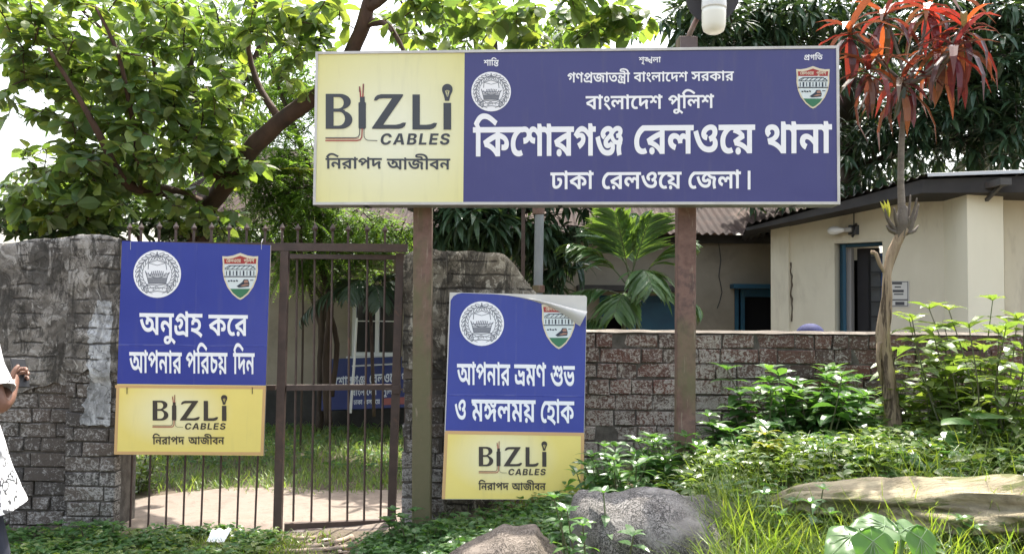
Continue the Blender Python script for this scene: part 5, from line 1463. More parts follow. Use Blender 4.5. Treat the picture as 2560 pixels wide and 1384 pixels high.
def right_board():
    B = Board(at(1105, 1247, 5.80), at(1457.5, 1249, 5.80), at(1124, 730, 5.99))
    root = thing('leaning_board', B.p(B.uv(1280, 1247)[0], 0), 'blue over yellow board with its top right print peeling off, leaning on the broken wall', 'sign')
    ink = ink_set('right', (0.88, 0.88, 0.90), (0.045, 0.035, 0.025))
    c = B.uvs([(1105, 1247), (1457.5, 1249), (1467.5, 742), (1463, 738), (1124, 730)])
    m = MB(); m.prism(c, -0.020, -0.004, B.p)
    m.build('backing', surf('white_sheet', (0.66, 0.64, 0.60), (0.60, 0.58, 0.54), 0.5, 5), root)
    # printed sheet with its corner lifted along a curve
    Z = lambda x, y: B.uv(1080 + x * .39735, 720 + y * .39735)
    c1 = [(160, 36), (190, 30), (400, 38), (480, 46), (560, 60), (640, 80), (720, 107), (800, 148), (870, 192), (908, 224), (930, 238), (948, 205), (969, 168)]
    blue = [Z(84, 897), Z(955, 911), Z(968, 300)] + [Z(*p) for p in c1[::-1]] + [Z(135, 50), Z(117, 78)]
    B.flat('blue_sheet', [blue], print_mat('right_blue_print', (0.021, 0.036, 0.27), (0.026, 0.044, 0.30), 0.32, creases=(('Z', at(1290, 988, 5.89).z), ('X', at(1290, 900, 5.89).x))), root, -0.001)
    yel = [Z(64, 1323), Z(950, 1329), Z(955, 911), Z(84, 897)]
    g = B.p(*B.uv(1255, 1140))
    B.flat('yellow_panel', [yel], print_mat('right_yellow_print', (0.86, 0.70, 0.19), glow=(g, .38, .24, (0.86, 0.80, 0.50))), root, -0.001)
    bd = []
    for a, b in (((90, 905), (948, 918)), ((948, 918), (943, 1322)), ((72, 1318), (90, 905))):
        bd += stroke([Z(*a), Z(*b)], 8 * 5.9 / F_PX)
    B.flat('printed_border', bd, plain('right_orange_ink', (0.62, 0.38, 0.16), 0.5), root, .0005)
    # the lifted flap: underside of the sheet, curling towards the viewer
    C1 = [(480, 46), (560, 60), (640, 80), (720, 107), (800, 148), (870, 192), (930, 240)]
    C2 = [(480, 46), (575, 60), (670, 77), (760, 98), (845, 122), (925, 144), (973, 154)]
    m = MB()
    def flap(u, v):
        k = u * 6
        i = min(5, int(k)); f = k - i
        a = np.array(C1[i]) * (1 - f) + np.array(C1[i + 1]) * f
        b = np.array(C2[i]) * (1 - f) + np.array(C2[i + 1]) * f
        p = a + (b - a) * v
        lift = (0.004 + 0.075 * u ** 1.5) * math.sin(math.pi * (0.10 + 0.62 * v)) + .003
        px, py = 1080 + p[0] * .39735, 720 + p[1] * .39735
        uu, vv = B.uv(px, py)
        q = B.p(uu, vv, lift)
        return q
    m.grid(flap, 24, 8)
    m.build('peeled_flap', surf('sheet_underside', (0.60, 0.59, 0.57), (0.54, 0.53, 0.51), 0.55, 4), root, smooth=True)
    d = .0025
    sl = .014
    W = B.word('আপনার', 1142.5, 1275.5, 908.5, 961, sl) + B.word('ভ্রমণ', 1285.5, 1365, 910, 963.5, sl) + B.word('শুভ', 1376, 1437, 913.5, 966, sl)
    W += B.word('ও', 1137, 1164.5, 998, 1050, sl) + B.word('মঙ্গলময়', 1179, 1339, 997.5, 1052, sl) + B.word('হোক', 1352, 1435.5, 1001.5, 1056, sl)
    B.flat('lettering', W, ink['white'], root, d)
    police_emblem(B, 1204.5, 808.5, 55.5, root, d, ink)
    clip = [Z(*p) for p in c1] + [Z(960, 600), Z(160, 600)]
    shield_emblem(B, 1354, 1440, 752, 872, root, d, ink, clip)
    kx, ky = (1366 - 1197.2) / (1127 - 140), (1164.3 - 1116.2) / (700 - 428)
    brand_mark(B, lambda x: 1197.2 + (x - 140) * kx, lambda y: 1116.2 + (y - 428) * ky, root, d, ink)
    B.flat('slogan_lettering', B.word('নিরাপদ', 1196, 1271.5, 1206, 1223.5) + B.word('আজীবন', 1279.5, 1364, 1206.5, 1224), ink['ink'], root, d)
right_board()

def inner_board():
    B = Board(at(803, 1025, 10.6), at(989, 1018, 10.6), at(809, 897, 10.9))
    root = thing('inner_board', B.p(0.4, 0), 'old dark blue board with faded white lettering, leaning under the window seen through the gate', 'sign')
    white = plain('faded_white', (0.50, 0.52, 0.56), 0.6)
    c = B.uvs([(803, 1025), (1040, 1016), (1044, 889), (809, 897)])
    m = MB(); m.prism(c, -.03, 0, B.p)
    m.build('panel', print_mat('dull_blue_print', (0.028, 0.035, 0.12), rough=0.35), root)
    W = B.word('কিশোরগঞ্জ', 814, 914, 945, 968, -.06) + B.word('রেলওয়ে', 924, 996, 936, 958, -.05) + B.word('থানা', 1004, 1036, 933, 953, -.05)
    W += B.word('বাংলাদেশ', 880, 942, 973, 989, -.04) + B.word('পুলিশ', 956, 990, 970, 986, -.04)
    W += B.word('ঢাকা', 884, 906, 1000, 1011, -.03) + B.word('রেলওয়ে', 910, 950, 999, 1010, -.03)
    B.flat('lettering', W, white, root, .003)
    st = B.flat('red_stripe', [B.uvs([(960, 995), (1038, 990), (1038, 1008), (958, 1012)])], plain('faded_red', (0.22, 0.06, 0.05), 0.6), root, .002)
    f = MB(); a, b = at(806, 920, 10.5), at(880, 918, 10.5)
    f.bar(B.p(*B.uv(880, 915), .006), B.p(*B.uv(1000, 909), .006), .02, .008); f.build('pale_strip', white, root)
    s = thing('white_stick', at(876, 1032, 10.35), 'thin white stick leaning upright in front of the old blue board', 'stick')
    m = MB(); m.tube([at(876, 1032, 10.35), at(886, 900, 10.45), at(892, 795, 10.62)], [.016, .015, .013], 8); m.build('rod', plain('white_pvc', (0.68, 0.68, 0.66), 0.4), s)
inner_board()

# ------------------------------------------------------------------ gate
def finial(mb, x, y, z0, h):
    mb.bar((x, y, z0), (x, y, z0 + h * .62), .014)
    mb.lathe([(.007, 0), (.020, h * .10), (.021, h * .16), (.012, h * .26), (0.001, h * .40)], (x, y, z0 + h * .60), (0, 0, 1), 4)

def gates():
    Y = 6.20
    fr = thing('iron_gateway', at(700, 1330, Y), 'fixed brown iron gateway with a row of spear points along its top rail', 'gateway')
    zr = at(700, 617, Y).z
    xl, xr = at(293, 1200, Y).x, at(1006, 1000, Y).x
    m = MB(); m.bar((xl - .03, Y, zr), (xr + .02, Y, zr), .055, .05); m.build('top_rail', IRON, fr)
    pb = at(279, 1340, Y); pt = at(312, 612, Y)
    m = MB(); m.bar((pb.x, Y, -.05), (pt.x, Y, zr - .03), .062, .05); m.build('side_post', IRON, fr)
    m = MB(); m.bar((at(988, 1322, Y).x + .055, Y + .03, -.02), (xr + .045, Y + .03, zr - .03), .03, .05); m.build('side_post', IRON, fr)
    for px in (323, 352, 397, 439, 484, 528, 572, 616, 662, 705, 744, 787, 831, 870, 917, 962):
        q = at(px, 612, Y)
        m = MB(); finial(m, q.x, Y, zr + .0285, .135 + random.uniform(-.006, .006)); m.build('spear_point', IRON, fr)
    # fixed left leaf
    lf = thing('gate_leaf', at(470, 1335, Y), 'left gate leaf of iron bars, mostly hidden behind the hung notice board', 'gate', 'gate leaves')
    zb = at(470, 1328, Y).z
    m = MB()
    m.bar((pb.x + .033, Y, zb), (at(692, 1320, Y).x - .03, Y, zb), .035, .035)
    m.bar((pb.x + .036, Y, at(480, 966, Y).z), (at(700, 966, Y).x - .03, Y, at(480, 966, Y).z), .032, .035)
    m.build('rail', IRON, lf)
    for px in (328, 373, 417, 460.5, 505, 550, 595, 640):
        a, b = at(px, 1240, Y), at(px + 15, 800, Y)
        ax = (b - a) / (b.z - a.z)
        p = a + ax * (zb + .0176 - a.z); q = a + ax * (zr - .029 - a.z)
        m = MB(); m.tube([p, p.lerp(q, .3) + Vector((random.uniform(-.004, .004), 0, 0)), p.lerp(q, .7) + Vector((random.uniform(-.004, .004), 0, 0)), q], .0075, 6); m.build('bar', IRON, lf)
    # right leaf, slightly ajar
    YA, YB = 6.14, 6.34
    yy = lambda px: YA + (YB - YA) * (px - 700) / 290
    rt = thing('gate_leaf', at(700, 1325, YA), 'narrow right gate leaf of iron bars, slightly ajar beside the sign post', 'gate', 'gate leaves')
    hb = [at(702, 1296, YA), at(981, 1310 - 12, YB)]
    m = MB()
    a, b = at(694, 1335, YA), at(713, 628, YA)
    m.bar(a, b, .056, .045)
    a2, b2 = at(978, 1322, YB), at(1001, 633, YB)
    m.bar(a2, b2, .056, .045)
    m.bar(b + Vector((.03, 0, -.035)), b2 + Vector((-.03, 0, -.03)), .032, .04)
    k0, k1 = at(735, 967, yy(735)), at(985, 966, yy(985))
    m.bar(at(705, 968, YA) + Vector((.03, 0, 0)), at(991, 967, YB) + Vector((-.03, 0, 0)), .038, .042)
    r0, r1 = at(700, 1315, YA) + Vector((.03, 0, 0)), at(979, 1305, YB) + Vector((-.03, 0, 0))
    m.bar(r0, r1, .045, .042)
    r2, r3 = at(700, 1334, YA) + Vector((.03, 0, 0)), at(979, 1324, YB) + Vector((-.03, 0, 0))
    m.build('leaf_frame', IRON, rt)
    for pb_, pt_ in ((733, 743), (778, 787), (824, 831), (868, 873), (910, 919), (951, 963)):
        A = at(pb_, 1306 - (pb_ - 700) * .03, yy(pb_)) ; Bq = at(pt_, 646, yy(pt_))
        A2 = at(pb_, 1302, yy(pb_))
        mid = A2.lerp(Bq, .5) + Vector((random.uniform(-.006, .006), 0, 0))
        m = MB(); m.tube([A2, mid, Bq], .0078, 6); m.build('bar', IRON, rt)
    m = MB(); q = at(992, 972, YB - .03); m.box((q.x, q.y, q.z), (.028, .012, .03)); m.bar((q.x - .08, q.y - .012, q.z), (q.x + .05, q.y - .012, q.z), .014); m.build('latch', IRON, rt)
    m = MB()
    for py in (700, 1250):
        q = at(706 + (1250 - py) * .024 - 10, py, YA); m.tube([(q.x, q.y, q.z - .04), (q.x, q.y, q.z + .04)], .014, 8)
    m.build('hinge', IRON, rt)
    # threshold
    th = thing('threshold_bar', at(830, 1335, 6.1), 'rough dark iron threshold bar lying under the narrow right gate leaf', 'threshold')
    a, b = at(712, 1334, 6.12), at(968, 1326, 6.22)
    m = MB(); m.tube(smooth_line([a, a.lerp(b, .3) + Vector((0, 0, .008)), a.lerp(b, .65) - Vector((0, 0, .006)), b], [.026, .03, .028, .025])[0], .027, 7, .2); m.build('bar', IRON, th)
gates()

# ------------------------------------------------------------------ pipe, thin post, bundle
def pipes():
    t = thing('drain_pipe', at(1345, 900, 8.2) * 1, 'pale grey vertical pipe with rusty collars between the broken wall and the palm', 'pipe')
    t.location.z = 0
    m = MB(); a, b = at(1345, 735, 8.2), at(1349, 500, 8.2)
    ax = (b - a) / (b.z - a.z)
    m.tube([a + ax * (-.05 - a.z), a, b, b + ax * .35], 11.5 * 8.2 / F_PX, 14); m.build('pipe', surf('grey_pvc', (0.27, 0.29, 0.30), (0.20, 0.22, 0.225), 0.5, 4), t, smooth=True)
    m = MB()
    for py in (527, 722):
        q = at(1346, py, 8.2); m.lathe([(.046, -.035), (.058, -.03), (.058, .03), (.046, .035)], q, (0, 0, 1), 12)
    m.build('collar', POST, t)
    t = thing('steel_post', at(1308, 900, 8.3) * 1, 'thin dark rusty post standing just left of the grey pipe', 'post')
    t.location.z = 0
    q = at(1308, 700, 8.3); m = MB(); m.bar((q.x, q.y, -.05), (q.x - .005, q.y, at(1308, 480, 8.3).z), .036); m.build('shaft', IRON, t)
    m = MB(); a, b = at(1300, 513, 8.27), at(1362, 519, 8.25); m.bar(a, b, .03); m.build('tie_bar', IRON, t)
    # dark blue bundle behind the low wall
    t = thing('cloth_bundle', at(2026, 840, 7.3), 'dark blue rounded cloth cover just showing above the low brick wall', 'cover')
    t.location.z = 0
    c = at(2027, 840, 7.3)
    m = MB()
    def dome(u, v):
        a = 2 * math.pi * u; e = v * math.pi / 2
        r = .118 * math.cos(e) * (1 + .06 * math.sin(3 * a)) + (.02 if v < .1 else 0)
        z = c.z + .105 * math.sin(e) ** .9 - (.0 if v > 0 else c.z)
        return (c.x + r * math.cos(a), c.y + r * math.sin(a) * .9, z)
    m.grid(dome, 28, 8); m.build('cover', surf('navy_cloth', (0.03, 0.035, 0.12), (0.02, 0.022, 0.08), 0.8, 8, 0.3), t, smooth=True)
pipes()
# ------------------------------------------------------------------ the person at the left edge
def skin_mesh(name, verts, edges, radii, mat, parent, sub=2, root_i=0):
    """one continuous surface grown round a skeleton"""
    me = bpy.data.meshes.new(name)
    me.from_pydata([tuple(v) for v in verts], edges, [])
    o = bpy.data.objects.new(name, me)
    COL.objects.link(o)
    md = o.modifiers.new('skin', 'SKIN')
    md.use_smooth_shade = True
    lay = me.skin_vertices[0].data if me.skin_vertices else None
    if lay is None:
        bm = bmesh.new(); bm.from_mesh(me); bm.verts.layers.skin.verify(); bm.to_mesh(me); bm.free()
        lay = me.skin_vertices[0].data
    for i, r in enumerate(radii):
        lay[i].radius = r if isinstance(r, (tuple, list)) else (r, r)
        lay[i].use_root = (i == root_i)
    sb = o.modifiers.new('sub', 'SUBSURF'); sb.levels = sub; sb.render_levels = sub
    dg = bpy.context.evaluated_depsgraph_get()
    m2 = bpy.data.meshes.new_from_object(o.evaluated_get(dg))
    m2.name = name
    bpy.data.objects.remove(o)
    o = bpy.data.objects.new(name, m2)
    COL.objects.link(o)
    m2.materials.clear(); m2.materials.append(mat)
    for p in m2.polygons: p.use_smooth = True
    o.parent = parent
    o.location = -Vector(parent.location)
    return o

def person():
    C0 = Vector((-2.20, 3.55, terrain(-2.20, 3.55)))
    root = thing('person', C0, 'person in white patterned shirt and dark trousers at the left edge, holding a phone', 'person')
    f = Vector((.72, .69, 0)).normalized()      # facing
    s = Vector((f.y, -f.x, 0))                  # to the right hand
    z0 = C0.z
    P = lambda a, b, z: Vector((C0.x, C0.y, z0 + z)) + s * a + f * b
    V, E, Rr = [], [], []
    def add(p, r, link=None):
        V.append(p); Rr.append(r)
        if link is not None: E.append((link, len(V) - 1))
        return len(V) - 1
    pel = add(P(0, 0, .93), (.135, .105))
    w = add(P(0, .005, 1.08), (.125, .095), pel)
    ch = add(P(0, 0, 1.28), (.15, .105), w)
    nb = add(P(0, -.01, 1.42), (.075, .07), ch)
    nk = add(P(0, .005, 1.485), .052, nb)
    hd = add(P(0, .025, 1.55), (.062, .07), nk)
    hd2 = add(P(0, .02, 1.62), (.076, .092), hd)
    add(P(0, .01, 1.69), (.062, .075), hd2)
    # right arm with the phone
    sh = add(P(.17, -.01, 1.40), .062, ch)
    el0 = Vector((-1.935, 3.37, 1.118)); hand = Vector((-1.978, 3.53, 1.198))
    ua = add(P(.185, -.015, 1.40).lerp(el0, .5), .052, sh)
    el = add(el0, .043, ua)
    fa = add(el0.lerp(hand, .45), .041, el)
    wr = add(el0.lerp(hand, .90), .029, fa)
    hd_ = (hand - el0).normalized()
    palm = add(hand + hd_ * .02, (.036, .022), wr)
    add(hand + hd_ * .065, (.034, .018), palm)
    # left arm hanging
    shl = add(P(-.17, -.01, 1.40), .062, ch)
    ul = add(P(-.21, -.01, 1.25), .050, shl)
    ell = add(P(-.225, -.02, 1.11), .041, ul)
    fl = add(P(-.225, .03, .98), .038, ell)
    wl = add(P(-.225, .06, .86), .028, fl)
    pl = add(P(-.225, .07, .80), (.020, .038), wl)
    add(P(-.225, .078, .76), (.016, .034), pl)
    # legs, right one a little forward
    for sg, kx, ky in ((1, .10, .16), (-1, -.05, -.14)):
        hp = add(P(.09 * sg, 0, .88), .092, pel)
        th = add(P(.092 * sg, kx * .5, .68), .078, hp)
        kn = add(P(.095 * sg, kx, .48), .056, th)
        cf = add(P(.095 * sg, (kx + ky) / 2 - .02, .32), .052, kn)
        an = add(P(.095 * sg, ky - .02, .10), .036, cf)
        ht = add(P(.095 * sg, ky + .04, .05), (.036, .03), an)
        add(P(.10 * sg, ky + .13, .035), (.036, .022), ht)
    skin = surf('brown_skin', (0.15, 0.075, 0.05), (0.19, 0.10, 0.07), 0.5, 14, 0.1, 0.4)
    body = skin_mesh('body', V, E, Rr, skin, root)
    # right hand: fingers curled round the phone, thumb on its near side
    side = Vector((0, 0, 1)).cross(hd_).normalized()
    upv = hd_.cross(side).normalized()
    ph_c = hand + hd_ * .075 - side * .0 + upv * .055
    base = hand + hd_ * .055
    for k, (ln, off) in enumerate(((.072, .026), (.080, .009), (.074, -.009), (.058, -.026))):
        b = base + upv * off * 1.15 + side * .004
        d1 = (hd_ * .8 - side * .45).normalized()
        q1 = b + d1 * ln * .42
        d2 = (-side * .9 + hd_ * .1).normalized()
        q2 = q1 + d2 * ln * .34
        q3 = q2 + (-hd_ * .9 - side * .2).normalized() * ln * .28
        skin_mesh('finger', [b - hd_ * .018, b, q1, q2, q3], [(0, 1), (1, 2), (2, 3), (3, 4)], [.009, .0098, .009, .0085, .0065], skin, root, 1)
    tb = hand + hd_ * .01 + upv * .026
    t1 = tb + (hd_ * .5 + upv * .8 - side * .2).normalized() * .035
    t2 = t1 + (hd_ * .8 + upv * .25 - side * .35).normalized() * .030
    skin_mesh('thumb', [tb - upv * .01, tb, t1, t2], [(0, 1), (1, 2), (2, 3)], [.012, .012, .0105, .008], skin, root, 1)
    for k, (ln, off) in enumerate(((.062, -.024), (.070, -.008), (.066, .008), (.052, .024))):
        b = P(-.225, .08 + off, .75)
        skin_mesh('finger', [b + Vector((0, 0, .02)), b, b + s * .008 + Vector((0, 0, -ln * .5)), b + s * .022 + Vector((0, 0, -ln))], [(0, 1), (1, 2), (2, 3)], [.009, .0095, .0085, .0065], skin, root, 1)
    tb = P(-.225, .115, .79)
    skin_mesh('thumb', [tb, tb + f * .018 - Vector((0, 0, .03)), tb + f * .020 - Vector((0, 0, .058))], [(0, 1), (1, 2)], [.012, .0105, .008], skin, root, 1)
    # face and ears
    m = MB()
    m.lathe([(.004, 0), (.013, .012), (.010, .035), (.004, .05)], P(0, .112, 1.565), (0, 0, 1), 8)
    m.build('nose', skin, root, smooth=True)
    m = MB(); m.lathe([(0, 0), (.018, .004), (.02, .012), (0, .016)], P(.079, .0, 1.595), tuple(s), 10); m.build('ear', skin, root, smooth=True)
    m = MB(); m.lathe([(0, 0), (.018, .004), (.02, .012), (0, .016)], P(-.079, .0, 1.595), tuple(-s), 10); m.build('ear', skin, root, smooth=True)
    for a in (-.033, .033):
        m = MB(); m.lathe([(0, 0), (.010, .003), (.012, .008), (0, .014)], P(a, .088, 1.615), tuple(f), 10); m.build('eye', plain('eye', (0.5, 0.48, 0.45), 0.2), root, smooth=True)
    m = MB(); m.tube([P(-.022, .098, 1.525), P(0, .104, 1.523), P(.022, .098, 1.525)], .006, 6); m.build('mouth', plain('lips', (0.16, 0.06, 0.05), 0.5), root, smooth=True)
    hr = MB()
    def cap(u, v):
        a = 2 * math.pi * u; e = v * math.pi / 2
        k = .106 + .006 * noise.noise(Vector((math.cos(a) * 3, math.sin(a) * 3, v * 4)))
        low = 1.575 if math.sin(a) < .45 else 1.655
        r = math.cos(e) ** .7
        return P(k * .86 * math.cos(a) * r, .008 + k * math.sin(a) * r, low + (1.745 - low) * math.sin(e))
    hr.grid(cap, 28, 10); hr.build('hair', surf('black_hair', (0.012, 0.011, 0.011), (0.02, 0.018, 0.017), 0.5, 40, 0.5), root, smooth=True)
    # shirt
    mt, nt, b = new_mat('patterned_shirt')
    co = coords(nt)
    wv = nt.nodes.new('ShaderNodeTexWave'); wv.inputs['Scale'].default_value = 16; wv.inputs['Distortion'].default_value = 9; wv.inputs['Detail'].default_value = 2; wv.inputs['Detail Scale'].default_value = 1.6
    nt.links.new(co, wv.inputs['Vector'])
    area = ramp(nt, nz(nt, co, 5.5, 2, 0.5), [(0.50, 0.0), (0.56, 1.0)])
    lines = ramp(nt, wv.outputs['Fac'], [(0.10, 1.0), (0.2, 0.0)])
    nt.links.new(mix(nt, mth(nt, 'MULTIPLY', area, lines), (0.78, 0.79, 0.80), (0.06, 0.06, 0.065)), b.inputs['Base Color'])
    b.inputs['Roughness'].default_value = 0.85
    bump(nt, nz(nt, co, 9, 3, 0.5), b, 0.5, 0.02)
    shb = MB()
    rings = [(.70, .235, .225, .02), (.76, .225, .205, .015), (.90, .208, .175, .005), (1.05, .19, .14, 0), (1.20, .195, .142, 0), (1.32, .198, .135, -.005), (1.40, .175, .11, -.01), (1.445, .11, .085, -.01), (1.475, .068, .066, 0)]
    def tor(u, v):
        k = v * (len(rings) - 1); i = min(len(rings) - 2, int(k)); t = k - i
        z, rx, ry, o = [a * (1 - t) + c * t for a, c in zip(rings[i], rings[i + 1])]
        a = 2 * math.pi * u
        w = 1 + (.05 * math.sin(a * 5 + z * 4) + .03 * math.sin(a * 9 + z * 13)) * (1 - sstep(.9, 1.35, z)) + .012 * math.sin(a * 3 + z * 30)
        zz = z - .02 * math.cos(a * 2) * (1 - sstep(.70, .85, z))
        return P(rx * math.cos(a) * w, o + ry * math.sin(a) * w, zz)
    shb.grid(tor, 56, 40)
    for a, c, r0, r1 in ((P(.12, -.01, 1.415), P(.185, -.015, 1.40).lerp(el0, .80), .080, .080), (P(-.12, -.01, 1.415), P(-.225, -.015, 1.17), .078, .072)):
        pts = [a, a.lerp(c, .35) + (s * .02 if c.x > a.x else -s * .02), a.lerp(c, .7), c]
        Q, rr = smooth_line(pts, [r0, .083, .078, r1], .02)
        ri = MB()
        n = len(Q); sd = 20
        Vv = []
        for i, p in enumerate(Q):
            t = (Vector(Q[min(i + 1, n - 1)]) - Vector(Q[max(i - 1, 0)])).normalized()
            x = (f - t * f.dot(t)).normalized(); y = t.cross(x)
            for k in range(sd):
                an_ = 2 * math.pi * k / sd
                q = rr[i] * (1 + .05 * math.sin(an_ * 3 + i * .5) + .03 * noise.noise(Vector((an_, i * .3, 2))))
                Vv.append(Vector(p) + (x * math.cos(an_) + y * math.sin(an_)) * q)
        shb.add(Vv, [np.array([[i * sd + k, i * sd + (k + 1) % sd, (i + 1) * sd + (k + 1) % sd, (i + 1) * sd + k] for i in range(n - 1) for k in range(sd)])])
    shb.build('shirt', mt, root, smooth=True)
    tr = MB()
    tr.grid(lambda u, v: P(.17 * math.cos(2 * math.pi * u) * (1 + .0 * v), .135 * math.sin(2 * math.pi * u), .80 + .22 * v), 36, 4)
    for sg, kx, ky in ((1, .10, .16), (-1, -.05, -.14)):
        Q, rr = smooth_line([P(.082 * sg, 0, .93), P(.09 * sg, kx * .25, .78), P(.095 * sg, kx * .75, .58), P(.095 * sg, kx, .47), P(.095 * sg, (kx + ky) / 2 - .015, .28), P(.095 * sg, ky - .01, .07)], [.095, .096, .086, .080, .076, .074], .03)
        tr.tube(Q, rr, 22, .10)
    tr.build('trousers', surf('navy_cloth_trousers', (0.018, 0.022, 0.036), (0.025, 0.03, 0.048), 0.85, 8, 0.3), root, smooth=True)
    for sg, ky in ((1, .16), (-1, -.14)):
        shm = MB()
        Q, rr = smooth_line([P(.095 * sg, ky - .07, .045), P(.095 * sg, ky, .06), P(.097 * sg, ky + .09, .045), P(.10 * sg, ky + .17, .03)], [.034, .046, .042, .028], .02)
        shm.tube(Q, rr, 14); shm.build('shoe', plain('dark_shoe', (0.03, 0.026, 0.024), 0.5), root, smooth=True)
    # phone
    ax = at(45, 900, 3.60) - at(56, 962, 3.58)
    c = at(50, 932, 3.60)
    t = thing('phone', c, 'black phone in the raised hand of the person at the left edge', 'phone')
    a1 = ax.normalized(); a2 = Vector((.30, .95, 0)); a2 = (a2 - a1 * a2.dot(a1)).normalized(); a3 = a1.cross(a2)
    m = MB(); m.box(c, (.005, .034, .062), [[a3[i], a2[i], a1[i]] for i in range(3)])
    ob = m.build('case', BLACK, t)
    bv = ob.modifiers.new('bevel', 'BEVEL'); bv.width = .003; bv.segments = 2
    m = MB(); m.box(c + a3 * .0055, (.0006, .031, .058), [[a3[i], a2[i], a1[i]] for i in range(3)]); m.build('screen', plain('dark_screen', (0.01, 0.011, 0.013), 0.1), t)
person()
# ------------------------------------------------------------------ leaf tones and bark
L_BROAD = leaf_mat('broad_leaf', [(0.105, 0.180, 0.070), (0.135, 0.220, 0.080), (0.115, 0.190, 0.090), (0.19, 0.270, 0.08), (0.11, 0.18, 0.08), (0.23, 0.29, 0.08), (0.125, 0.20, 0.085), (0.19, 0.23, 0.09), (0.10, 0.16, 0.085), (0.21, 0.25, 0.10)], 0.5, 0.36, (1.55, 1.5, 0.5))
L_MANGO = leaf_mat('mango_leaf', [(0.035, 0.070, 0.040), (0.050, 0.095, 0.050), (0.062, 0.115, 0.055), (0.040, 0.080, 0.05), (0.07, 0.12, 0.055)], 0.2, 0.30)
L_FINE = leaf_mat('fine_leaflet', [(0.08, 0.155, 0.05), (0.12, 0.21, 0.055), (0.18, 0.27, 0.06), (0.08, 0.14, 0.05)], 0.5, 0.45, (1.55, 1.6, 0.55))
L_HANG = leaf_mat('hanging_leaf', [(0.10, 0.165, 0.065), (0.125, 0.20, 0.07), (0.18, 0.25, 0.075), (0.11, 0.16, 0.065)], 0.5, 0.45, (1.5, 1.55, 0.6))
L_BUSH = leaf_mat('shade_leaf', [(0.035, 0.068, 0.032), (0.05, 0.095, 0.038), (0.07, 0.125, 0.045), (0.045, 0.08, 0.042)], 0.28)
L_PALM = leaf_mat('palm_leaf', [(0.075, 0.15, 0.06), (0.10, 0.19, 0.07), (0.13, 0.22, 0.075), (0.08, 0.14, 0.075)], 0.38, 0.28)
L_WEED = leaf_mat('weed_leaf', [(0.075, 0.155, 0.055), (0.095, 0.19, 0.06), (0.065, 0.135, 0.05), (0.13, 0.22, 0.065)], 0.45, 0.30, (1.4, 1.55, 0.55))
L_PALEWEED = leaf_mat('pale_weed_leaf', [(0.14, 0.21, 0.07), (0.18, 0.24, 0.075), (0.12, 0.19, 0.065), (0.22, 0.26, 0.085)], 0.45, 0.27, (1.45, 1.5, 0.5))  # paler copy of the weed tones, sunlight put into the colour; also shrub leaves
L_YELLOW = leaf_mat('yellow_green_leaf', [(0.20, 0.24, 0.05), (0.26, 0.28, 0.06), (0.15, 0.20, 0.045)], 0.42)
L_GRASS = leaf_mat('grass_blade', [(0.10, 0.18, 0.045), (0.17, 0.24, 0.05), (0.22, 0.28, 0.06), (0.09, 0.16, 0.045), (0.25, 0.27, 0.09)], 0.5, 0.32, (1.5, 1.5, 0.5))
L_DRYGRASS = leaf_mat('yard_grass_blade', [(0.13, 0.22, 0.07), (0.18, 0.27, 0.085), (0.24, 0.30, 0.11), (0.13, 0.20, 0.07)], 0.5, 0.4, (1.4, 1.4, 0.6))
L_CORDY = leaf_mat('red_strap_leaf', [(0.16, 0.035, 0.032), (0.075, 0.035, 0.042), (0.24, 0.045, 0.035), (0.085, 0.06, 0.052), (0.30, 0.12, 0.04), (0.07, 0.055, 0.05), (0.14, 0.035, 0.05), (0.10, 0.11, 0.05), (0.20, 0.035, 0.04), (0.06, 0.085, 0.045)], 0.38, 0.2, (1.5, 0.75, 0.5))
L_TARO = leaf_mat('taro_leaf', [(0.10, 0.20, 0.06), (0.12, 0.22, 0.075)], 0.5, 0.32, (1.3, 1.6, 0.5))
BARK = surf('bark', (0.085, 0.062, 0.047), (0.05, 0.037, 0.03), 0.9, 9, 0.7, 0.2, stain=(0.14, 0.12, 0.10), stain_amt=(0.6, 0.72), stretch=(1, 1, 0.35))
BARK_RED = surf('reddish_bark', (0.105, 0.062, 0.045), (0.06, 0.04, 0.032), 0.85, 7, 0.6, 0.25, stain=(0.05, 0.04, 0.035), stain_amt=(0.55, 0.7), stretch=(1, 1, 0.4))
BARK_PALE = surf('stripped_bark', (0.40, 0.31, 0.21), (0.24, 0.17, 0.115), 0.9, 14, 1.0, 0.2, stain=(0.09, 0.065, 0.047), stain_amt=(0.54, 0.60), stretch=(2.4, 2.4, 0.30))
TWIG = surf('twig', (0.09, 0.075, 0.05), (0.06, 0.05, 0.035), 0.9, 10)

def limb(pts, rad):
    return ([at(*p) for p in pts], rad)

def twig_leaves(mb, n_mul, L, Wf, shape, droop, frac=0.55, spread=0.9, hang=0.15):
    def fn(P, ln):
        n = max(3, int(n_mul * min(1.4, max(0.4, ln))))
        s = np.linspace(1 - frac, 1, n) + rng.uniform(-.02, .02, n)
        idx = np.clip(s * (len(P) - 1), 0, len(P) - 1.001)
        i = idx.astype(int); f = (idx - i)[:, None]
        pos = P[i] * (1 - f) + P[np.minimum(i + 1, len(P) - 1)] * f
        ax = unit(P[np.minimum(i + 1, len(P) - 1)] - P[np.maximum(i, 0)] + 1e-6)
        side = unit(np.cross(ax, np.tile([0, 0, 1.0], (n, 1))) + 1e-6)
        sg = np.where(np.arange(n) % 2 == 0, 1, -1)[:, None]
        T = ax * (1 - spread) + side * sg * spread * rng.uniform(.6, 1.2, (n, 1)) + rng.normal(size=(n, 3)) * .28
        T[:, 2] -= hang
        N = np.tile([0, 0, 1.0], (n, 1)) + rng.normal(size=(n, 3)) * .45
        l = L * rng.uniform(.55, 1.35, n)
        add_leaves(mb, pos, T, N, l, l * Wf * rng.uniform(.85, 1.15, n), shape, droop * rng.uniform(.5, 1.5, n), .14)
    return fn

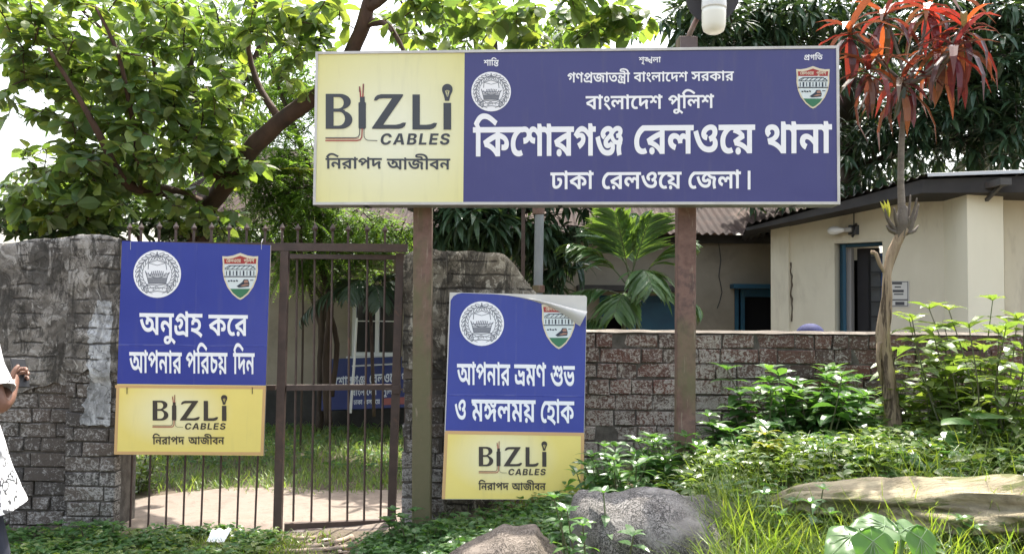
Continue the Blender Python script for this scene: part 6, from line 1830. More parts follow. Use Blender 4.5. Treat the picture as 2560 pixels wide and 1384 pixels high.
def whorl_leaves(mb, k, L, Wf, droop=.3):
    def fn(P, ln):
        for s in (1.0, 0.62):
            if s < 1 and (ln < .5 or rng.random() < .4): continue
            q = P[int(s * (len(P) - 1))]
            n = int(k * rng.uniform(.7, 1.2))
            ax = unit((P[-1] - P[max(0, len(P) - 3)])[None])[0] * .45 + np.array([0, -.1, .1])
            a = rng.uniform(0, 2 * math.pi) + np.arange(n) * 2.4
            T = np.stack([np.cos(a), np.sin(a), rng.uniform(-.75, .35, n)], 1) + ax + rng.normal(size=(n, 3)) * .15
            N = np.tile([0, 0, 1.0], (n, 1)) + T * .0 + rng.normal(size=(n, 3)) * .2
            l = L * rng.uniform(.7, 1.2, n)
            add_leaves(mb, np.tile(q, (n, 1)) + rng.normal(size=(n, 3)) * .012, T, N, l, l * Wf, 'lance', droop * rng.uniform(.6, 1.6, n), .25)
    return fn

def feather_leaves(mb, n_fr, L, leaflet, k=13):
    def fn(P, ln):
        for c in range(n_fr):
            q = P[int((.45 + .55 * (c + 1) / n_fr) * (len(P) - 1))]
            T = unit((rng.normal(size=3) * .7 + np.array([0, -.1, -.12]))[None])[0]
            side = unit(np.cross(T, [0, 0, 1.0])[None])[0]
            l = L * rng.uniform(.7, 1.2)
            s = np.linspace(.15, 1, k)
            pos = q + T * (l * s)[:, None] + np.array([0, 0, -1]) * (.35 * l * s ** 2)[:, None]
            for sg in (-1, 1):
                add_leaves(mb, pos, side * sg + T * .5 + rng.normal(size=(k, 3)) * .12, np.tile([0, 0, 1.0], (k, 1)) + rng.normal(size=(k, 3)) * .2,
                           leaflet * rng.uniform(.8, 1.1, k) * np.sin(np.pi * (s * .8 + .15)) ** .5, leaflet * .36, 'small', .2, .1)
    return fn

def tree(name, label, cat, limbs, blobs, fn_maker, leafm, bark, group=None, sag=.12, twig_r=.008):
    base = limbs[0][0][0]
    root = thing(name, base, label, cat, group)
    lb = MB()
    wood = grow(limbs, blob_points(blobs), sag, fn_maker(lb), twig_r)
    wood.build('trunk', bark, root, smooth=True)
    lb.build('crown', leafm, root)
    return root

def trees():
    # the big broad-leaved tree leaning over the gate
    g = at(492, 1128, 9.3)
    limbs = [
        ([g, at(498, 900, 9.2), at(492, 640, 9.0), at(505, 560, 8.9), at(525, 512, 8.75), at(580, 435, 8.5), at(640, 360, 8.3), at(720, 288, 8.1), at(790, 240, 7.95), at(850, 180, 7.8), at(888, 110, 7.7), at(912, 52, 7.6), at(930, -30, 7.5), at(1000, -150, 7.3)],
         [.16, .12, .105, .10, .095, .088, .084, .080, .076, .070, .064, .06, .045, .03]),
        ([at(905, 60, 7.65), at(960, 55, 7.5), at(990, 90, 7.3), at(1010, 130, 7.2), at(1040, 210, 7.1)], [.05, .032, .022, .018, .012]),
        ([at(522, 520, 8.8), at(430, 480, 8.4), at(340, 470, 8.0), at(300, 440, 7.7), at(255, 350, 7.4), at(200, 250, 7.2), at(120, 120, 7.0)], [.07, .06, .05, .04, .03, .022, .012]),
        ([at(345, 470, 8.0), at(345, 380, 7.7), at(318, 230, 7.4), at(290, 120, 7.2), at(240, 20, 7.1)], [.035, .026, .02, .016, .01]),
        ([at(560, 460, 8.6), at(470, 330, 8.3), at(400, 230, 8.1), at(380, 120, 8.0)], [.045, .03, .022, .012]),
        ([at(700, 300, 8.15), at(640, 200, 8.3), at(620, 90, 8.3), at(650, -20, 8.2)], [.04, .028, .02, .012]),
        ([at(920, 20, 7.55), at(1050, -60, 7.5), at(1250, -90, 7.4), at(1450, -80, 7.3), at(1560, -30, 7.2)], [.05, .04, .032, .024, .014]),
    ]
    blobs = [(330, 380, 7.9, 260, 160, .7, 165), (150, 470, 7.6, 190, 80, .6, 72), (270, 190, 7.7, 210, 120, .7, 110), (110, 130, 7.6, 120, 100, .6, 44),
             (470, 250, 8.2, 180, 160, .7, 105), (560, 400, 8.2, 110, 80, .6, 36), (480, 540, 8.4, 120, 45, .5, 30), (150, 545, 7.9, 170, 40, .6, 40), (120, 40, 7.5, 190, 70, .8, 44),
             (60, 270, 7.6, 70, 35, .4, 10), (700, 70, 7.9, 90, 90, .7, 34), (790, 60, 7.7, 90, 90, .6, 30), (1060, 50, 7.3, 130, 70, .7, 30),
             (1260, 50, 7.2, 160, 75, .7, 44), (1450, 60, 7.1, 140, 65, .7, 42), (1580, 45, 7.0, 70, 45, .5, 16), (450, 40, 7.9, 140, 70, .8, 40), (735, 190, 7.9, 60, 60, .5, 10)]
    tree('broadleaf_tree', 'leaning tree with large rounded leaves and bent reddish trunk, behind the left notice board', 'tree',
         limbs, blobs, lambda mb: twig_leaves(mb, 17, .150, .56, 'oval', .28, .8), L_BROAD, BARK_RED, twig_r=.0075)
    # fine feathery tree behind the gate
    g = at(820, 1060, 10.3)
    limbs = [([g, at(815, 900, 10.2), at(825, 760, 10.1), at(800, 640, 10.1), at(790, 480, 10.0), at(740, 330, 9.9), at(690, 200, 9.9), at(660, 80, 9.9)], [.05, .042, .04, .04, .036, .03, .022, .012]),
             ([at(828, 990, 10.25), at(842, 860, 10.2), at(815, 760, 10.2), at(770, 700, 10.1), at(730, 620, 10.0), at(690, 520, 9.9), at(640, 420, 9.8)], [.035, .032, .03, .026, .022, .018, .010])]
    blobs = [(700, 420, 9.8, 120, 150, .8, 210), (740, 230, 10.2, 90, 120, .7, 110), (620, 480, 9.6, 90, 90, .6, 36), (770, 530, 9.7, 120, 80, .6, 130), (745, 660, 9.9, 80, 60, .4, 50), (930, 580, 9.8, 120, 60, .6, 100), (860, 660, 10, 130, 50, .5, 60), (570, 560, 9.4, 90, 40, .5, 14)]
    tree('feathery_tree', 'thin twin-stemmed tree with fine feathery yellow-green foliage, behind the gate bars', 'tree', limbs, blobs, lambda mb: feather_leaves(mb, 4, .26, .050), L_FINE, BARK)
    # tall tree with hanging narrow leaves behind
    g = at(560, 1060, 14.0)
    limbs = [([g, at(540, 700, 14), at(500, 400, 13.8), at(470, 150, 13.6), at(430, -80, 13.4)], [.16, .14, .11, .08, .05]),
             ([at(500, 380, 13.8), at(620, 180, 13.5), at(700, -20, 13.3)], [.06, .045, .02]), ([at(490, 300, 13.7), at(300, 120, 13.4), at(180, 0, 13.2)], [.06, .04, .02])]
    blobs = [(420, 60, 13.4, 190, 140, 1.2, 190), (580, 120, 13.6, 120, 130, 1.0, 110), (620, 250, 13.8, 110, 110, .9, 80), (360, 440, 13.8, 220, 120, 1.0, 130), (120, 490, 13.5, 150, 80, 1.0, 66), (240, 220, 13.4, 130, 100, 1.0, 60), (480, 300, 13.6, 120, 120, .9, 70), (700, 30, 13.5, 90, 60, .8, 24), (20, 40, 12.8, 60, 100, .8, 30), (60, 150, 12.8, 60, 60, .6, 16)]
    tree('drooping_tree', 'tall pale tree with hanging narrow leaves, far behind the leaning tree', 'tree', limbs, blobs, lambda mb: twig_leaves(mb, 20, .21, .24, 'lance', .35, .75, .6, .55), L_HANG, BARK)
    g = at(1250, 1000, 15.5); g.z = 0
    limbs = [([g, at(1255, 600, 15.3), at(1245, 300, 15), at(1230, 60, 14.8), at(1250, -120, 14.6)], [.17, .15, .12, .08, .04]),
             ([at(1248, 330, 15), at(1080, 120, 14.7), at(1000, 0, 14.5)], [.06, .045, .02]), ([at(1246, 320, 15), at(1420, 130, 14.7), at(1520, 20, 14.5)], [.06, .045, .02])]
    tree('drooping_tree', 'tall pale fine-leaved tree far behind the top middle of the signboard', 'tree', limbs, [(1250, 60, 14.8, 200, 110, 1.2, 80), (1060, 90, 14.6, 120, 90, .9, 44), (1450, 90, 14.6, 130, 80, .9, 56), (1250, 260, 15, 260, 120, 1.2, 60)], lambda mb: twig_leaves(mb, 20, .20, .26, 'lance', .35, .75, .6, .5), L_HANG, BARK)
    # mango trees
    mango = lambda mb: whorl_leaves(mb, 11, .27, .20, .38)
    g = at(1215, 1050, 10.9); g.z = 0
    limbs = [([g, at(1210, 760, 10.4), at(1225, 560, 9.9), at(1240, 350, 9.5), at(1260, 150, 9.3)], [.13, .12, .10, .08, .04]),
             ([at(1220, 600, 10), at(1120, 560, 9.5), at(1020, 520, 9.3)], [.05, .035, .02]), ([at(1225, 560, 9.9), at(1330, 520, 9.4), at(1430, 470, 9.2)], [.05, .035, .02])]
    blobs = [(1200, 560, 9.2, 160, 70, .7, 130), (1380, 600, 9.5, 90, 80, .5, 48), (1250, 400, 9.4, 260, 110, 1.0, 130), (1080, 440, 9.2, 130, 100, .7, 50), (1370, 690, 9.7, 50, 40, .3, 12), (1450, 430, 9.6, 150, 90, .8, 60)]
    tree('mango_tree', 'dark mango tree behind the middle of the signboard, showing between the two sign posts', 'tree', limbs, blobs, mango, L_MANGO, BARK, 'mango trees')
    g = at(2125, 1060, 13.2); g.z = 0
    limbs = [([g, at(2125, 700, 12.6), at(2125, 420, 12.2), at(2118, 230, 11.9), at(2150, 60, 11.7), at(2200, -120, 11.5)], [.19, .17, .14, .12, .08, .04]),
             ([at(2122, 300, 12), at(1950, 150, 11.2), at(1800, 60, 10.6)], [.08, .05, .025]), ([at(2125, 350, 12.1), at(2350, 230, 11.3), at(2520, 150, 10.8)], [.08, .05, .025]),
             ([at(2120, 240, 11.9), at(2020, 60, 11), at(1930, -60, 10.6)], [.07, .045, .02]), ([at(2150, 60, 11.7), at(2350, -20, 11), at(2500, -90, 10.6)], [.06, .045, .02]),
             ([at(2125, 420, 12.2), at(2300, 370, 11.5), at(2480, 330, 11.0)], [.06, .04, .02])]
    blobs = [(1800, 70, 10.4, 170, 110, .9, 120), (2020, 60, 10.4, 170, 110, 1.0, 130), (2250, 40, 10.8, 200, 110, 1.2, 120), (2480, 110, 10.6, 150, 150, 1.0, 150), (2400, 290, 11.0, 190, 110, 1.0, 150), (2190, 330, 11.6, 120, 110, .8, 80),
             (1900, 260, 11.0, 220, 130, .9, 70), (2530, 330, 10.6, 110, 110, .8, 70), (2200, 470, 11.8, 140, 40, .5, 34), (1980, 430, 11.5, 150, 110, .7, 36), (2620, 60, 10.4, 120, 200, 1.0, 60)]
    tree('mango_tree', 'broad dark mango tree filling the top right behind the cream building', 'tree', limbs, blobs, mango, L_MANGO, BARK, 'mango trees')
    g = at(2450, 1000, 17); g.z = 0
    limbs = [([g, at(2450, 600, 16.5), at(2440, 300, 16.2), at(2400, 50, 16)], [.22, .2, .15, .06]), ([at(2445, 400, 16.3), at(2200, 200, 16)], [.1, .04]), ([at(2445, 380, 16.3), at(2650, 180, 16)], [.1, .04]), ([at(2200, 220, 16), at(1900, 120, 15.8), at(1700, 60, 15.6)], [.06, .05, .03])]
    blobs = [(2450, 200, 16, 250, 220, 1.5, 170), (2150, 200, 16, 220, 200, 1.5, 130), (1850, 120, 15.7, 220, 150, 1.2, 110), (2300, 420, 16, 260, 60, 1.0, 60), (1720, 330, 14.2, 260, 130, 1.2, 170), (1450, 300, 14.2, 200, 120, 1.0, 90)]
    tree('mango_tree', 'farther dark tree seen in the gaps behind the top right mango tree', 'tree', limbs, blobs, lambda mb: whorl_leaves(mb, 12, .30, .24, .35), L_MANGO, BARK, 'mango trees')
trees()

def bushes():
    spec = [('dense_bush', 'dark leafy bush along the top of the left wall under the broad-leaved tree', [(150, 570, 8.2, 190, 55, .5, 110), (60, 520, 8.4, 110, 60, .5, 50)], (150, 8.6)),
            ('dense_bush', 'dark leafy bush just behind the spear points of the gate, left half', [(420, 560, 8.8, 170, 55, .5, 90), (330, 520, 8.9, 120, 50, .5, 40)], (420, 9.1)),
            ('dense_bush', 'dark leafy bush behind the spear points left of the tall sign post', [(700, 590, 11.0, 170, 70, .4, 70), (900, 610, 11.0, 130, 70, .4, 60)], (800, 11.2))]
    for name, label, blobs, (px, Y) in spec:
        g = at(px, 1000, Y); g.z = 0
        t = at(px, 560, Y)
        limbs = [([g, Vector((g.x, g.y, t.z * .6)), t], [.05, .04, .02]), ([Vector((g.x, g.y, t.z * .5)), at(px - 80, 580, Y), at(px - 150, 560, Y)], [.03, .02, .01]), ([Vector((g.x, g.y, t.z * .5)), at(px + 80, 580, Y), at(px + 150, 560, Y)], [.03, .02, .01])]
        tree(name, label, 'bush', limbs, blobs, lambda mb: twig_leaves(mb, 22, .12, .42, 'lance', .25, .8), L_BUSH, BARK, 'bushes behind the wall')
    # yellow-green young plant near the sign's left edge
    g = at(752, 1050, 9.6); g.z = 0
    q = at(748, 430, 9.5)
    root = thing('young_tree', g, 'slender sapling with yellow feather leaves beside the left edge of the signboard', 'sapling')
    m = MB(); m.tube(smooth_line([g, (g.x, g.y, 1.5), q], [.02, .016, .008])[0], .012, 6); m.build('trunk', BARK, root)
    lb = MB()
    for a in np.linspace(0, 2 * math.pi, 9)[:-1]:
        T = np.array([math.cos(a), math.sin(a) * .8 - .2, .25]); l = .32
        s = np.linspace(.1, 1, 12)
        pos = np.array(q) + T * (l * s)[:, None] + np.array([0, 0, -1]) * (.30 * l * s ** 2)[:, None]
        sd_ = unit(np.cross(T, [0, 0, 1.0])[None])[0]
        for sg in (-1, 1):
            add_leaves(lb, pos, sd_ * sg + T * .4, np.tile([0, 0, 1.0], (12, 1)), .10, .028, 'lance', .3)
    lb.build('crown', L_YELLOW, root)
bushes()

def frond(mb, stem_mb, base, T, L, n, leaflet, width, sag=.5, up=(0, 0, 1), sep=.7, r=.009):
    T = unit(np.array(T, float)[None])[0]
    s = np.linspace(0, 1, 16)
    base = np.array(base, float)
    P = base + T * (L * s)[:, None] + np.array([0, 0, -1]) * (sag * L * s ** 2)[:, None]
    stem_mb.tube(P, list(np.linspace(r, r * .3, 16)), 5)
    u = np.linspace(.28, .99, n)
    pos = base + T * (L * u)[:, None] + np.array([0, 0, -1]) * (sag * L * u ** 2)[:, None]
    tan = unit(T + np.array([0, 0, -1]) * (2 * sag * u)[:, None])
    side = unit(np.cross(tan, np.tile(up, (n, 1))))
    env = np.sin(np.pi * (.18 + .75 * u)) ** .6
    for sg in (-1, 1):
        add_leaves(mb, pos, side * sg * sep + tan * .75 + rng.normal(size=(n, 3)) * .05 + np.array([0, 0, -.12]), np.cross(side, tan) + rng.normal(size=(n, 3)) * .1,
                   leaflet * env * rng.uniform(.88, 1.1, n), width, 'strap', .42 * rng.uniform(.6, 1.4, n), .3)

def palms():
    c = at(1582, 800, 8.6)
    g = Vector((c.x, c.y, 0))
    root = thing('palm_plant', g, 'young palm with broad drooping green fronds behind the low wall', 'palm')
    st, lv = MB(), MB()
    h0 = at(1575, 760, 8.6)
    for (tx, ty, tz), L, sag, base in (((-.75, -.25, 1.0), .95, .35, 660), ((-.25, -.35, 1.2), .85, .2, 640), ((.25, -.3, 1.15), .85, .25, 640), ((.55, -.1, 1.0), .95, .38, 660), ((-.95, -.3, .55), .95, .55, 690),
                                       ((.1, -.8, .75), .80, .75, 650), ((-.5, .2, 1.1), .9, .3, 650), ((-1.0, -.35, .40), .85, .50, 745), ((.85, -.3, .55), .75, .60, 690), ((.15, .35, 1.2), .9, .2, 650), ((-.35, -.7, .7), .7, .8, 700)):
        b = Vector((c.x + random.uniform(-.04, .04), c.y, at(1575, base + 60, 8.6).z))
        frond(lv, st, b, (tx, ty, tz), L, 21, .40, .046, sag)
    for px in (1555, 1575, 1598):
        q = at(px, 730, 8.6)
        st.tube(smooth_line([(g.x + random.uniform(-.05, .05), g.y, -.02), (c.x + (q.x - c.x) * .4, c.y, .6), q], [.035, .028, .014])[0], .022, 7)
    st.build('stems', surf('green_stem', (0.11, 0.13, 0.06), (0.08, 0.10, 0.05), 0.6, 6), root, smooth=True)
    lv.build('fronds', L_PALM, root)
    # open broad leaf low at the front
    c = at(880, 1000, 9.7); g = Vector((c.x, c.y, 0))
    root = thing('palm_plant', g, 'small dark palm before the white window, seen through the gate bars', 'palm')
    st, lv = MB(), MB()
    top = at(925, 730, 9.7)
    st.tube(smooth_line([at(935, 1040, 9.75), at(930, 880, 9.7), top], [.03, .022, .016])[0], .02, 7)
    for T, L, sag in (((-.9, -.3, .55), .85, .85), ((.7, -.2, .7), .7, .7), ((-.3, -.6, .9), .7, .9), ((.3, .4, .9), .6, .6), ((-.7, .3, .8), .8, .75), ((.3, -.7, .7), .6, .9)):
        frond(lv, st, top, T, L, 16, .34, .042, sag, r=.007)
    st.build('stems', BARK, root, smooth=True)
    lv.build('fronds', leaf_mat('dark_palm_leaf', [(0.03, 0.055, 0.03), (0.045, 0.075, 0.035), (0.03, 0.05, 0.03)], 0.2, 0.4), root)
palms()

def cordyline():
    Y = 5.85
    base = at(2236, 1090, Y)
    base.z = terrain(base.x, base.y) - .03
    root = thing('cordyline', base, 'slender red-leaved plant with a pale stripped trunk, before the cream building', 'plant')
    P = [base, at(2228, 1010, Y), at(2216, 900, Y), at(2208, 850, Y), at(2216, 740, Y), at(2221, 660, Y), at(2240, 610, Y), at(2256, 570, Y)]
    r = [.060, .048, .042, .039, .031, .029, .029, .036]
    m = MB()
    Q, rr = smooth_line(P, r, .03)
    m.tube(Q, rr, 16, .55)
    m.tube(smooth_line([at(2219, 690, Y), at(2200, 660, Y - .02), at(2190, 634, Y - .03), at(2178, 630, Y - .03)], [.022, .018, .012, .010], .03)[0], .014, 7, .3)
    m.tube([at(2212, 850, Y), at(2197, 860, Y - .03), at(2196, 900, Y - .02), at(2204, 960, Y)], [.012, .016, .016, .008], 7)
    m.build('trunk', BARK_PALE, root, smooth=True)
    kn = MB()
    kc = at(2254, 555, Y)
    kq, kr = smooth_line([at(2248, 596, Y), kc, at(2258, 515, Y)], [.030, .046, .026], .02)
    kn.tube(kq, kr, 10, .4)
    for px, py in ((2212, 545), (2206, 522), (2222, 530), (2230, 508), (2238, 520), (2270, 505), (2280, 490), (2292, 488), (2284, 508), (2298, 512), (2292, 535), (2300, 548), (2272, 525), (2220, 560)):
        tip = at(px + random.uniform(-6, 6), py + random.uniform(-4, 22), Y + random.uniform(-.06, .04))
        b0 = at(2254 + (px - 2254) * .25, 590 - (590 - py) * .15, Y)
        q, rr = smooth_line([b0, b0.lerp(tip, .55) + Vector(((px - 2254) * .0002, 0, -.012)), tip], [.017, .012, .004], .02)
        kn.tube(q, rr, 6, .5)
    kn.build('knot', surf('grey_knot', (0.16, 0.135, 0.11), (0.09, 0.075, 0.06), 0.9, 14, 0.7), root, smooth=True)
    sh = MB()
    for px, py in ((2204, 505), (2213, 502), (2222, 508)):
        add_leaves(sh, [np.array(at(2222, 545, Y - .02))], [np.array(at(px, py, Y - .03) - at(2222, 545, Y - .02))], [[0.2, -1, .2]], .125, .028, 'lance', .1)
    sh.build('young_shoots', L_YELLOW, root)
    up = MB()
    stem = [at(2257, 560, Y), at(2252, 460, Y), at(2255, 340, Y), at(2262, 240, Y), at(2268, 200, Y)]
    up.tube(smooth_line(stem, [.028, .022, .018, .016, .014], .04)[0], smooth_line(stem, [.028, .022, .018, .016, .014], .04)[1], 9, .2)
    heads = [(2125, 68, 5.75), (2212, 30, 5.9), (2255, 195, 5.8), (2410, 62, 5.75), (2345, 120, 5.9), (2172, 160, 5.7), (2320, 10, 6.0), (2385, 110, 5.65)]
    for hx, hy, hY in heads:
        up.tube(smooth_line([at(2266, 215, Y), at((2266 + hx) / 2 + 8, (200 + hy) / 2 + 22, (Y + hY) / 2), at(hx, hy, hY)], [.015, .012, .010], .05)[0], .011, 6, .2)
    up.build('upper_stems', surf('ringed_grey_stem', (0.22, 0.185, 0.15), (0.13, 0.11, 0.09), 0.85, 16, 0.5, stretch=(1, 1, 3)), root, smooth=True)
    lv = MB()
    for hx, hy, hY in heads:
        q = np.array(at(hx, hy, hY))
        n = 17
        a = np.arange(n) * 2.4
        el = np.linspace(1.3, -.75, n) + rng.normal(size=n) * .15
        T = np.stack([np.cos(a), np.sin(a), el], 1)
        N = np.tile([0, 0, 1.0], (n, 1)) + T * .2
        l = rng.uniform(.22, .42, n)
        add_leaves(lv, np.tile(q, (n, 1)) - np.array([0, 0, 1]) * (np.linspace(0, .09, n))[:, None], T, N, l, rng.uniform(.036, .060, n), 'strap', rng.uniform(.4, 1.15, n), .25)
    # the long hanging leaves under the central head
    for px, py, tx, ty in ((2165, 185, 2140, 245), (2190, 195, 2188, 250), (2245, 215, 2213, 292), (2262, 218, 2238, 298), (2275, 240, 2287, 315), (2320, 190, 2340, 260)):
        A, B_ = at(px, py, 5.75), at(tx, ty, 5.72)
        d = B_ - A
        add_leaves(lv, [np.array(A)], [np.array(d)], [[0.15, -1, 0.1]], d.length * 1.05, .050, 'strap', .06, .2)
    lv.build('leaves', L_CORDY, root)
cordyline()

# ------------------------------------------------------------------ ground plants
def stem_plant(name, label, cat, px, py, h, n_stem, leafm, L, Wf=.45, group=None, shape='lance', Y=None, lean=.25, pairs=5, spread=.12):
    g = on_ground(px, py) if Y is None else Vector((at(px, py, Y).x, Y, terrain(at(px, py, Y).x, Y)))
    root = thing(name, g, label, cat, group)
    st, lv = MB(), MB()
    for k in range(n_stem):
        a = random.uniform(0, 6.28)
        b = np.array(g) + np.array([math.cos(a) * spread * random.random(), math.sin(a) * spread * random.random(), -.02])
        hh = h * random.uniform(.42, 1.05)
        tip = b + np.array([math.cos(a) * lean * hh, math.sin(a) * lean * hh, hh])
        mid = (b + tip) / 2 + rng.normal(size=3) * .05 * hh
        P, r = smooth_line([b, mid, tip], [.007, .005, .003], .05)
        st.tube(P, r, 5)
        for i in range(pairs + 1):
            f = .25 + .75 * i / pairs
            q = np.array(P[min(len(P) - 1, int(f * (len(P) - 1)))])
            m = 2 if i < pairs else 5
            aa = random.uniform(0, 6.28) + np.arange(m) * 2 * math.pi / m + (i % 2) * 1.57
            T = np.stack([np.cos(aa), np.sin(aa), np.full(m, .25 + (.5 if i == pairs else 0))], 1)
            l = L * rng.uniform(.75, 1.15, m) * (1.0 if i < pairs else .8)
            add_leaves(lv, np.tile(q, (m, 1)), T, np.tile([0, 0, 1.0], (m, 1)) + rng.normal(size=(m, 3)) * .15, l, l * Wf, shape, rng.uniform(.2, .6, m), .2)
    st.build('stems', surf(name + '_stem', (0.10, 0.13, 0.05), (0.09, 0.07, 0.05), 0.7, 8), root)
    lv.build('leaves', leafm, root)
    return root

def plants():
    spec = [
        # name, label, px, py(ground), Y, height, stems, mat, leaf length, ratio
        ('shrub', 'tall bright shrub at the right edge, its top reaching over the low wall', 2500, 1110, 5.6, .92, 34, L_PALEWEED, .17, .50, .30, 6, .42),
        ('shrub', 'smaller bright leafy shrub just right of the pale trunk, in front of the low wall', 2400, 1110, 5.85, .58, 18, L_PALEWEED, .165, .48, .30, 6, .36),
        ('leafy_weed', 'dark green bushy weed against the low wall, midway between right post and pale trunk', 1990, 1110, 6.1, .48, 26, L_WEED, .165, .46, .35, 6, .36),
        ('leafy_weed', 'dark green bushy weed against the low wall, nearest the pale trunk on its left', 2095, 1110, 6.15, .40, 18, L_WEED, .165, .46, .35, 5, .34),
        ('leafy_weed', 'low green weed spreading just right of the foot of the right sign post', 1860, 1120, 5.9, .28, 16, L_WEED, .15, .46, .45, 4, .32),
        ('leafy_weed', 'spiky green weed right at the foot of the right sign post', 1690, 1120, 5.5, .27, 16, L_WEED, .13, .34, .4, 5, .22),
        ('leafy_weed', 'green weed reaching across the lower right corner of the leaning board', 1470, 1190, 5.5, .42, 5, L_WEED, .125, .42, .30, 4, .07),
        ('leafy_weed', 'green weed with narrow leaves below the low wall, right of the leaning board', 1565, 1200, 5.4, .33, 15, L_WEED, .14, .36, .35, 5, .24),
        ('yellow_weed', 'yellow-green star-shaped weed in front of the dark weeds by the wall', 1935, 1170, 5.2, .26, 4, L_YELLOW, .13, .36, .30, 4, .05),
        ('leafy_weed', 'pale sunlit weed right in front of the foot of the pale trunk', 2262, 1140, 5.1, .17, 5, L_PALEWEED, .10, .40, .4, 5, .16),
        ('leafy_weed', 'bright broad-leaved weed at the right edge below the tall shrub', 2530, 1130, 5.0, .30, 8, L_PALEWEED, .11, .5, .4, 4, .25),
        ('leafy_weed', 'green weed with drooping leaves beside the left end of the big grey rock', 1500, 1330, 4.05, .46, 7, L_WEED, .10, .42, .3, 6, .10),
        ('leafy_weed', 'broad-leaved green weed at the foot of the tall left sign post', 1050, 1285, 5.55, .22, 12, L_WEED, .085, .70, .4, 4, .18),
        ('leafy_weed', 'light green leafy weed inside the yard, seen through the leftmost gate bars', 332, 1240, 7.4, .46, 9, L_PALEWEED, .13, .40, .35, 6, .16),
        ('leafy_weed', 'thin weed standing in front of the left end of the pale log', 2010, 1260, 4.2, .30, 6, L_WEED, .09, .42, .35, 5, .10),
        ('leafy_weed', 'thin weed standing in front of the middle of the pale log', 2420, 1290, 4.0, .26, 5, L_WEED, .085, .45, .35, 4, .10),
        ('leafy_weed', 'small green weed at the foot of the left brick pier', 225, 1345, 5.75, .17, 8, L_WEED, .08, .5, .5, 4, .18),
    ]
    for nm, lb, px, py, Y, h, ns, mt, L, rt, ln, pr, sp in spec:
        stem_plant(nm, lb, 'shrub' if nm == 'shrub' else 'weed', px, py, h, ns, mt, L, rt, 'weeds along the wall' if nm == 'leafy_weed' else None, 'lance' if rt < .55 else 'heart', Y, ln, pr, sp)
    # taro: big heart-shaped leaves bottom right
    g = on_ground(2190, 1384); g = Vector((at(2195, 1384, 3.15).x, 3.15, terrain(at(2195, 1384, 3.15).x, 3.15)))
    root = thing('taro_plant', g, 'low taro plant with large pale heart-shaped leaves at the bottom right', 'plant')
    st = MB()
    stem_m = surf('taro_stem', (0.16, 0.22, 0.09), (0.12, 0.17, 0.07), 0.5, 5)
    def big_leaf(c, T, N, L, W, notch=.28):
        T, N = Vector(T).normalized(), Vector(N).normalized()
        Bv = T.cross(N).normalized(); N = Bv.cross(T)
        lb = MB()
        nu, nv = 18, 14
        def fn(u, v):
            s = v * 2 - 1
            # outline: heart with two rounded lobes behind the stalk
            x = -0.32 + 1.32 * u
            hw = .5 * max(0.0, (1 - max(0, x) ** 1.35)) if x > 0 else .5 * math.sqrt(max(0, 1 - (x / .32) ** 2) * .9 + .1 * (1 + x / .32))
            off = 0
            xx = x
            if x < 0:
                xx = x * (abs(s) ** .7 if abs(s) < .5 else 1 - .5 * (abs(s) - .5))
            y = s * hw * W
            z = -.16 * L * max(0, xx) ** 2 + .10 * abs(y) - .30 * y * y / W + .0025 * math.sin(xx * 14) * abs(s) + .006 * noise.noise(Vector((c[0] + xx * 3, s * 2, 1)))
            return Vector(c) + T * (xx * L) + Bv * y + N * z
        lb.grid(fn, nu, nv)
        lf = lb.build('leaf', L_TARO, root, smooth=True)
        vn = MB()
        for k, (du, dv) in enumerate(((1.0, 0), (.75, .75), (.75, -.75), (.35, .95), (.35, -.95), (-.2, .8), (-.2, -.8))):
            pts = []
            for i in range(7):
                f = i / 6 * .86
                xx = du * f; y = dv * f * W * .42
                z = -.16 * L * max(0, xx) ** 2 + .10 * abs(y) - .30 * y * y / W + .0015
                pts.append(Vector(c) + T * (xx * L) + Bv * y + N * z)
            vn.tube(pts, list(np.linspace(.0022, .0007, 7)), 4)
        vn.build('leaf_vein', leaf_vein, lf)
        st.tube(smooth_line([(g.x + random.uniform(-.03, .03), g.y + random.uniform(-.03, .03), g.z - .02), (Vector(c) + Vector(g)) / 2 + Vector((0, 0, .03)), Vector(c) - N * .006], [.012, .010, .007])[0], .009, 6)
    leaf_vein = plain('vein', (0.17, 0.25, 0.12), 0.5)
    big_leaf(at(2212, 1312, 3.17), (-.98, -.15, .0), (.05, -.42, 1), .150, .17)
    big_leaf(at(2128, 1338, 3.12), (-.72, -.45, -.35), (-.25, -.5, 1), .155, .165)
    big_leaf(at(2182, 1352, 3.06), (.02, -.35, -.95), (.05, -1, .3), .17, .15)
    big_leaf(at(2302, 1345, 3.05), (.15, -.35, -.95), (.15, -1, .3), .16, .11)
    big_leaf(at(2262, 1322, 3.20), (.92, -.2, -.25), (.15, -.45, 1), .13, .14)
    st.build('stems', stem_m, root, smooth=True)
    # a second, smaller taro by the shrub
    g = on_ground(2420, 1100); g = Vector((at(2420, 1100, 5.2).x, 5.2, terrain(at(2420, 1100, 5.2).x, 5.2)))
    root = thing('taro_plant', g, 'small pale taro with bleached leaves below the tall right shrub', 'plant')
    st = MB()
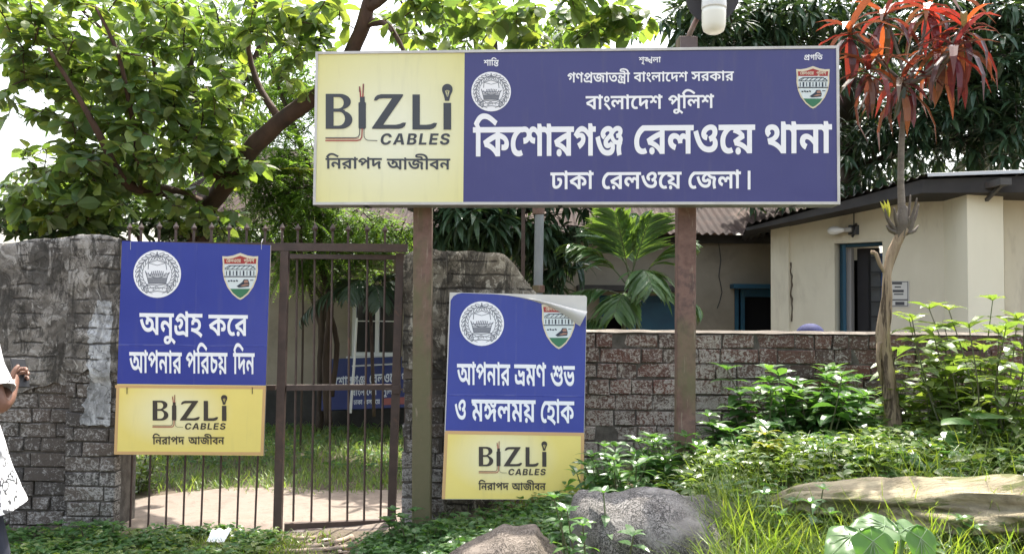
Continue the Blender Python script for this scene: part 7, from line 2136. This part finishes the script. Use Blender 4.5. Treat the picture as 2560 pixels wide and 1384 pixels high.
    for px, py, T, N, L in ((2400, 1045, (-.7, -.4, .0), (0, -.15, 1), .17), (2440, 1030, (.8, -.3, .0), (0, -.1, 1), .19), (2385, 1085, (-.3, -.8, -.4), (0, -.6, .8), .15)):
        c = at(px, py, 5.15)
        lbm = MB()
        Tv, Nv = Vector(T).normalized(), Vector(N).normalized(); Bv = Tv.cross(Nv).normalized(); Nv = Bv.cross(Tv)
        def fn(u, v, c=c, Tv=Tv, Bv=Bv, Nv=Nv, L=L):
            s = v * 2 - 1; x = -.3 + 1.3 * u
            hw = .46 * max(0.0, 1 - max(0, x) ** 1.7) if x > 0 else .46 * math.sqrt(max(0, 1 - (x / .3) ** 2))
            y = s * hw * L
            return c + Tv * (x * L) + Bv * y + Nv * (-.18 * L * x * x - .5 * y * y / L)
        lbm.grid(fn, 10, 8); lbm.build('leaf', L_TARO, root, smooth=True)
        st.tube([g - Vector((0, 0, .02)), (g + c) / 2 + Vector((0, 0, .02)), c], [.008, .007, .005], 5)
    st.build('stems', stem_m, root)
plants()

def blades(mb, X, Yc, h, w, lean=.4, dirs=None):
    n = len(X)
    Z = np.array([terrain(a, b) for a, b in zip(X, Yc)]) - .01
    a = rng.uniform(0, 2 * math.pi, n)
    T = np.stack([np.cos(a) * lean * rng.uniform(.2, 1.2, n), np.sin(a) * lean * rng.uniform(.2, 1.2, n), np.ones(n)], 1)
    N = np.stack([-np.cos(a), -np.sin(a), np.full(n, .35)], 1)
    P = np.stack([X, Yc, Z], 1)
    add_leaves(mb, P, T, N, h, w, 'strap', rng.uniform(.1, .6, n), .2)

def patch(n, x0, x1, y0, y1, dens=None):
    X, Yc = [], []
    while len(X) < n:
        x, y = rng.uniform(x0, x1), rng.uniform(y0, y1)
        if dens is None or rng.random() < dens(x, y):
            X.append(x); Yc.append(y)
    return np.array(X), np.array(Yc)

def pxof(x, y):
    return W_PX / 2 + F_PX * x / y

def ground_cover():
    clump = lambda x, y, s=1.6, o=0.0: noise.noise(Vector((x * s, y * s, 7 + o))) * .5 + .5
    # long grass, bottom right
    mb = MB()
    def d(x, y):
        px = pxof(x, y)
        return sstep(1690, 1900, px) * (.10 + 1.2 * max(0, clump(x, y) - .25)) * (1 - .80 * sstep(4.12, 4.3, y) * sstep(1900, 2100, px)) * (1 - .6 * sstep(4.4, 4.8, y)) if px < 2750 else 0
    X, Yc = patch(9500, .3, 3.6, 3.35, 5.3, d)
    n = len(X)
    blades(mb, X, Yc, rng.uniform(.09, .32, n) * np.array([.7 + .8 * clump(a, b, 1.6) for a, b in zip(X, Yc)]), rng.uniform(.003, .0075, n), .75)
    # short grass along the gate foot on the left
    X, Yc = patch(5200, -2.3, -.9, 5.0, 6.02, lambda x, y: (.15 + clump(x, y, 2.5)) * (1 if x < -1.35 else .35) * sstep(-1.0, -1.25, x))
    blades(mb, X, Yc, rng.uniform(.03, .10, len(X)), rng.uniform(.004, .008, len(X)), .6)
    # between mound plants
    X, Yc = patch(4200, -.5, 3.6, 4.2, 6.2, lambda x, y: clump(x, y, 2.2, 3) * (1 - .9 * sstep(1900, 2050, pxof(x, y)) * (1 - sstep(4.5, 4.75, y))))
    blades(mb, X, Yc, rng.uniform(.05, .16, len(X)), rng.uniform(.004, .009, len(X)), .5)
    tag(mb.build('grass', L_GRASS), 'green grass growing on the mound and along the foot of the gate', 'grass', kind='stuff')
    # yard grass behind the gate
    mb = MB()
    X, Yc = patch(14000, -5.2, -.4, 7.25, 11.4, lambda x, y: sstep(7.25, 7.8, y + .25 * clump(x, y, 3)) * (.3 + .9 * clump(x, y, 2)))
    blades(mb, X, Yc, rng.uniform(.05, .17, len(X)), rng.uniform(.006, .012, len(X)), .55)
    tag(mb.build('yard_grass', L_DRYGRASS), 'pale sunlit grass in the yard behind the gate', 'grass', kind='stuff')
    # leafy mat: small weeds
    mb = MB()
    def mat_plants(n, x0, x1, y0, y1, dens, L, h, k=6):
        X, Yc = patch(n, x0, x1, y0, y1, dens)
        for x, y in zip(X, Yc):
            z = terrain(x, y)
            hh = h * rng.uniform(.4, 1.2)
            a = rng.uniform(0, 6.28) + np.arange(k) * 2.4
            T = np.stack([np.cos(a), np.sin(a), rng.uniform(-.05, .6, k)], 1)
            P = np.stack([np.full(k, x) + np.cos(a) * .01, np.full(k, y) + np.sin(a) * .01, z + hh * rng.uniform(.35, 1, k)], 1)
            l = L * rng.uniform(.6, 1.2, k)
            add_leaves(mb, P, T, np.tile([0, 0, 1.0], (k, 1)) + rng.normal(size=(k, 3)) * .3, l, l * rng.uniform(.35, .6), 'lance', .3, .2)
    mat_plants(1500, -.95, .45, 4.3, 5.85, lambda x, y: sstep(-.95, -.6, x + .2 * clump(x, y, 4)) * (1 - sstep(1400, 1500, pxof(x, y))), .055, .10)
    mat_plants(620, .3, 3.6, 4.6, 6.3, lambda x, y: clump(x, y, 2, 5), .075, .15)
    mat_plants(620, .5, 3.4, 3.5, 4.7, lambda x, y: clump(x, y, 2, 9) * (1 - .85 * sstep(4.15, 4.3, y) * sstep(1900, 2050, pxof(x, y))) * sstep(1780, 1900, pxof(x, y)), .055, .12)
    mat_plants(1050, -3.6, -1.45, 5.1, 5.98, lambda x, y: 0 if 480 < pxof(x, y) < 610 and 5.45 < y < 5.85 else (.25 + clump(x, y, 3, 2)) * sstep(-1.45, -1.65, x), .055, .08)
    mat_plants(420, -4.8, -.4, 8.2, 11.4, lambda x, y: clump(x, y, 2, 6), .07, .12)
    pm = MB(); mb, keep = pm, mb
    mat_plants(760, .9, 3.4, 4.55, 5.6, lambda x, y: clump(x, y, 2.4, 8) * sstep(1600, 1800, pxof(x, y)), .075, .16)
    mat_plants(300, -3.0, -1.5, 5.1, 5.95, lambda x, y: 0 if 480 < pxof(x, y) < 610 and 5.45 < y < 5.85 else clump(x, y, 3, 2), .055, .09)
    tag(mb.build('sunlit_weeds', L_PALEWEED), 'pale sunlit low weeds on the mound in front of the low brick wall', 'weeds', kind='stuff')  # sunlight on these weeds is partly painted by the paler leaf colour
    mb = keep
    tag(mb.build('ground_cover', L_WEED), 'mat of small leafy weeds covering the mound below the signs', 'ground cover', kind='stuff')
ground_cover()

# ------------------------------------------------------------------ rocks, log, litter
def stone_mat(name, a, b_, crack):
    m, nt, b = new_mat(name)
    co = coords(nt)
    f = nz(nt, co, 6, 8, 0.68, 0.4)
    col = ramp(nt, f, [(0.3, a), (0.62, b_)])
    v = nt.nodes.new('ShaderNodeTexVoronoi'); v.feature = 'DISTANCE_TO_EDGE'; v.inputs['Scale'].default_value = 52
    nzc = nt.nodes.new('ShaderNodeTexNoise'); nzc.inputs['Scale'].default_value = 9; nzc.inputs['Detail'].default_value = 4
    nt.links.new(co, nzc.inputs['Vector'])
    mv = nt.nodes.new('ShaderNodeMix'); mv.data_type = 'VECTOR'; mv.inputs[0].default_value = 0.30
    nt.links.new(co, mv.inputs[4]); nt.links.new(nzc.outputs['Color'], mv.inputs[5])
    nt.links.new(mv.outputs[1], v.inputs['Vector'])
    k = ramp(nt, v.outputs['Distance'], [(0.0, 1.0), (0.13, 0.0)])
    g = ramp(nt, nz(nt, co, 4.5, 6, 0.6), [(0.36, 0.0), (0.5, 0.95)])
    col = mix(nt, mth(nt, 'MULTIPLY', k, g), col, crack)
    nt.links.new(col, b.inputs['Base Color'])
    b.inputs['Roughness'].default_value = 0.9
    bump(nt, mth(nt, 'SUBTRACT', nz(nt, co, 20, 8, 0.72), mth(nt, 'MULTIPLY', k, g)), b, 0.9, 0.012)
    return m

def rock(label, prof, Y, depth, mat, seed):
    """a boulder whose skyline follows the given photo points; it has its own thickness front to back"""
    P = [at(px, py, Y) for px, py in prof]
    X = [p.x for p in P]; Zs = [p.z for p in P]
    x0, x1 = X[0], X[-1]
    cx = (x0 + x1) / 2
    mb = MB()
    zb = min(terrain(cx, Y), min(Zs)) - .12
    def fn(u, v):
        x = x0 + (x1 - x0) * u
        a = (v - .5) * math.pi * 1.0
        top = float(np.interp(x, X, Zs))
        c = math.cos(a)
        endf = min(1, min(u, 1 - u) * 7) ** .5
        y = Y + math.sin(a) * depth * (.02 + .98 * endf ** .7)
        z = zb + (top - zb) * max(0, c) ** .42
        q = Vector((x * 5 + seed, y * 5, z * 5))
        n = noise.noise(q) * .022 + noise.noise(q * 2.7) * .012 + abs(noise.noise(q * 6)) * .008
        return (x + n * .6, y + n, z + n * .7)
    mb.grid(fn, 70, 44)
    root = thing('rock', (cx, Y, zb + .1), label, 'rock')
    mb.build('stone', mat, root, smooth=True)

def rocks():
    rock('big rough grey rock with cracked surface, right of the leaning board', [(1424, 1290), (1434, 1240), (1452, 1226), (1490, 1233), (1530, 1241), (1590, 1224), (1635, 1223), (1690, 1236), (1740, 1268), (1800, 1310), (1850, 1350), (1880, 1384)], 4.40, .36,
         stone_mat('grey_stone', (0.14, 0.125, 0.115), (0.25, 0.235, 0.22), (0.03, 0.028, 0.027)), 2.2)
    rock('darker grey rock lying behind the big rough rock', [(1640, 1250), (1680, 1242), (1760, 1240), (1830, 1250), (1890, 1278), (1940, 1325), (1960, 1350)], 4.62, .24,
         stone_mat('dark_stone', (0.16, 0.14, 0.13), (0.25, 0.225, 0.215), (0.05, 0.045, 0.045)), 6.1)
    rock('brown rounded rock at the bottom edge below the leaning board', [(1120, 1384), (1160, 1362), (1215, 1338), (1255, 1322), (1290, 1326), (1340, 1324), (1372, 1360), (1420, 1392)], 4.3, .28,
         stone_mat('brown_stone', (0.155, 0.125, 0.10), (0.23, 0.19, 0.155), (0.08, 0.062, 0.05)), 9.7)
    # the weathered log
    pts = [at(1920, 1240, 4.55), at(1990, 1226, 4.5), at(2080, 1226, 4.42), at(2220, 1232, 4.35), at(2380, 1244, 4.25), at(2560, 1256, 4.1), at(2800, 1270, 3.9)]
    rad = [.05, .10, .13, .165, .20, .23, .25]
    P, r = smooth_line(pts, rad, .025)
    mb = MB()
    sides = 44
    V = []
    for i, p in enumerate(P):
        t = Vector(P[min(i + 1, len(P) - 1)]) - Vector(P[max(i - 1, 0)]); t.normalize()
        x = Vector((0, 0, 1)); x = (x - t * x.dot(t)).normalized(); y = t.cross(x)
        for k in range(sides):
            a = 2 * math.pi * k / sides
            q = Vector((p[0] * .9, math.cos(a) * 1.6, math.sin(a) * 1.6))
            rr = r[i] * (1 + .34 * noise.noise(q * 2.0) + .24 * noise.noise(Vector((p[0] * 2.2 + a * .4, a * 4.4, 2))) + .16 * noise.noise(Vector((p[0] * 3, a * 9, 5))))
            V.append(Vector(p) + x * (math.cos(a) * rr * .60 - .045 + .02 * noise.noise(Vector((p[0] * 5, a * 2, 8)))) + y * math.sin(a) * rr * 1.5)
    Q = [[i * sides + k, i * sides + (k + 1) % sides, (i + 1) * sides + (k + 1) % sides, (i + 1) * sides + k] for i in range(len(P) - 1) for k in range(sides)]
    mb.add(V, [np.array(Q), np.array(list(range(sides))[::-1])])
    root = thing('fallen_log', pts[3] - Vector((0, 0, .12)), 'weathered pale fallen log lying in the grass at the right, in front of the shrub', 'log')
    wood = surf('weathered_wood', (0.36, 0.31, 0.205), (0.19, 0.155, 0.10), 0.85, 9, 1.0, 0.2, stain=(0.12, 0.125, 0.05), stain_amt=(0.52, 0.60), stretch=(0.30, 2.2, 2.2))
    mb.build('wood', wood, root, smooth=True)
    # roots / bark scraps at the gate
    lit = [('curled strip of dry bark below the gate, nearest the leaning board', [(770, 1372), (840, 1360), (880, 1346)], .020),
           ('long dry bark strip on the ground below the middle of the narrow gate leaf', [(700, 1384), (800, 1378), (905, 1366)], .016),
           ('short piece of dry bark on the bare soil just under the gate threshold', [(735, 1352), (790, 1348)], .018)]
    bm_ = surf('dry_bark', (0.40, 0.31, 0.24), (0.28, 0.21, 0.16), 0.9, 12, 0.6)
    for lb, pp, w in lit:
        G = [on_ground(*p) for p in pp]
        root = thing('bark_piece', G[0], lb, 'bark', 'bark on the ground')
        m = MB(); m.tube([Vector(p) + Vector((0, 0, .012)) for p in smooth_line(G, [1] * len(G), .05)[0]], w, 7, .5); m.build('strip', bm_, root, smooth=True)
    mb = MB()
    X, Yc = patch(260, -1.6, -.55, 5.3, 6.0)
    X2, Y2 = patch(240, -.4, 3.2, 4.0, 5.9)
    X, Yc = np.concatenate([X, X2]), np.concatenate([Yc, Y2])
    n = len(X)
    Z = np.array([terrain(a, b) + (.006 if a < -.5 else .05 * random.random() + .01) for a, b in zip(X, Yc)])
    a = rng.uniform(0, 6.28, n)
    add_leaves(mb, np.stack([X, Yc, Z], 1), np.stack([np.cos(a), np.sin(a), rng.uniform(-.05, .2, n)], 1), np.tile([0, 0, 1.0], (n, 1)) + rng.normal(size=(n, 3)) * .3, rng.uniform(.03, .10, n), rng.uniform(.015, .035, n), 'oval', .1, .3)
    tag(mb.build('leaf_litter', leaf_mat('dry_leaf', [(0.28, 0.21, 0.16), (0.20, 0.14, 0.10), (0.36, 0.29, 0.23)], 0.15)), 'dry leaves and bark bits scattered on the soil and weeds before the gate', 'litter', kind='stuff')
    # the white scrap
    g = on_ground(548, 1362)
    root = thing('paper_scrap', g, 'crumpled white plastic sheet lying in the grass below the left gate leaf', 'litter')
    m = MB()
    Bv = [at(516, 1370, g.y - .05), at(560, 1372, g.y - .05), at(578, 1338, g.y + .05), at(530, 1340, g.y + .06)]
    def sheet(u, v):
        p = Bv[0].lerp(Bv[1], u).lerp(Bv[3].lerp(Bv[2], u), v)
        return p + Vector((0, 0, .016 * noise.noise(Vector((u * 4, v * 4, 1))) + .045))
    m.grid(sheet, 12, 10); m.build('sheet', plain('white_plastic_scrap', (0.80, 0.79, 0.78), 0.5), root, smooth=True)
rocks()
